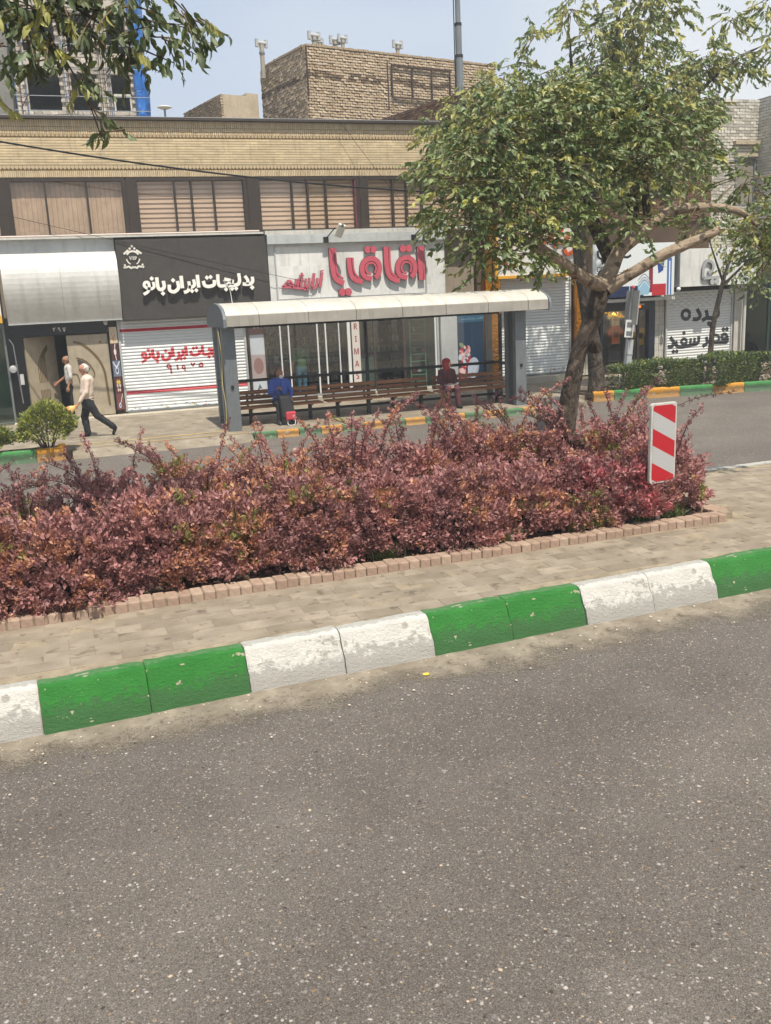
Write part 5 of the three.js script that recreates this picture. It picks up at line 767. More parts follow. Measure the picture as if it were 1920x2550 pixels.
// ---------- bus shelter ----------
const wood = dataTex(512, (u, v, o) => { const g = fbm(u * 3, v * 60, 60, 5, 4), r = fbm(u * 24, v * 160, 160, 15, 3), k = 0.75 + 0.5 * (g - 0.5) + 0.3 * (r - 0.5); o[0] = 205 * k; o[1] = 138 * k; o[2] = 88 * k; });
M.wood = std(0xffffff, 0.6, { map: rep(wood, 0.8, 1.5) }); M.wood2 = std(0xe0d2c4, 0.65, { map: rep(wood, 0.7, 1.2) });
{
  const s = thing('bus_shelter', 'long grey steel bus shelter with a curved white roof', 'bus shelter', [0, 0.15, 0]);
  const post = std(0x80878d, 0.45, { map: rep(grime, 0.9), metalness: 0.2 }), dark = std(0x4b4f54, 0.5), cuts = [3.62, 4.37, 5.52, 6.67, 7.82, 8.94, 10.06, 11.16, 11.72];
  for (const [x, sg] of [[3.7, -1], [11.12, 1]]) {
    part('front_post', [rb(x - 0.15, x + 0.15, 0, 2.42, -21.52, -21.36, 0.008)], post, s); part('rear_post', [rb(x - 0.06, x + 0.06, 0, 2.42, -23.3, -23.14, 0.008)], post, s);
    part('inner_post', [rb(x - 0.15, x + 0.15, 0, 2.42, -22.0, -21.84, 0.008)], post, s); part('post_recess', [bb(x - 0.09, x + 0.09, 0, 2.42, -21.838, -21.522)], dark, s); part('side_rail', [bb(x - 0.03, x + 0.03, 0.12, 0.18, -23.13, -22.01)], M.black, s); part('side_rail', [bb(x - 0.03, x + 0.03, 1.0, 1.06, -23.13, -22.01)], M.black, s); part('side_pane', [bb(x - 0.006, x + 0.006, 0.2, 2.4, -23.12, -22.02)], M.glass, s);
    part('control_box', [bb(x - 0.03, x + 0.03, 0.98, 1.06, -21.355, -21.33)], M.black, s);
  }
  part('loose_cable', [limb([[3.5, 2.3, -21.5], [3.53, 1.7, -21.48], [3.5, 1.1, -21.5], [3.53, 0.6, -21.48], [3.51, 0.1, -21.5]], [0.012, 0.012], 5)], std(0xb5a878, 0.7), s);
  for (let i = 0; i < cuts.length - 1; i++) {
    const x0 = cuts[i] + 0.004, x1 = cuts[i + 1] - 0.004, arc = []; for (let k = 0; k <= 12; k++) { const a = Math.PI * (0.04 + 0.92 * k / 12); arc.push([-22.16 + 1.15 * Math.cos(a), 2.6 + 0.31 * Math.sin(a)]); }
    part('roof_panel', runX([...arc, ...arc.slice().reverse().map(([z, y]) => [z * 0.995 - 22.16 * 0.005, y - 0.03])], x0, x1), std(0xd9d6cd, 0.5, { map: rep(grime, 0.3) }), s);
    part('fascia_panel', [rb(x0, x1, 2.39, 2.63, -21.06, -21.0, 0.006)], std(0xb2aea6, 0.5, { map: rep(grime, 0.35) }), s);
    part('rear_fascia', [bb(x0, x1, 2.39, 2.6, -23.36, -23.3)], M.steel, s);
  }
  part('ceiling', [bb(3.62, 11.72, 2.42, 2.45, -23.29, -21.07)], std(0xb4b7ba, 0.6), s);
  const cap = []; for (let k = 0; k <= 12; k++) { const a = Math.PI * k / 12; cap.push([-22.16 + 1.2 * Math.cos(a), 2.56 + 0.36 * Math.sin(a)]); } cap.push([-23.36, 2.37], [-20.96, 2.37]);
  for (const [a, b] of [[3.55, 3.615], [11.725, 11.78]]) part('end_cap', runX(cap, a, b), std(0x79828a, 0.5, { map: rep(grime, 0.5) }), s);
  part('top_beam', [bb(3.86, 11.28, 2.3, 2.42, -23.0, -22.9)], M.black, s);
  part('mid_rail', [bb(3.86, 11.28, 0.98, 1.05, -22.99, -22.91)], M.black, s); part('low_rail', [bb(3.86, 11.28, 0.14, 0.2, -22.99, -22.91)], M.black, s);
  for (const x of [4.0, 7.5, 11.32]) part('mullion', [bb(x - 0.035, x + 0.035, 0, 2.3, -22.98, -22.9)], M.black, s);
  for (const [a, b] of [[4.05, 7.45], [7.55, 11.27]]) part('back_pane', [bb(a, b, 1.06, 2.29, -22.954, -22.946)], M.glass, s);
}
// benches
const seatSpan = [[3.98, 6.08, 'wooden bench under the seated man with the shopping trolley'], [6.2, 7.62, 'empty wooden slat bench left of the shelter centre'], [7.68, 9.06, 'empty wooden slat bench right of the shelter centre'], [9.2, 11.25, 'wooden bench under the woman in the red headscarf']];
for (const [x0, x1, lab] of seatSpan) {
  const b = thing('bench', lab, 'bench', [(x0 + x1) / 2, 0.15, -22.45], 0, 'benches in the bus shelter'), w = (x1 - x0) / 2, iron = std(0x231d19, 0.55);
  for (const x of [-w + 0.3, w - 0.3]) { part('leg', [bb(x - 0.04, x + 0.04, 0, 0.36, -0.03, 0.06), bb(x - 0.03, x + 0.03, 0.362, 0.385, -0.25, 0.26)], iron, b); part('back_stay', [bx(0.05, 0.42, 0.03, x, 0.36, -0.31, 0, 0, -0.12)], iron, b); }
  for (let i = 0; i < 4; i++) part('seat_slat', [rb(-w, w, 0.387, 0.425, -0.22 + i * 0.125, -0.12 + i * 0.125, 0.008)], i % 2 ? M.wood : M.wood2, b);
  for (let i = 0; i < 3; i++) part('back_slat', [rb(-w, w, -0.048, 0.048, -0.017, 0.017, 0.008).rotateX(-0.14).translate(0, 0.49 + i * 0.125, -0.275 - i * 0.018)], i % 2 ? M.wood2 : M.wood, b);
}
// ---------- signs on the median, pole by the hedge ----------
function roundRect(w, h, r) { const s = new THREE.Shape(); s.moveTo(-w / 2 + r, 0); s.lineTo(w / 2 - r, 0); s.quadraticCurveTo(w / 2, 0, w / 2, r); s.lineTo(w / 2, h - r); s.quadraticCurveTo(w / 2, h, w / 2 - r, h); s.lineTo(-w / 2 + r, h); s.quadraticCurveTo(-w / 2, h, -w / 2, h - r); s.lineTo(-w / 2, r); s.quadraticCurveTo(-w / 2, 0, -w / 2 + r, 0); return s; }
{
  const c = thing('chevron_sign', 'red and white striped marker sign on a pole in the shrub bed', 'sign', [6.3, 0.33, -8.74], 0.12); c.rotation.z = -0.015;
  const rim = std(0xd6d4cf, 0.4, { map: rep(grime, 2) });
  part('sign_plate', new THREE.ExtrudeGeometry(roundRect(0.36, 0.9, 0.035), { depth: 0.03, bevelEnabled: true, bevelSize: 0.006, bevelThickness: 0.006, bevelSegments: 2 }).translate(0, 0.51, -0.015), rim, c);
  const face = canvasTex(320, 860, (x, w, h) => { x.fillStyle = '#aeadac'; x.fillRect(0, 0, w, h); x.fillStyle = '#b01a26'; for (const y of [-135, 252, 640]) { x.beginPath(); x.moveTo(0, y); x.lineTo(w, y + 165); x.lineTo(w, y + 355); x.lineTo(0, y + 190); x.fill(); } x.fillStyle = '#b01a26'; x.fillRect(0, 0, 0, 0); const r = rng(5); for (let i = 0; i < 160; i++) { x.fillStyle = `rgba(70,60,55,${0.04 + r() * 0.1})`; x.fillRect(r() * w, r() * h, 1 + r() * 3, 2 + r() * 18); } });
  const fs = new THREE.ShapeGeometry(roundRect(0.325, 0.862, 0.03), 6), p = fs.attributes.position, uv = fs.attributes.uv; for (let i = 0; i < p.count; i++) uv.setXY(i, (p.getX(i) + 0.1625) / 0.325, p.getY(i) / 0.862);
  part('striped_face', fs.translate(0, 0.529, 0.024), std(0xffffff, 0.35, { map: face }), c);
  const pole = canvasTex(64, 256, (x, w, h) => { x.fillStyle = '#b9b4aa'; x.fillRect(0, 0, w, h); const r = rng(15); for (let i = 0; i < 60; i++) { x.fillStyle = r() > 0.5 ? '#6b5648' : '#d8d4cb'; x.fillRect(r() * w, r() * h, 3 + r() * 10, 3 + r() * 14); } });
  part('pole', [rod([0, -0.1, -0.04], [0, 1.35, -0.04], 0.028, 0.028, 12)], std(0xffffff, 0.6, { map: pole }), c); part('clamp', [bb(-0.06, 0.06, 0.7, 0.74, -0.075, -0.022), bb(-0.06, 0.06, 1.2, 1.24, -0.075, -0.022)], M.steel, c);
  const k = thing('sign_back', 'grey back of a small sign on a pole left of the tree trunk', 'sign', [6.12, 0.33, -11.0], 0.05);
  part('sign_plate', new THREE.ExtrudeGeometry(roundRect(0.36, 0.8, 0.05), { depth: 0.02, bevelEnabled: true, bevelSize: 0.004, bevelThickness: 0.004, bevelSegments: 1 }).translate(0, 0.5, 0), std(0xcfd1d1, 0.5, { map: rep(grime, 1.4) }), k); part('pole', [rod([0, -0.1, 0.055], [0, 1.25, 0.055], 0.028, 0.028, 12)], M.steel, k); part('clamp', [bb(-0.07, 0.07, 0.75, 0.79, 0.025, 0.09)], M.steel, k);
  const b = thing('bus_stop_pole', 'leaning grey pole with small notices beside the hedge', 'pole', [14.5, 0.2, -21.95]); b.rotation.z = -0.105;
  part('pole', [rod([0, 0, 0], [0, 2.75, 0], 0.04, 0.035, 12)], M.steel, b); part('edge_board', [bb(0.045, 0.075, 1.8, 2.7, -0.3, 0.3)], std(0xb4b6b4, 0.5, { map: rep(grime, 1) }), b); part('pink_finial', [new THREE.SphereGeometry(0.055, 12, 8).translate(0.03, 2.78, 0)], std(0xc0485c, 0.5), b);
  part('notice', [rb(-0.13, 0.14, 1.45, 1.92, 0.045, 0.06, 0.01)], std(0xcfcfca, 0.5), b); part('notice_text', [bb(-0.08, 0.09, 1.72, 1.86, 0.061, 0.064), bb(-0.08, 0.09, 1.5, 1.62, 0.061, 0.064)], std(0x6a6a6c, 0.7), b); part('rear_panel', [bb(0.06, 0.22, 0.55, 1.4, -0.02, 0.0), bb(0.06, 0.22, 1.0, 1.03, 0.001, 0.015)], M.alu, b);
}
// ---------- people: one skin over a skeleton of tapered bones ----------
function skin(bones, cell, k) {
  let lo = [1e9, 1e9, 1e9], hi = [-1e9, -1e9, -1e9];
  for (const b of bones) for (let i = 0; i < 3; i++) { const r = Math.max(b.r[0], b.r[1]) * 1.15 + cell * 2; lo[i] = Math.min(lo[i], b.a[i] - r, b.b[i] - r); hi[i] = Math.max(hi[i], b.a[i] + r, b.b[i] + r); }
  const n = lo.map((v, i) => Math.ceil((hi[i] - v) / cell) + 1), [nx, ny, nz] = n, F = new Float32Array(nx * ny * nz);
  const dist = (b, x, y, z) => { const dx = b.b[0] - b.a[0], dy = b.b[1] - b.a[1], dz = b.b[2] - b.a[2], l2 = dx * dx + dy * dy + dz * dz || 1e-9; const t = clamp(((x - b.a[0]) * dx + (y - b.a[1]) * dy + (z - b.a[2]) * dz) / l2), sx = b.s || 1; const ex = x - b.a[0] - dx * t, ey = y - b.a[1] - dy * t, ez = (z - b.a[2] - dz * t) / sx; return (Math.hypot(ex, ey, ez) - lerp(b.r[0], b.r[1], t)); };
  const val = (x, y, z) => { let d = 1e9; for (const b of bones) { const q = dist(b, x, y, z), kk = b.k ?? k, h = clamp(0.5 + 0.5 * (d - q) / kk); d = d > 1e8 ? q : d + (q - d) * h - kk * h * (1 - h); } return d; };
  for (let z = 0, i = 0; z < nz; z++) for (let y = 0; y < ny; y++) for (let x = 0; x < nx; x++, i++) F[i] = val(lo[0] + x * cell, lo[1] + y * cell, lo[2] + z * cell);
  const id = new Int32Array(nx * ny * nz).fill(-1), pos = [], idx = [], st = [1, nx, nx * ny];
  for (let z = 0; z < nz - 1; z++) for (let y = 0; y < ny - 1; y++) for (let x = 0; x < nx - 1; x++) {
    const o = x + y * nx + z * nx * ny; let m = 0; for (let c = 0; c < 8; c++) if (F[o + (c & 1) + ((c >> 1) & 1) * nx + (c >> 2) * nx * ny] < 0) m |= 1 << c; if (m === 0 || m === 255) continue;
    let sx = 0, sy = 0, sz = 0, k2 = 0;
    for (let c = 0; c < 8; c++) for (let ax = 0; ax < 3; ax++) { if ((c >> ax) & 1) continue; const d = c | (1 << ax), a = F[o + (c & 1) + ((c >> 1) & 1) * nx + (c >> 2) * nx * ny], b = F[o + (d & 1) + ((d >> 1) & 1) * nx + (d >> 2) * nx * ny]; if ((a < 0) === (b < 0)) continue; const t = a / (a - b); sx += (c & 1) + (ax === 0 ? t : 0); sy += ((c >> 1) & 1) + (ax === 1 ? t : 0); sz += (c >> 2) + (ax === 2 ? t : 0); k2++; }
    id[o] = pos.length / 3; pos.push(lo[0] + (x + sx / k2) * cell, lo[1] + (y + sy / k2) * cell, lo[2] + (z + sz / k2) * cell);
  }
  for (let z = 1; z < nz - 1; z++) for (let y = 1; y < ny - 1; y++) for (let x = 1; x < nx - 1; x++) {
    const o = x + y * nx + z * nx * ny; for (let ax = 0; ax < 3; ax++) { const a = F[o] < 0, b = F[o + st[ax]] < 0; if (a === b) continue; const u = st[(ax + 1) % 3], v = st[(ax + 2) % 3], q = [id[o], id[o - u], id[o - u - v], id[o - v]]; if (a) idx.push(q[0], q[1], q[2], q[0], q[2], q[3]); else idx.push(q[0], q[2], q[1], q[0], q[3], q[2]); }
  }
  const g = new THREE.BufferGeometry(); g.setAttribute('position', new THREE.Float32BufferAttribute(pos, 3)); g.setIndex(idx); g.computeVertexNormals();
  const col = new Float32Array(pos.length), c = new THREE.Color();
  for (let i = 0; i < pos.length; i += 3) { let best = 1e9, bc = 0; for (const b of bones) { const q = dist(b, pos[i], pos[i + 1], pos[i + 2]); if (q < best) { best = q; bc = b.c; } } c.set(bc); col.set([c.r, c.g, c.b], i); }
  g.setAttribute('color', new THREE.BufferAttribute(col, 3));
  const nn = g.attributes.normal, pp = g.attributes.position; if (cell > 0.01) { for (let i = 0; i < pp.count; i++) { const x = pp.getX(i), y = pp.getY(i), z = pp.getZ(i), f = 0.011 * (N3(x * 16 + y * 9 + 50, y * 11 - x * 7 + 50, z * 15, 5) - 0.5) + 0.007 * (N3(x * 34 + 50, y * 26 + x * 20 + 50, z * 30, 8) - 0.5); pp.setXYZ(i, x + nn.getX(i) * f, y + nn.getY(i) * f, z + nn.getZ(i) * f); } g.computeVertexNormals(); }
  return g;
}
const B = (a, b, r0, r1, c, s, k) => ({ a, b, r: [r0, r1], c, s, k });
const skinMat = std(0xffffff, 0.8, { vertexColors: true });
// hand at p pointing along d, palm facing n; fingers curl towards the palm
function handBones(p, d, n, curl, c, thumb = 1) {
  const D = V(...d).normalize(), Nn = V(...n).normalize(), S = D.clone().cross(Nn).normalize(), at = (u, s, v) => { const q = V(...p).addScaledVector(D, u).addScaledVector(S, s).addScaledVector(Nn, v); return [q.x, q.y, q.z]; };
  const o = [B(at(0, 0, 0), at(0.03, -0.012, 0), 0.026, 0.026, c), B(at(0.03, -0.02, 0), at(0.075, -0.026, 0), 0.018, 0.016, c), B(at(0.03, 0.02, 0), at(0.075, 0.026, 0), 0.018, 0.016, c), B(at(0.04, 0, 0), at(0.08, 0, 0), 0.018, 0.017, c)];
  [[-0.03, 0.06], [-0.01, 0.075], [0.01, 0.07], [0.03, 0.055]].forEach(([s, L]) => { const a = at(0.082, s, 0), b = at(0.082 + L * 0.45 * Math.cos(curl), s * 1.05, L * 0.45 * Math.sin(curl)), e = at(0.082 + L * 0.45 * Math.cos(curl) + L * 0.55 * Math.cos(curl * 2), s * 1.08, L * 0.45 * Math.sin(curl) + L * 0.55 * Math.sin(curl * 2)); o.push(B(a, b, 0.0095, 0.009, c, 1, 0.004), B(b, e, 0.009, 0.0075, c, 1, 0.004)); });
  o.push(B(at(0.015, 0.022 * thumb, 0.008), at(0.05, 0.05 * thumb, 0.02), 0.0125, 0.0105, c, 1, 0.006), B(at(0.05, 0.05 * thumb, 0.02), at(0.078, 0.05 * thumb, 0.034), 0.0105, 0.0085, c, 1, 0.004)); return o;
}
// head centred at h, looking along +x of its own frame turned by yaw and pitched by nod
function headBones(h, yaw, nod, skinC, hairC, o = {}) {
  const q = new THREE.Quaternion().setFromEuler(new THREE.Euler(0, yaw, 0)).multiply(new THREE.Quaternion().setFromEuler(new THREE.Euler(0, 0, -nod))), at = (x, y, z) => { const v = V(x, y, z).applyQuaternion(q).add(V(...h)); return [v.x, v.y, v.z]; };
  const l = [B(at(-0.015, 0.035, 0), at(0.01, 0.035, 0), 0.088, 0.086, skinC), B(at(0.02, -0.02, 0), at(0.035, -0.075, 0), 0.066, 0.045, skinC), B(at(0.095, 0.012, 0), at(0.108, -0.022, 0), 0.009, 0.016, skinC, 1, 0.012), B(at(0.07, -0.055, -0.014), at(0.07, -0.055, 0.014), 0.017, 0.017, o.lip || skinC, 1, 0.008), B(at(0.074, 0.032, -0.034), at(0.074, 0.032, 0.034), 0.016, 0.016, skinC, 1, 0.01), B(at(0.078, 0.015, -0.033), at(0.079, 0.015, -0.031), 0.012, 0.012, 0x2a2320, 1, 0.004), B(at(0.078, 0.015, 0.033), at(0.079, 0.015, 0.031), 0.012, 0.012, 0x2a2320, 1, 0.004)];
  for (const s of [-1, 1]) l.push(B(at(-0.005, 0.015, 0.084 * s), at(-0.012, -0.025, 0.082 * s), 0.017, 0.012, skinC, 1, 0.008));
  if (o.hair) for (const [a, b, r] of o.hair) l.push(B(at(...a), at(...b), r, r, hairC, 1, 0.02));
  return l;
}
function person(label, pos, turn, body, head, hands, extras) {
  const p = thing('person', label, 'person', pos, turn), gs = [skin(body, 0.013, 0.03), skin(head, 0.007, 0.02), ...hands.map((h) => skin(h, 0.0045, 0.008))].map((g) => g.toNonIndexed());
  mesh('body', mergeGeometries(gs), skinMat, p); if (extras) extras(p); return p;
}
const shoe = (a, t, c) => [B([a[0] - 0.02, 0.055, a[2]], [t[0], 0.035, t[2]], 0.05, 0.036, c, 1, 0.015)];
{ // old man walking left
  const sh = 0xd6c2b0, tr = 0x1d1e22, sk = 0xb0806a, so = 0x121212;
  const body = [B([0.0, 0.9, 0], [0.03, 1.05, 0], 0.14, 0.145, sh, 1.25), B([0.02, 1.05, 0], [0.02, 1.3, 0], 0.15, 0.15, sh, 1.3), B([0.03, 1.35, -0.13], [0.03, 1.35, 0.13], 0.07, 0.07, sh), B([0.04, 1.4, 0], [0.085, 1.49, 0], 0.05, 0.05, sk, 1, 0.02),
    B([0.0, 0.9, 0], [0.0, 0.8, 0], 0.135, 0.14, tr, 1.2, 0.02),
    B([0.0, 0.85, 0.08], [0.06, 0.47, 0.09], 0.11, 0.085, tr), B([0.06, 0.47, 0.09], [0.03, 0.1, 0.09], 0.083, 0.075, tr), ...shoe([0.04, 0, 0.09], [0.2, 0, 0.1], so),
    B([0.0, 0.85, -0.08], [-0.22, 0.5, -0.08], 0.11, 0.085, tr), B([-0.22, 0.5, -0.08], [-0.56, 0.2, -0.08], 0.082, 0.068, tr), B([-0.6, 0.17, -0.08], [-0.54, 0.045, -0.08], 0.045, 0.036, so, 1, 0.015),
    B([0.03, 1.34, 0.18], [-0.04, 1.06, 0.23], 0.062, 0.052, sh), B([-0.03, 1.06, 0.23], [-0.02, 0.8, 0.24], 0.05, 0.042, sh), B([-0.02, 0.8, 0.24], [-0.01, 0.76, 0.24], 0.026, 0.024, sk, 1, 0.01),
    B([0.03, 1.34, -0.18], [0.04, 1.06, -0.22], 0.062, 0.052, sh), B([0.06, 1.06, -0.22], [0.18, 0.86, -0.2], 0.05, 0.04, sh), B([0.18, 0.86, -0.2], [0.21, 0.82, -0.2], 0.026, 0.024, sk, 1, 0.01)];
  const head = headBones([0.115, 1.57, 0], 0, 0.25, sk, 0xc6c2bb, { hair: [[[-0.05, 0.03, 0.05], [-0.07, -0.03, 0.03], 0.05], [[-0.05, 0.03, -0.05], [-0.07, -0.03, -0.03], 0.05], [[-0.03, 0.06, 0], [-0.06, 0.02, 0], 0.07]] });
  const up = (l) => l.map((b) => ({ ...b, a: [b.a[0] - Math.max(0, b.a[1] - 0.5) * 0.14, b.a[1], b.a[2]], b: [b.b[0] - Math.max(0, b.b[1] - 0.5) * 0.14, b.b[1], b.b[2]] }));
  person('old man in a pale shirt and black trousers walking along the pavement', [0.48, 0.152, -22.72], Math.PI, up(body), up(head), [up(handBones([-0.01, 0.75, 0.24], [0.05, -1, 0], [1, 0, 0], 0.4, sk)), up(handBones([0.215, 0.815, -0.2], [0.5, -0.8, 0], [-0.6, -0.5, 0.3], 0.9, sk, -1))], (p) => {
    mesh('collar', mg([rod([0.03, 1.42, 0.06], [0.11, 1.39, 0.03], 0.018), rod([0.03, 1.42, -0.06], [0.11, 1.39, -0.03], 0.018)]).translate(-0.125, 0, 0), std(0xd8cfc4, 0.8), p); mesh('belt', new THREE.TorusGeometry(0.137, 0.012, 6, 20).rotateX(Math.PI / 2).scale(1, 1, 1.24).translate(-0.055, 0.9, 0), M.black, p); mesh('glasses', mg([rod([0.198, 1.575, -0.05], [0.198, 1.575, 0.05], 0.005)]).translate(-0.15, 0, 0), M.black, p);
  });
  const bag = thing('carrier_bag', 'yellow and red plastic bag held by the walking old man', 'bag', [0.48 - 0.22, 0.152 + 0.74, -22.72 + 0.2], 0);
  const g = new THREE.SphereGeometry(0.1, 16, 12), q = g.attributes.position; for (let i = 0; i < q.count; i++) { const y = q.getY(i), n = 1 + 0.25 * (N3(q.getX(i) * 20, y * 20, q.getZ(i) * 20, 4) - 0.5), w = y > 0 ? 1 - y * 6 : 1; q.setXYZ(i, q.getX(i) * n * Math.max(0.25, w), y * 1.5 * n, q.getZ(i) * n * 0.6 * Math.max(0.25, w)); } g.computeVertexNormals(); g.rotateZ(-1.1).translate(-0.14, -0.05, 0);
  paintVerts(g, (x, y, z, o) => { const r = x < -0.16 && N3(x * 25, y * 25, z * 25, 6) > 0.4; o[0] = r ? 0.7 : 0.8; o[1] = r ? 0.12 : 0.5; o[2] = r ? 0.06 : 0.16; }); part('bag_body', g, std(0xffffff, 0.5, { vertexColors: true }), bag); part('bag_handle', [limb([[-0.08, -0.02, 0], [-0.02, 0.02, 0.01], [0.04, 0.05, 0]], [0.014, 0.01], 6)], std(0xd9a03a, 0.5), bag);
}
{ // man in the doorway, pulling the leaf
  const sh = 0xc2c0ba, tr = 0x1a1a1c, sk = 0xa8785e;
  const body = [B([0, 0.92, 0], [0.0, 1.1, 0], 0.13, 0.14, sh, 1.2), B([0, 1.1, 0], [0.0, 1.32, 0], 0.14, 0.14, sh, 1.35), B([0, 1.36, -0.13], [0, 1.36, 0.13], 0.075, 0.075, sh), B([0.0, 1.4, 0], [0.03, 1.48, 0], 0.05, 0.05, sk, 1, 0.02), B([0, 0.9, 0], [0, 0.82, 0], 0.135, 0.14, tr, 1.2, 0.02),
    B([0, 0.86, 0.09], [0.03, 0.47, 0.1], 0.095, 0.07, tr), B([0.03, 0.47, 0.1], [0, 0.1, 0.1], 0.066, 0.055, tr), ...shoe([0, 0, 0.1], [0.16, 0, 0.11], 0x111111), B([0, 0.86, -0.09], [0, 0.47, -0.1], 0.095, 0.07, tr), B([0, 0.47, -0.1], [-0.04, 0.1, -0.1], 0.066, 0.055, tr), ...shoe([-0.04, 0, -0.1], [0.12, 0, -0.11], 0x111111),
    B([0, 1.36, 0.19], [0.1, 1.12, 0.24], 0.062, 0.055, sh), B([0.1, 1.12, 0.24], [0.33, 0.96, 0.26], 0.042, 0.03, sk, 1, 0.01), B([0, 1.36, -0.19], [0.0, 1.1, -0.24], 0.062, 0.055, sh), B([0, 1.1, -0.24], [0.08, 0.86, -0.24], 0.042, 0.03, sk, 1, 0.01)];
  person('man in a grey T-shirt standing half hidden in the open street door', [0.25, 0.2, -26.9], Math.PI, body, headBones([0.05, 1.56, 0], 0, 0.25, sk, 0x8a8680, { hair: [[[-0.05, 0.05, 0.03], [-0.06, 0, 0.03], 0.055], [[-0.05, 0.05, -0.03], [-0.06, 0, -0.03], 0.055]] }), [handBones([0.335, 0.955, 0.26], [1, -0.5, 0], [0, 0, -1], 0.5, sk), handBones([0.085, 0.85, -0.24], [0.2, -1, 0], [0, 0, 1], 0.4, sk, -1)]);
}
{ // customer in green, seen from behind inside the shop
  const sh = 0x6d8060, tr = 0x5a80a8, sk = 0xa8785e;
  const body = [B([0, 0.92, 0], [0.0, 1.1, 0], 0.13, 0.145, sh, 1.25), B([0, 1.1, 0], [0.02, 1.35, 0], 0.145, 0.15, sh, 1.4), B([0.02, 1.4, -0.14], [0.02, 1.4, 0.14], 0.08, 0.08, sh), B([0.02, 1.44, 0], [0.05, 1.52, 0], 0.052, 0.05, sk, 1, 0.02), B([0, 0.9, 0], [0, 0.84, 0], 0.13, 0.135, tr, 1.2, 0.02),
    B([0, 0.88, 0.09], [0.01, 0.48, 0.1], 0.09, 0.07, tr), B([0.01, 0.48, 0.1], [0, 0.1, 0.1], 0.066, 0.055, tr), ...shoe([0, 0, 0.1], [0.17, 0, 0.11], 0x1a1a1a), B([0, 0.88, -0.09], [0.01, 0.48, -0.1], 0.09, 0.07, tr), B([0.01, 0.48, -0.1], [0, 0.1, -0.1], 0.066, 0.055, tr), ...shoe([0, 0, -0.1], [0.17, 0, -0.11], 0x1a1a1a),
    B([0.02, 1.4, 0.2], [0, 1.14, 0.27], 0.062, 0.056, sh), B([0, 1.14, 0.27], [0.05, 0.88, 0.28], 0.042, 0.03, sk, 1, 0.01), B([0.02, 1.4, -0.2], [0, 1.14, -0.27], 0.062, 0.056, sh), B([0, 1.14, -0.27], [0.05, 0.88, -0.28], 0.042, 0.03, sk, 1, 0.01)];
  person('customer in a dark green T-shirt and jeans inside the shop, back turned', [6.86, 0.19, -27.35], 1.9, body, headBones([0.07, 1.6, 0], 0.2, 0.1, sk, 0x1d1815, { hair: [[[-0.03, 0.06, 0.02], [-0.05, 0.0, 0.03], 0.075], [[-0.03, 0.06, -0.02], [-0.05, 0.0, -0.03], 0.075], [[0.02, 0.09, 0], [-0.02, 0.09, 0], 0.05]] }), [handBones([0.055, 0.87, 0.28], [0.15, -1, 0], [0, 0, -1], 0.5, sk), handBones([0.055, 0.87, -0.28], [0.15, -1, 0], [0, 0, 1], 0.5, sk, -1)]);
}
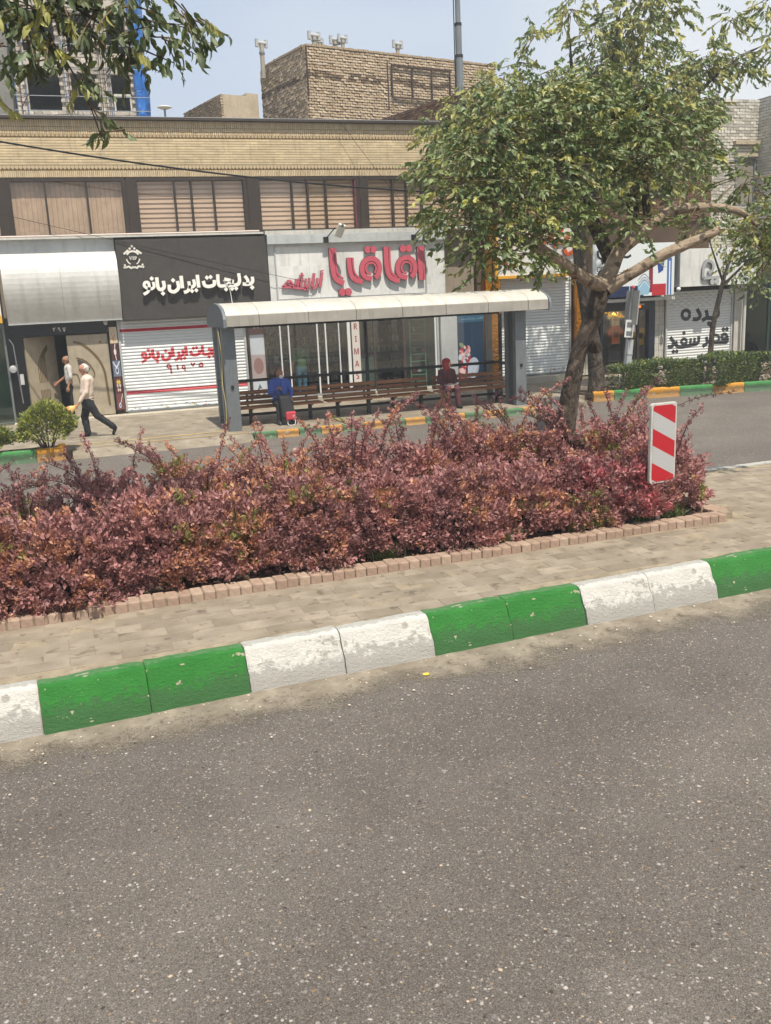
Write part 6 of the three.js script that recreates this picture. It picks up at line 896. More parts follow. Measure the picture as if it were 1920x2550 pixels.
{ // seated man, masked, with a shopping trolley; faces the road, head turned right
  const sh = 0x4763b4, tr = 0x222226, sk = 0xa3735a, so = 0x3a3d42;
  const body = [B([-0.02, 0.5, 0], [0.0, 0.72, 0], 0.15, 0.14, sh, 1.25), B([0.0, 0.72, 0], [0.03, 0.96, 0], 0.145, 0.145, sh, 1.35), B([0.03, 0.99, -0.14], [0.03, 0.99, 0.14], 0.078, 0.078, sh), B([0.04, 1.02, 0], [0.06, 1.1, 0], 0.052, 0.05, sk, 1, 0.02), B([-0.02, 0.48, -0.05], [-0.02, 0.48, 0.05], 0.13, 0.13, tr, 1, 0.02),
    B([0, 0.5, 0.1], [0.42, 0.5, 0.15], 0.095, 0.075, tr), B([0.42, 0.5, 0.15], [0.46, 0.1, 0.15], 0.07, 0.055, tr), ...shoe([0.46, 0, 0.15], [0.62, 0, 0.17], so), B([0, 0.5, -0.1], [0.42, 0.5, -0.15], 0.095, 0.075, tr), B([0.42, 0.5, -0.15], [0.48, 0.1, -0.17], 0.07, 0.055, tr), ...shoe([0.48, 0, -0.17], [0.64, 0, -0.2], so),
    B([0.03, 0.99, -0.2], [0.06, 0.73, -0.27], 0.065, 0.056, sh), B([0.06, 0.73, -0.27], [0.27, 0.6, -0.2], 0.052, 0.042, sh), B([0.27, 0.6, -0.2], [0.31, 0.585, -0.19], 0.026, 0.025, sk, 1, 0.01),
    B([0.03, 0.99, 0.2], [0.12, 0.74, 0.26], 0.065, 0.056, sh), B([0.12, 0.74, 0.26], [0.3, 0.84, 0.14], 0.052, 0.042, sh), B([0.3, 0.84, 0.14], [0.33, 0.85, 0.12], 0.026, 0.025, sk, 1, 0.01)];
  const P = [5.0, 0.152, -22.28], yaw = 0.75, head = headBones([0.08, 1.18, 0], yaw, 0.08, sk, 0x55504c, { hair: [[[-0.04, 0.06, 0.03], [-0.07, 0.0, 0.03], 0.058], [[-0.04, 0.06, -0.03], [-0.07, 0.0, -0.03], 0.058]] });
  person('seated man in a blue shirt wearing a white face mask', P, -Math.PI / 2, body, head, [handBones([0.315, 0.583, -0.19], [1, -0.2, 0.2], [0, -1, 0], 0.5, sk, -1), handBones([0.335, 0.852, 0.12], [0.6, 0.3, -0.5], [0.5, -0.8, 0], 1.0, sk)], (p) => {
    const m = new THREE.SphereGeometry(0.06, 14, 10); m.scale(0.75, 0.95, 1.05); m.translate(0.055, -0.055, 0); m.rotateZ(-0.08); m.rotateY(yaw); m.translate(0.08, 1.18, 0); mesh('face_mask', m, std(0xd9d8d2, 0.9), p); mesh('collar', mg([rod([0.06, 1.06, 0.075], [0.16, 1.0, 0.035], 0.02), rod([0.06, 1.06, -0.075], [0.16, 1.0, -0.035], 0.02)]), std(0x4a66b4, 0.85), p); mesh('shirt_placket', mg([rod([0.178, 0.98, 0], [0.15, 0.6, 0], 0.014)]), std(0x3a54a0, 0.85), p);
  });
  const t = thing('shopping_trolley', 'black and red wheeled shopping bag leaning on the seated man', 'trolley bag', [5.02, 0.152, -21.72], 0);
  const bagG = new RoundedBoxGeometry(0.36, 0.56, 0.24, 4, 0.07), q = bagG.attributes.position; for (let i = 0; i < q.count; i++) { const y = q.getY(i), k = y > 0 ? 1 - y * 0.7 : 1, n = 0.03 * (N3(q.getX(i) * 9 + 3, y * 9, q.getZ(i) * 9, 3) - 0.5); q.setXYZ(i, q.getX(i) * k + n - y * 0.12, y, q.getZ(i) * k + n - y * 0.25); } bagG.computeVertexNormals(); part('bag', bagG.translate(0, 0.42, -0.02), std(0x1a1a1d, 0.75), t);
  const pk = new RoundedBoxGeometry(0.26, 0.2, 0.08, 3, 0.035); part('red_pocket', pk.rotateY(0.15).translate(0.06, 0.22, 0.13), std(0xb83a48, 0.7), t);
  for (const x of [-0.2, 0.16]) { const w = sub('wheel', t, [x, 0.075, -0.02]); mesh('tyre', new THREE.TorusGeometry(0.06, 0.014, 8, 18).rotateY(Math.PI / 2), M.black, w); mesh('hub', rod([-0.012, 0, 0], [0.012, 0, 0], 0.045, 0.045, 12), std(0x9c9c98, 0.5), w); }
  part('wire_foot', [limb([[-0.02, 0.12, 0.12], [-0.02, 0.01, 0.16], [0.14, 0.01, 0.16], [0.16, 0.13, 0.12]], [0.009, 0.009], 6, 0, 1, 4)], std(0xd5d5d0, 0.4), t); part('handle', [limb([[0.0, 0.62, -0.12], [-0.06, 0.76, -0.24], [-0.1, 0.85, -0.26]], [0.012, 0.012], 6)], M.black, t);
  part('flap', [rb(-0.19, 0.05, 0.66, 0.7, -0.24, 0.0, 0.015)], std(0x111114, 0.7), t);
}
{ // seated woman in a headscarf looking right
  const co = 0x532b30, sk = 0xc49a84, sc = 0x9c2a28;
  const body = [B([-0.02, 0.5, 0], [0.0, 0.7, 0], 0.15, 0.135, co, 1.2), B([0.0, 0.7, 0], [0.03, 0.9, 0], 0.135, 0.13, co, 1.3), B([0.03, 0.92, -0.12], [0.03, 0.92, 0.12], 0.07, 0.07, co), B([0.04, 0.96, 0], [0.05, 1.04, 0], 0.05, 0.05, sc, 1, 0.02),
    B([0, 0.5, 0.09], [0.38, 0.5, 0.12], 0.1, 0.09, co), B([0.38, 0.5, 0.12], [0.34, 0.12, 0.12], 0.085, 0.07, co), ...shoe([0.34, 0, 0.12], [0.48, 0, 0.13], 0x141214), B([0, 0.5, -0.09], [0.4, 0.5, -0.12], 0.1, 0.09, co), B([0.4, 0.5, -0.12], [0.42, 0.12, -0.14], 0.085, 0.07, co), ...shoe([0.42, 0, -0.14], [0.56, 0, -0.16], 0x141214),
    B([0.03, 0.92, 0.18], [0.04, 0.67, 0.24], 0.06, 0.052, co), B([0.04, 0.67, 0.24], [0.26, 0.62, 0.08], 0.05, 0.04, co), B([0.26, 0.62, 0.08], [0.3, 0.62, 0.05], 0.024, 0.024, sk, 1, 0.01), B([0.03, 0.92, -0.18], [0.04, 0.67, -0.24], 0.06, 0.052, co), B([0.04, 0.67, -0.24], [0.27, 0.61, -0.06], 0.05, 0.04, co), B([0.27, 0.61, -0.06], [0.31, 0.61, -0.03], 0.024, 0.024, sk, 1, 0.01)];
  const yaw = 1.1, hd = [0.07, 1.12, 0];
  person('seated woman in a dark coat and red headscarf holding papers', [9.42, 0.152, -22.26], -Math.PI / 2, body, headBones(hd, yaw, 0.05, sk, sc), [handBones([0.305, 0.62, 0.05], [1, -0.3, -0.5], [0, -1, 0], 0.6, sk), handBones([0.315, 0.61, -0.03], [1, -0.3, 0.4], [0, -1, 0], 0.6, sk, -1)], (p) => {
    const at = (x, y, z) => { const v = V(x, y, z).applyAxisAngle(V(0, 1, 0), yaw); return [v.x + hd[0], v.y + hd[1], v.z + hd[2]]; };
    const bones = [B(at(-0.03, 0.045, 0), at(-0.01, 0.05, 0), 0.104, 0.1, sc), B(at(-0.04, -0.02, 0.03), at(-0.02, -0.09, 0.03), 0.085, 0.08, sc), B(at(-0.04, -0.02, -0.03), at(-0.02, -0.09, -0.03), 0.085, 0.08, sc), B(at(-0.02, -0.11, 0), [0.05, 0.93, 0], 0.085, 0.11, sc), B([0.11, 0.96, 0], [0.15, 0.72, 0.02], 0.055, 0.05, 0x5a2018)];
    mesh('headscarf', skin(bones, 0.011, 0.03), skinMat, p);
  });
  const pa = thing('papers', 'white papers lying on the seated woman\'s lap', 'papers', [9.42, 0.752, -21.98], 0.3); part('sheet', [bx(0.3, 0.006, 0.2, 0, 0, 0, 0, 0.05, 0.1)], std(0xd8d8d4, 0.8), pa); part('sheet', [bx(0.26, 0.006, 0.19, 0.03, 0.009, 0.02, 0.4, 0.05, 0.1)], std(0xcfcfcc, 0.8), pa);
}
// ---------- vegetation ----------
function leafGeo(L, W, fold = 0.25, droop = 0.2, seg = 3) {           // a pointed leaf from the origin along +y, folded on its midrib
  const pos = [], idx = []; for (let i = 0; i <= seg; i++) { const t = i / seg, w = W / 2 * Math.pow(Math.sin(Math.PI * Math.min(1, 0.06 + t * 0.94)), 0.8) * (1 - 0.35 * t), y = L * t, z = -droop * L * t * t; pos.push(-w, y, z + w * fold * 2, 0, y, z, w, y, z + w * fold * 2); if (i) { const a = (i - 1) * 3; idx.push(a, a + 1, a + 3, a + 1, a + 4, a + 3, a + 1, a + 2, a + 4, a + 2, a + 5, a + 4); } }
  const g = new THREE.BufferGeometry(); g.setAttribute('position', new THREE.Float32BufferAttribute(pos, 3)); g.setIndex(idx); g.computeVertexNormals(); return g;
}
const leafMat = (o = {}) => new THREE.MeshPhysicalMaterial({ color: 0xffffff, roughness: 0.48, side: THREE.DoubleSide, transmission: 0.4, thickness: 0, ...o });
const tmpM = new THREE.Matrix4(), tmpQ = new THREE.Quaternion(), tmpC = new THREE.Color();
function swarm(name, geo, mat, list, parent) {                          // list of [x,y,z, qx,qy,qz,qw, scale, r,g,b]
  const m = shade(new THREE.InstancedMesh(geo, mat, list.length)); m.name = name;
  list.forEach((e, i) => { m.setMatrixAt(i, tmpM.compose(V(e[0], e[1], e[2]), tmpQ.set(e[3], e[4], e[5], e[6]), V(e[7], e[7], e[7]))); m.setColorAt(i, tmpC.setRGB(e[8], e[9], e[10])); });
  m.instanceMatrix.needsUpdate = true; parent.add(m); return stuff(m);
}
const aim = (dir, roll) => new THREE.Quaternion().setFromUnitVectors(V(0, 1, 0), dir).multiply(new THREE.Quaternion().setFromAxisAngle(V(0, 1, 0), roll));
const gauss = (R) => (R() + R() + R() - 1.5) / 1.5;

// barberry: sprigs of small leaves; each shrub its own thing
const sprig = (() => { const R = rng(3), one = leafGeo(0.04, 0.029, 0.2, 0.1, 2), l = []; for (let i = 0; i < 11; i++) { const y = i * 0.006, d = V(gauss(R) * 1.3, 0.35 + R() * 0.8, gauss(R) * 1.3).normalize(), g = one.clone(); g.applyQuaternion(aim(d, R() * 6)); const s = 0.75 + R() * 0.5; g.scale(s, s, s); l.push(g.translate(gauss(R) * 0.034, y, gauss(R) * 0.034)); } return mg(l); })();
const cane = (pts, r) => limb(pts, [r, r * 0.8, r * 0.45], 5, 0, 1, 3);
const barberryMat = leafMat({ roughness: 0.55, transmission: 0.35 }), twigMat = std(0x4a2a24, 0.85);
function barberry(x, z, rx, h, rz, seed, tint, label, n, shoots, low = 0) {
  const t = thing('barberry_shrub', label, 'shrub', [x, 0.36, z], 0, 'purple-red shrubs in the median bed'), R = rng(seed), list = [], stems = [];
  const put = (px, py, pz, dir, s) => {
    const q = aim(dir.normalize(), R() * 6), v = 0.55 * vnoise((x + px) * 5 + 80, (py + pz) * 5 + 80, 999, 37) + 0.45 * R(), m = clamp(0.5 * R() + 0.9 * vnoise((x + px) * 3.3 + 60, (pz - py) * 3.3 + 60, 999, 39) - 0.2);
    let c = m < tint.green ? [0.24 + 0.1 * v, 0.24 + 0.1 * v, 0.07] : m < tint.green + tint.orange ? [0.48 + 0.22 * v, 0.22 + 0.14 * v, 0.135 + 0.06 * v] : [0.2 + 0.42 * v, 0.09 + 0.2 * v, 0.088 + 0.17 * v];
    if (tint.red && m > 1 - tint.red) c = [0.44 + 0.12 * v, 0.13, 0.14]; list.push([px, py, pz, q.x, q.y, q.z, q.w, s, ...c]);
  };
  const lob = (a, b) => 0.6 + 0.72 * (0.65 * vnoise(a * 2.1 + seed * 1.7 + 20, b * 2.8 + 20, 999, seed) + 0.35 * vnoise(a * 5 + 30, b * 6 + 30, 999, seed + 3));
  for (let i = 0; i < n; i++) {
    const a = R() * Math.PI * 2, e = Math.asin(clamp(R() * (1.02 + low) - 0.02 - low, -0.3, 1)), k = lob(a, e * 2) * (0.72 + 0.3 * Math.pow(R(), 0.6));
    const px = Math.cos(a) * Math.cos(e) * rx * k, pz = Math.sin(a) * Math.cos(e) * rz * k, py = 0.06 + (Math.sin(e) * 0.88 + 0.12) * h * k;
    put(px, Math.max(0.02, py), pz, V(Math.cos(a) * Math.cos(e) + gauss(R) * 0.8, Math.sin(e) + 0.25 + gauss(R) * 0.7, Math.sin(a) * Math.cos(e) + gauss(R) * 0.8), 0.65 + R() * 0.9);
  }
  for (let i = 0; i < 14; i++) { const a = R() * 6.28, rr = 0.5 + R() * 0.45; stems.push(cane([[gauss(R) * 0.05, -0.03, gauss(R) * 0.05], [Math.cos(a) * rx * rr * 0.5, h * 0.45, Math.sin(a) * rz * rr * 0.5], [Math.cos(a) * rx * rr, h * (0.65 + R() * 0.25), Math.sin(a) * rz * rr]], 0.009)); }
  for (let i = 0; i < shoots; i++) {
    const a = R() * 6.28, out = 0.2 + R() * 0.9, hh = h * (1.15 + R() * 0.7), b = [Math.cos(a) * rx * 0.5, h * 0.75, Math.sin(a) * rz * 0.5], m = [b[0] + Math.cos(a) * out * 0.3, lerp(b[1], hh, 0.6), b[2] + Math.sin(a) * out * 0.2], e = [b[0] + Math.cos(a) * out * 0.75, hh - out * 0.12, b[2] + Math.sin(a) * out * 0.45];
    stems.push(cane([b, m, e], 0.006)); const c = new THREE.CatmullRomCurve3([V(...b), V(...m), V(...e)]), L = c.getLength();
    for (let s = 0; s < L; s += 0.03) { const p = c.getPointAt(s / L); put(p.x + gauss(R) * 0.02, p.y, p.z + gauss(R) * 0.02, V(gauss(R), 0.5 + gauss(R), gauss(R)), 0.55 + R() * 0.4); }
  }
  part('stems', stems, twigMat, t); swarm('foliage', sprig, barberryMat, list, t); return t;
}
{
  const P = { green: 0.04, orange: 0.2 }, Pg = { green: 0.3, orange: 0.1 }, Pr = { green: 0.03, orange: 0.1, red: 0.3 }, Po = { green: 0.06, orange: 0.32 }, Pd = { green: 0.1, orange: 0.03 };
  const front = [[-3.6, P], [-2.75, P], [-1.9, P], [-1.05, P], [-0.2, P], [0.65, P], [1.5, P], [2.3, P], [3.1, P], [3.9, P], [4.7, P], [5.45, Pr], [6.05, Pr]], back = [[-3.2, P], [-2.3, P], [-1.4, P], [-0.5, Pd], [0.4, Pd], [1.3, Po], [2.2, Po], [3.05, Po], [3.9, Po], [4.75, Po], [5.55, Pg], [6.3, Pg]];
  const ord = ['first', 'second', 'third', 'fourth', 'fifth', 'sixth', 'seventh', 'eighth', 'ninth', 'tenth', 'eleventh', 'twelfth', 'thirteenth'];
  const R = rng(50);
  front.forEach(([x, c], i) => barberry(x + gauss(R) * 0.06, (i < 5 ? -8.98 : -9.16) + gauss(R) * 0.06, 0.6, (i < 3 ? 0.62 : i < 10 ? 0.7 : 0.58) + R() * 0.1, 0.5, 500 + i, c, `purple-red barberry shrub in the row by the brick edging, ${ord[i]} from the left`, 1700, 2, i < 5 ? 0.22 : i % 2 ? 0.1 : 0));
  back.forEach(([x, c], i) => barberry(x + gauss(R) * 0.06, -10.2 + gauss(R) * 0.08, 0.66, (i < 4 ? 0.62 : i < 7 ? 0.76 : i < 10 ? 0.84 : 0.8) + R() * 0.12, 0.6, 600 + i, c, `${c === Pg ? 'green-tinged' : 'red-brown'} barberry shrub in the row on the road side, ${ord[i]} from the left`, 1150, i < 2 ? 6 : 12));
  barberry(6.72, -9.45, 0.55, 0.75, 0.65, 640, Pd, 'dark purple barberry shrub at the right end of the bed, overhanging the bricks', 1250, 5);
  barberry(6.85, -10.4, 0.55, 0.85, 0.5, 641, Pd, 'dark purple barberry shrub at the far right corner of the bed', 1000, 6);
  // long arching cane out over the road at the right
  const t = thing('arching_cane', 'single long barberry cane arching out over the far road at the right', 'branch', [7.0, 1.0, -10.3]), pts = [[0, 0.0, 0], [0.35, 0.3, 0], [0.9, 0.52, 0], [1.6, 0.58, 0.05]]; part('stem', cane(pts, 0.006), twigMat, t);
  const c = new THREE.CatmullRomCurve3(pts.map((p) => V(...p))), list = []; for (let s = 0; s < 60; s++) { const p = c.getPoint(s / 60), q = aim(V(gauss(R), gauss(R), gauss(R)).normalize(), R() * 6); if (R() < 0.75) list.push([p.x, p.y, p.z, q.x, q.y, q.z, q.w, 0.5, 0.13, 0.06, 0.05]); } swarm('foliage', sprig, barberryMat, list, t);
  const d = thing('dry_twigs', 'fan of pale dry twigs sticking out of the bed by the bricks', 'twigs', [1.98, 0.36, -8.78]), dl = []; for (let i = 0; i < 10; i++) { const a = (i - 3) * 0.13 + gauss(R) * 0.1; dl.push(cane([[0, 0, 0], [Math.sin(a) * 0.2, 0.16, 0.02 * gauss(R)], [Math.sin(a) * 0.5, 0.32 + 0.08 * gauss(R), 0.08 * gauss(R)]], 0.006)); } part('twig_fan', dl, std(0xb59a74, 0.9), d);
  const blade = leafGeo(0.2, 0.012, 0.2, 0.5, 4), gl = []; for (let i = 0; i < 420; i++) { const cl = [[5.2, -8.74], [6.1, -8.78], [6.5, -8.8], [4.4, -8.72], [3.0, -8.76]][Math.floor(R() * 5)], q = aim(V(gauss(R) * 0.9, 1, gauss(R) * 0.9).normalize(), R() * 6), v = R(); gl.push([cl[0] + gauss(R) * 0.22, 0.37, cl[1] + gauss(R) * 0.06, q.x, q.y, q.z, q.w, 0.6 + R() * 0.6, 0.1 + 0.1 * v, 0.16 + 0.1 * v, 0.04]); }
  const gg = swarm('grass_tufts', blade, leafMat(), gl, scene); gg.userData = { kind: 'stuff', label: 'green grass tufts behind the brick edging', category: 'grass' };
  const drop = [], lit = leafGeo(0.03, 0.02, 0.2, 0.2, 2); for (let i = 0; i < 900; i++) { const q = aim(V(gauss(R), 0.25 * R(), gauss(R)).normalize(), R() * 6), v = R(); drop.push([-3 + R() * 10, 0.375 + R() * 0.012, -8.68 - R() * R() * 0.5, q.x, q.y, q.z, q.w, 0.7 + R() * 0.5, 0.22 + 0.15 * v, 0.12 + 0.08 * v, 0.07]); }
  const dg = swarm('leaf_litter', lit, leafMat(), drop, scene); dg.userData = { kind: 'stuff', label: 'dry fallen leaves on the soil of the shrub bed', category: 'leaf litter' };
}
// ---- trees ----
const barkTex = dataTex(512, (u, v, o) => { const a = fbm(u * 14, v * 5, 70, 7, 5), b = fbm(u * 50, v * 22, 1100, 19, 3), k = 88 + 90 * (a - 0.5) + 50 * (b - 0.5); o[0] = k + 12; o[1] = k + 3; o[2] = k - 7; });
const barkBump = dataTex(512, (u, v, o) => { const a = fbm(u * 22, v * 7, 154, 7, 5); o[0] = o[1] = o[2] = 255 * a; }, false);
M.bark = std(0xc4bab0, 0.92, { map: barkTex, bumpMap: barkBump, bumpScale: 0.07 });
M.barkPale = std(0xe6d6c4, 0.9, { map: barkTex, bumpMap: barkBump, bumpScale: 0.025 }); M.barkPale.map = dataTex(512, (u, v, o) => { const a = fbm(u * 10, v * 8, 80, 7, 5), b = fbm(u * 40, v * 40, 1600, 19, 3), d = sstep(0.62, 0.7, fbm(u * 6, v * 14, 84, 33, 4)), k = 160 + 60 * (a - 0.5) + 50 * (b - 0.5) - 60 * d; o[0] = k + 5; o[1] = k - 3; o[2] = k - 14; });
// crown of leaves: clumps [x,y,z,r] filled with drooping sprays; each spray a short twig with leaves on it
function crown(t, name, clumps, leaf, o, seed) {
  const R = rng(seed), list = [], twigs = [];
  for (const [cx, cy, cz, r, dens = 1] of clumps) {
    const ns = Math.round(o.sprays * r * r * dens);
    for (let i = 0; i < ns; i++) {
      const d = V(gauss(R), gauss(R) * 0.9 + 0.1, gauss(R)); const rad = Math.pow(R(), 0.5); d.normalize(); const b = V(cx, cy, cz).addScaledVector(d, r * rad * 0.85);
      const out = V(d.x + gauss(R) * 0.7, d.y * 0.5 + gauss(R) * 0.5 - o.hang, d.z + gauss(R) * 0.7).normalize(), L = o.twig * (0.6 + 0.8 * R());
      if (i % 2 === 0) twigs.push(cane([[b.x - out.x * 0.15, b.y - out.y * 0.15, b.z - out.z * 0.15], [b.x, b.y, b.z], [b.x + out.x * L, b.y + out.y * L - 0.1 * L, b.z + out.z * L]], o.twigR || 0.007));
      const nl = o.leaves + Math.floor(R() * 3), hue = R(), young = R() < (o.young ?? 0.25);
      for (let k = 0; k < nl; k++) {
        const s = (k + 0.4) / nl, p = b.clone().addScaledVector(out, L * s); p.y -= 0.1 * L * s * s;
        const dir = V(out.x * 0.5 + gauss(R) * 0.9, -o.hang * 1.3 + gauss(R) * 0.6, out.z * 0.5 + gauss(R) * 0.9).normalize(), q = aim(dir, R() * 6.28), v = 0.75 + 0.5 * R();
        const c = young ? [0.43 * v, 0.42 * v, 0.11 * v] : [lerp(0.175, 0.265, hue) * v, lerp(0.26, 0.315, hue) * v, lerp(0.085, 0.08, hue) * v].map((q) => q * (o.tone ?? 0.84));
        list.push([p.x + gauss(R) * 0.03, p.y, p.z + gauss(R) * 0.03, q.x, q.y, q.z, q.w, 0.7 + R() * 0.55, ...c]);
      }
    }
  }
  const c = sub('crown', t); mesh('twigs', mg(twigs), std(0x6a5a44, 0.9), c); swarm('leaves', leaf, leafMat({ roughness: o.rough ?? 0.55 }), list, c);
}
{ // median tree with the forked trunk
  const t = thing('median_tree', 'gnarled leafy tree with a forked trunk rising from the shrub bed', 'tree', [5.78, 0.34, -10.2]);
  const D = (l) => l.map(([x, y, z]) => [x - 5.78, y - 0.34, z + 10.2]);
  part('trunk', [limb(D([[5.7, 0.2, -10.2], [5.8, 0.75, -10.2], [5.93, 1.29, -10.2], [6.0, 1.75, -10.22], [6.07, 2.15, -10.2], [6.25, 2.6, -10.16], [6.4, 3.0, -10.15], [6.48, 3.2, -10.15]]), [0.19, 0.14, 0.118, 0.108, 0.104, 0.1, 0.098, 0.092], 20, 0.26, 4), limb(D([[6.0, 1.1, -10.05], [5.93, 1.2, -9.92], [5.94, 1.3, -9.9]]), [0.1, 0.08, 0.03], 8, 0.2, 5), limb(D([[6.25, 2.3, -10.05], [6.2, 2.4, -9.98], [6.18, 2.42, -9.97]]), [0.1, 0.06, 0.03], 8, 0.2, 6)], M.bark, t);
  part('branch', limb(D([[6.42, 3.05, -10.13], [6.1, 3.15, -10.05], [5.7, 3.36, -9.95], [5.38, 3.5, -9.85], [5.05, 3.64, -9.75], [4.85, 3.85, -9.7], [4.7, 4.1, -9.7]]), [0.1, 0.075, 0.068, 0.062, 0.055, 0.035, 0.015], 10, 0.1, 7), M.barkPale, t);
  part('branch', limb(D([[6.42, 3.05, -10.15], [6.52, 3.25, -10.12], [6.62, 3.45, -10.1], [6.85, 3.62, -10.05], [7.18, 3.85, -10.0], [7.42, 3.92, -9.95], [7.85, 3.92, -9.9], [8.18, 3.86, -9.85], [8.42, 3.68, -9.8]]), [0.11, 0.095, 0.085, 0.075, 0.07, 0.062, 0.055, 0.045, 0.025], 12, 0.1, 8), M.barkPale, t);
  part('branch', limb(D([[6.45, 3.0, -10.1], [6.75, 3.2, -9.95], [7.1, 3.4, -9.8], [7.5, 3.55, -9.7], [7.72, 3.64, -9.65]]), [0.085, 0.07, 0.062, 0.058, 0.05], 10, 0.18, 9), M.barkPale, t);
  part('branch', limb(D([[6.98, 3.85, -10.05], [6.98, 4.1, -10.1], [7.1, 4.6, -10.2], [7.15, 4.85, -10.25], [7.1, 5.2, -10.3]]), [0.06, 0.05, 0.04, 0.03, 0.015], 8, 0.08, 10), M.bark, t);
  part('branch', limb(D([[6.6, 3.3, -10.2], [6.4, 4.0, -10.5], [6.1, 4.8, -10.6], [5.8, 5.1, -10.5], [5.5, 5.3, -10.5]]), [0.1, 0.08, 0.06, 0.04, 0.02], 8, 0.08, 11), M.bark, t);
  part('branch', limb(D([[6.9, 3.8, -10.2], [6.9, 4.4, -10.4], [6.8, 4.9, -10.5], [6.75, 5.3, -10.5]]), [0.08, 0.065, 0.045, 0.02], 8, 0.08, 12), M.bark, t);
  const cl = [[4.5, 3.75, -9.8, 0.45], [4.45, 4.2, -9.9, 0.5], [4.75, 4.6, -10, 0.55], [5.15, 4.05, -9.8, 0.45], [5.2, 4.85, -10.1, 0.55], [5.35, 3.55, -9.6, 0.3, 0.9], [5.65, 4.4, -10, 0.6], [5.75, 5.05, -10.2, 0.6], [6.1, 3.95, -9.8, 0.42, 0.8], [6.2, 4.65, -10.1, 0.65], [6.4, 5.15, -10.4, 0.55], [6.75, 4.3, -9.9, 0.5, 0.9], [6.85, 4.85, -10.2, 0.65], [7.1, 5.2, -10.4, 0.5], [7.35, 4.5, -10.1, 0.55], [7.6, 4.9, -10.2, 0.5], [6.95, 3.75, -10.1, 0.3, 0.7], [8.3, 4.2, -9.9, 0.4, 0.8], [8.65, 3.75, -9.8, 0.45], [8.6, 3.3, -9.8, 0.35, 0.9], [8.2, 3.6, -9.7, 0.25, 0.7], [5.0, 3.4, -9.55, 0.25, 0.9], [6.5, 3.65, -9.7, 0.28, 0.7], [9.1, 3.4, -9.8, 0.4], [4.7, 3.45, -9.7, 0.36], [5.05, 3.75, -9.75, 0.4], [5.3, 3.3, -9.6, 0.24], [5.65, 3.8, -9.8, 0.36], [4.95, 4.3, -9.8, 0.45], [7.5, 3.85, -9.8, 0.25, 0.7]];
  crown(t, 'median', cl.map(([x, y, z, ...r]) => [x - 5.78, y - 0.34, z + 10.2, ...r]), leafGeo(0.078, 0.05, 0.22, 0.25, 3), { sprays: 285, leaves: 7, twig: 0.24, hang: 0.25, young: 0.16, rough: 0.5 }, 901);
}
{ // large street tree by the hedge
  const t = thing('street_tree', 'tall street tree with a straight trunk standing behind the forked tree', 'tree', [13.75, 0.2, -22.0]);
  part('trunk', [limb([[0, -0.1, 0], [-0.05, 0.8, 0], [-0.3, 2.2, 0], [-0.52, 3.6, 0], [-0.6, 4.8, 0], [-0.6, 6.2, 0]], [0.25, 0.205, 0.195, 0.19, 0.17, 0.13], 14, 0.1, 24)], M.bark, t);
  const br = [[[-0.3, 4.6, 0], [-1.8, 6.2, 0.4], [-3.4, 7.0, 0.6], [-4.6, 7.2, 0.7]], [[-0.4, 5.8, 0], [0.8, 7.8, -0.3], [1.5, 8.8, -0.4], [1.8, 9.6, -0.4]], [[-0.35, 5.2, 0], [2.0, 7.0, 0.5], [3.4, 8.2, 0.6], [4.4, 8.7, 0.7]], [[-0.45, 6.1, 0], [-0.9, 8.2, 0.2], [-1.0, 8.8, 0.3]], [[-0.5, 4.8, 0], [1.2, 6.0, 0.5], [2.4, 6.8, 0.6]], [[-0.45, 6.0, 0], [0.2, 8.6, 0.4], [0.3, 9.4, 0.5]]];
  for (const [i, b] of br.entries()) part('branch', limb(b, [0.1, 0.06, 0.035, 0.012], 8, 0.1, 30 + i), M.bark, t);
  const cl = [[-5.0, 5.6, 0.6, 0.55], [-4.8, 4.6, 0.6, 0.5, 0.8], [-4.5, 6.4, 0.6, 0.75], [-3.7, 5.6, 0.6, 0.85], [-3.8, 7.0, 0.5, 0.75], [-2.7, 6.6, 0.4, 1.0], [-2.6, 5.2, 0.5, 0.8], [-3.1, 7.7, 0.4, 0.6], [-1.9, 7.6, 0.3, 0.8], [-1.4, 6.4, 0.3, 1.1], [-0.5, 7.4, 0.2, 1.1], [0.6, 6.6, 0.2, 1.1], [0.7, 7.9, 0, 1.0], [-0.2, 8.6, 0.2, 0.7, 0.7], [0.6, 9.2, 0.3, 0.8, 0.65], [1.5, 8.8, -0.2, 0.9, 0.7], [1.5, 10.0, -0.3, 0.8, 0.55], [2.2, 9.6, -0.2, 0.7, 0.55], [1.9, 7.4, 0.2, 1.1], [2.9, 8.2, 0.4, 0.8], [2.5, 7.0, 0.5, 0.8], [3.8, 8.2, 0.6, 0.55, 0.9], [4.7, 8.6, 0.7, 0.5, 0.8], [3.6, 9.3, 0.5, 0.42, 0.8], [4.6, 9.6, 0.6, 0.4, 0.8], [5.3, 8.0, 0.8, 0.45, 0.8], [-2.0, 8.7, 0.4, 0.38, 0.8], [-1.0, 9.3, 0.3, 0.45, 0.8], [-0.4, 10.2, 0.3, 0.5], [0.6, 10.6, 0.2, 0.7], [2.6, 10.8, -0.3, 0.6], [1.2, 5.6, 0.4, 0.8], [-0.3, 5.4, 0.3, 0.8], [2.3, 5.6, 0.6, 0.6]];
  crown(t, 'street', cl, leafGeo(0.135, 0.075, 0.2, 0.3, 3), { sprays: 170, leaves: 8, twig: 0.4, hang: 0.45, young: 0.45, twigR: 0.012 }, 902);
}
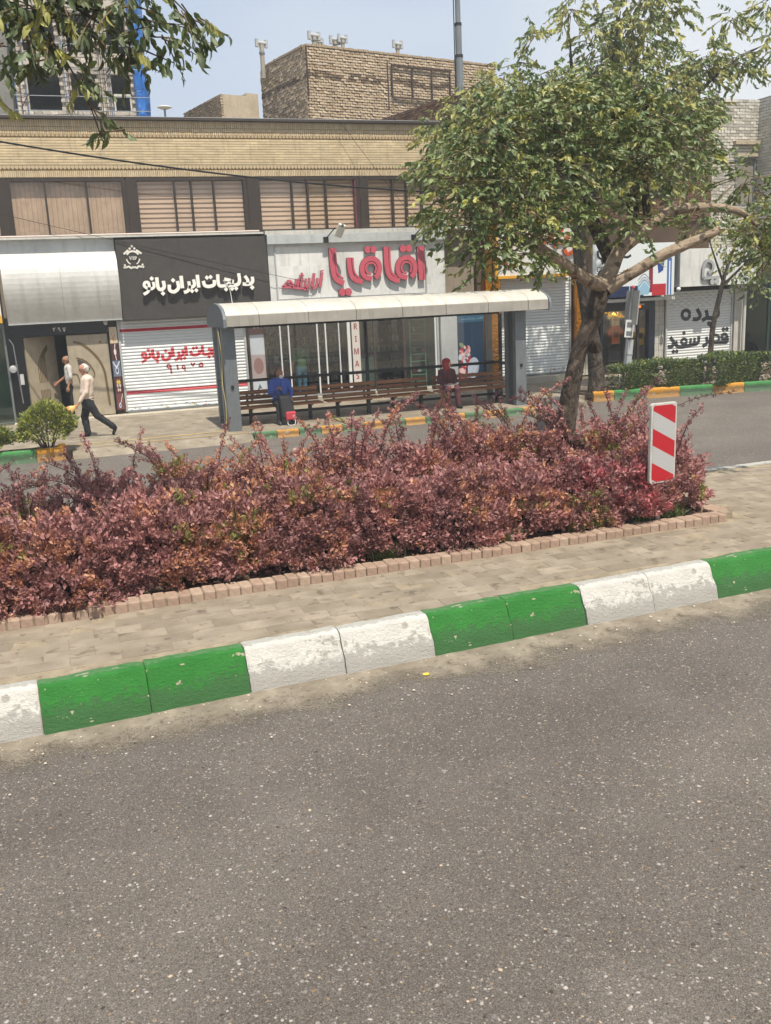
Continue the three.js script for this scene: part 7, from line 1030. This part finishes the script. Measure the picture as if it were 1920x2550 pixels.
{ // young tree behind the hedge
  const t = thing('young_tree', 'slender young tree with a thin bent trunk in front of the lettered shutter', 'tree', [17.95, 0.2, -22.7]);
  part('trunk', [limb([[0, -0.05, 0], [0.05, 0.8, 0], [0.12, 1.6, 0], [0.33, 2.5, 0], [0.5, 3.1, 0], [0.95, 4.2, 0]], [0.085, 0.08, 0.075, 0.065, 0.05, 0.02], 10, 0.12, 44)], M.bark, t);
  part('branch', limb([[0.4, 2.7, 0], [1.2, 3.4, 0.2], [2.0, 3.9, 0.3]], [0.04, 0.03, 0.012], 7, 0.1, 45), M.bark, t); part('branch', limb([[0.4, 2.8, 0], [0.0, 3.5, 0.1], [-0.3, 4.2, 0.1]], [0.035, 0.025, 0.01], 7, 0.1, 46), M.bark, t);
  crown(t, 'young', [[0.9, 3.0, 0.1, 0.6], [1.6, 3.4, 0.2, 0.75], [0.7, 3.9, 0, 0.75], [1.5, 4.4, 0.1, 0.8], [2.3, 3.9, 0.3, 0.7], [2.3, 4.9, 0.2, 0.7], [0.0, 4.4, 0.1, 0.55], [1.3, 2.5, 0.2, 0.4], [2.4, 3.0, 0.2, 0.5]], leafGeo(0.12, 0.075, 0.2, 0.3, 3), { sprays: 88, leaves: 6, twig: 0.35, hang: 0.4, young: 0.2, twigR: 0.009 }, 903);
}
{ // tree on the left: only its hanging branches come into view
  const t = thing('left_tree', 'leafy branches hanging in from a tree beyond the upper left corner', 'tree', [-4.2, 0.34, -9.7]);
  part('trunk', [limb([[0, -0.1, 0], [0.1, 1.5, 0], [0.0, 3.2, 0], [0.2, 4.8, 0.1], [0.3, 6.2, 0.1]], [0.24, 0.2, 0.18, 0.14, 0.08], 14, 0.12, 54)], M.bark, t);
  const br = [[[0.1, 3.9, 0], [1.6, 5.2, 0.8], [3.2, 5.4, 1.4], [4.6, 5.0, 1.6], [5.5, 4.85, 1.65]], [[0.2, 4.4, 0], [1.8, 5.8, 0.7], [3.4, 5.9, 1.2], [5.0, 5.3, 1.55]], [[3.6, 5.3, 1.45], [4.3, 4.9, 1.6], [4.62, 4.4, 1.62], [4.74, 4.0, 1.62]], [[4.6, 5.0, 1.6], [5.1, 4.7, 1.62], [5.35, 4.6, 1.62]]];
  for (const [i, b] of br.entries()) part('branch', limb(b, [i > 1 ? 0.012 : 0.05, i > 1 ? 0.009 : 0.03, i > 1 ? 0.006 : 0.012, 0.004], 8, 0.08, 60 + i), M.bark, t);
  crown(t, 'left', [[4.0, 5.0, 1.5, 0.28], [4.25, 4.85, 1.6, 0.26], [4.5, 5.0, 1.6, 0.28], [4.75, 4.8, 1.6, 0.24], [5.0, 4.95, 1.6, 0.26], [5.2, 4.75, 1.62, 0.2], [5.45, 4.92, 1.65, 0.18], [5.62, 4.86, 1.65, 0.11, 0.9], [4.05, 4.6, 1.6, 0.16, 0.7], [4.4, 4.58, 1.6, 0.18], [4.62, 4.42, 1.62, 0.14], [4.7, 4.2, 1.62, 0.09], [4.76, 4.02, 1.62, 0.07], [5.02, 4.6, 1.62, 0.14, 0.8], [5.32, 4.66, 1.62, 0.12, 0.8], [3.95, 4.35, 1.6, 0.09, 0.6], [4.4, 5.35, 1.5, 0.4], [5.1, 5.35, 1.55, 0.35], [3.6, 5.4, 1.4, 0.5], [2.8, 5.7, 1.2, 0.6], [1.6, 5.9, 0.8, 0.8], [0.4, 6.0, 0.2, 1.0], [-0.5, 5.6, -0.2, 0.8]], leafGeo(0.095, 0.056, 0.22, 0.3, 3), { tone: 0.5, sprays: 330, leaves: 5, twig: 0.2, hang: 0.6, young: 0.14 }, 904);
}
// ---- clipped bushes and hedge on the far side ----
const smallLeaf = leafGeo(0.062, 0.038, 0.2, 0.1, 2), bushMat = leafMat({ roughness: 0.4, transmission: 0.15 });
function bush(name, label, category, pos, turn, shape, n, seed, group, tone) {
  const t = thing(name, label, category, pos, turn, group), R = rng(seed), list = [], st = [];
  for (let i = 0; i < n; i++) { const [p, nn] = shape(R), q = aim(V(nn.x + gauss(R) * 0.9, nn.y + 0.3 + gauss(R) * 0.8, nn.z + gauss(R) * 0.9).normalize(), R() * 6), v = 0.7 + 0.6 * R(), y = R() < tone; list.push([p.x, p.y, p.z, q.x, q.y, q.z, q.w, 0.75 + R() * 0.6, (y ? 0.33 : 0.12) * v, (y ? 0.34 : 0.17) * v, 0.06 * v]); }
  for (let i = 0; i < 16; i++) { const [p] = shape(R); st.push(cane([[p.x * 0.15, -0.05, p.z * 0.15], [p.x * 0.5, p.y * 0.5, p.z * 0.5], [p.x * 0.9, p.y * 0.9, p.z * 0.9]], 0.014)); }
  part('stems', st, std(0x4a3d2e, 0.9), t); swarm('foliage', smallLeaf, bushMat, list, t);
}
const ball = (r, h, s) => (R) => { const a = R() * 6.283, e = Math.asin(R() * 1.5 - 0.5), k = (0.62 + 0.62 * (0.6 * vnoise(a * 1.7 + s, e * 2.2 + s, 999, s) + 0.4 * vnoise(a * 4 + s, e * 5 + s, 999, s + 2))) * (0.74 + 0.3 * Math.sqrt(R())); const d = V(Math.cos(a) * Math.cos(e), Math.sin(e), Math.sin(a) * Math.cos(e)); return [V(d.x * r * k, h * 0.52 + d.y * h * 0.5 * k, d.z * r * k), d]; };
bush('round_bush', 'round yellow-green bush at the end of the raised kerb', 'bush', [-0.42, 0.2, -20.9], 0, ball(0.58, 0.95, 5), 6500, 71, 'clipped bushes in the left planter', 0.68);
bush('round_bush', 'smaller round bush cropped by the left edge', 'bush', [-1.62, 0.2, -20.9], 0, ball(0.5, 0.62, 9), 4000, 72, 'clipped bushes in the left planter', 0.6);
const slab = (L, h, d, s) => (R) => { const f = R(), x = (R() - 0.5) * L, w = 0.09 * (vnoise(x * 2.5 + 50, s, 999, s) - 0.5) * 2; let p, n; if (f < 0.5) { p = V(x, R() * h, d / 2 - R() * 0.12); n = V(0, 0, 1); } else if (f < 0.85) { p = V(x, h + w - R() * 0.14 + 0.05 * gauss(R), (R() - 0.5) * d); n = V(0, 1, 0); } else { const sg = R() < 0.5 ? -1 : 1; p = V(sg * (L / 2 - R() * 0.12), R() * h, (R() - 0.5) * d); n = V(sg, 0, 0); } const k = 1 + 0.12 * (vnoise(x * 3 + 9, p.y * 3, 999, s + 3) - 0.5); p.z *= k; p.z += 0.12 * (vnoise(x * 2 + 7, p.y * 3 + 4, 999, s + 5) - 0.5); return [p, n]; };
const hedgeAt = (t) => [13.5 + 10.5 * t, 0.2, -21.75 + 2.1 * t - 0.62], ht = Math.atan2(-2.1, 10.5) * -1;
[[0.135, 1.25, 0.68, 'low hedge clump beside the leaning pole'], [0.255, 1.35, 0.74, 'dark green hedge clump, second from the leaning pole'], [0.40, 1.75, 0.8, 'dark green hedge section under the lettered shutter'], [0.58, 2.0, 0.84, 'dark green hedge section near the young tree trunk'], [0.78, 2.2, 0.86, 'dark green hedge section at the right edge of the picture']].forEach(([t, L, h, lab], i) => bush('hedge', lab, 'hedge', hedgeAt(t), ht, slab(L, h, 0.75, 20 + i), Math.round(L * 5200), 80 + i, 'hedge behind the painted kerb', 0.16));

renderer.render(scene, camera);
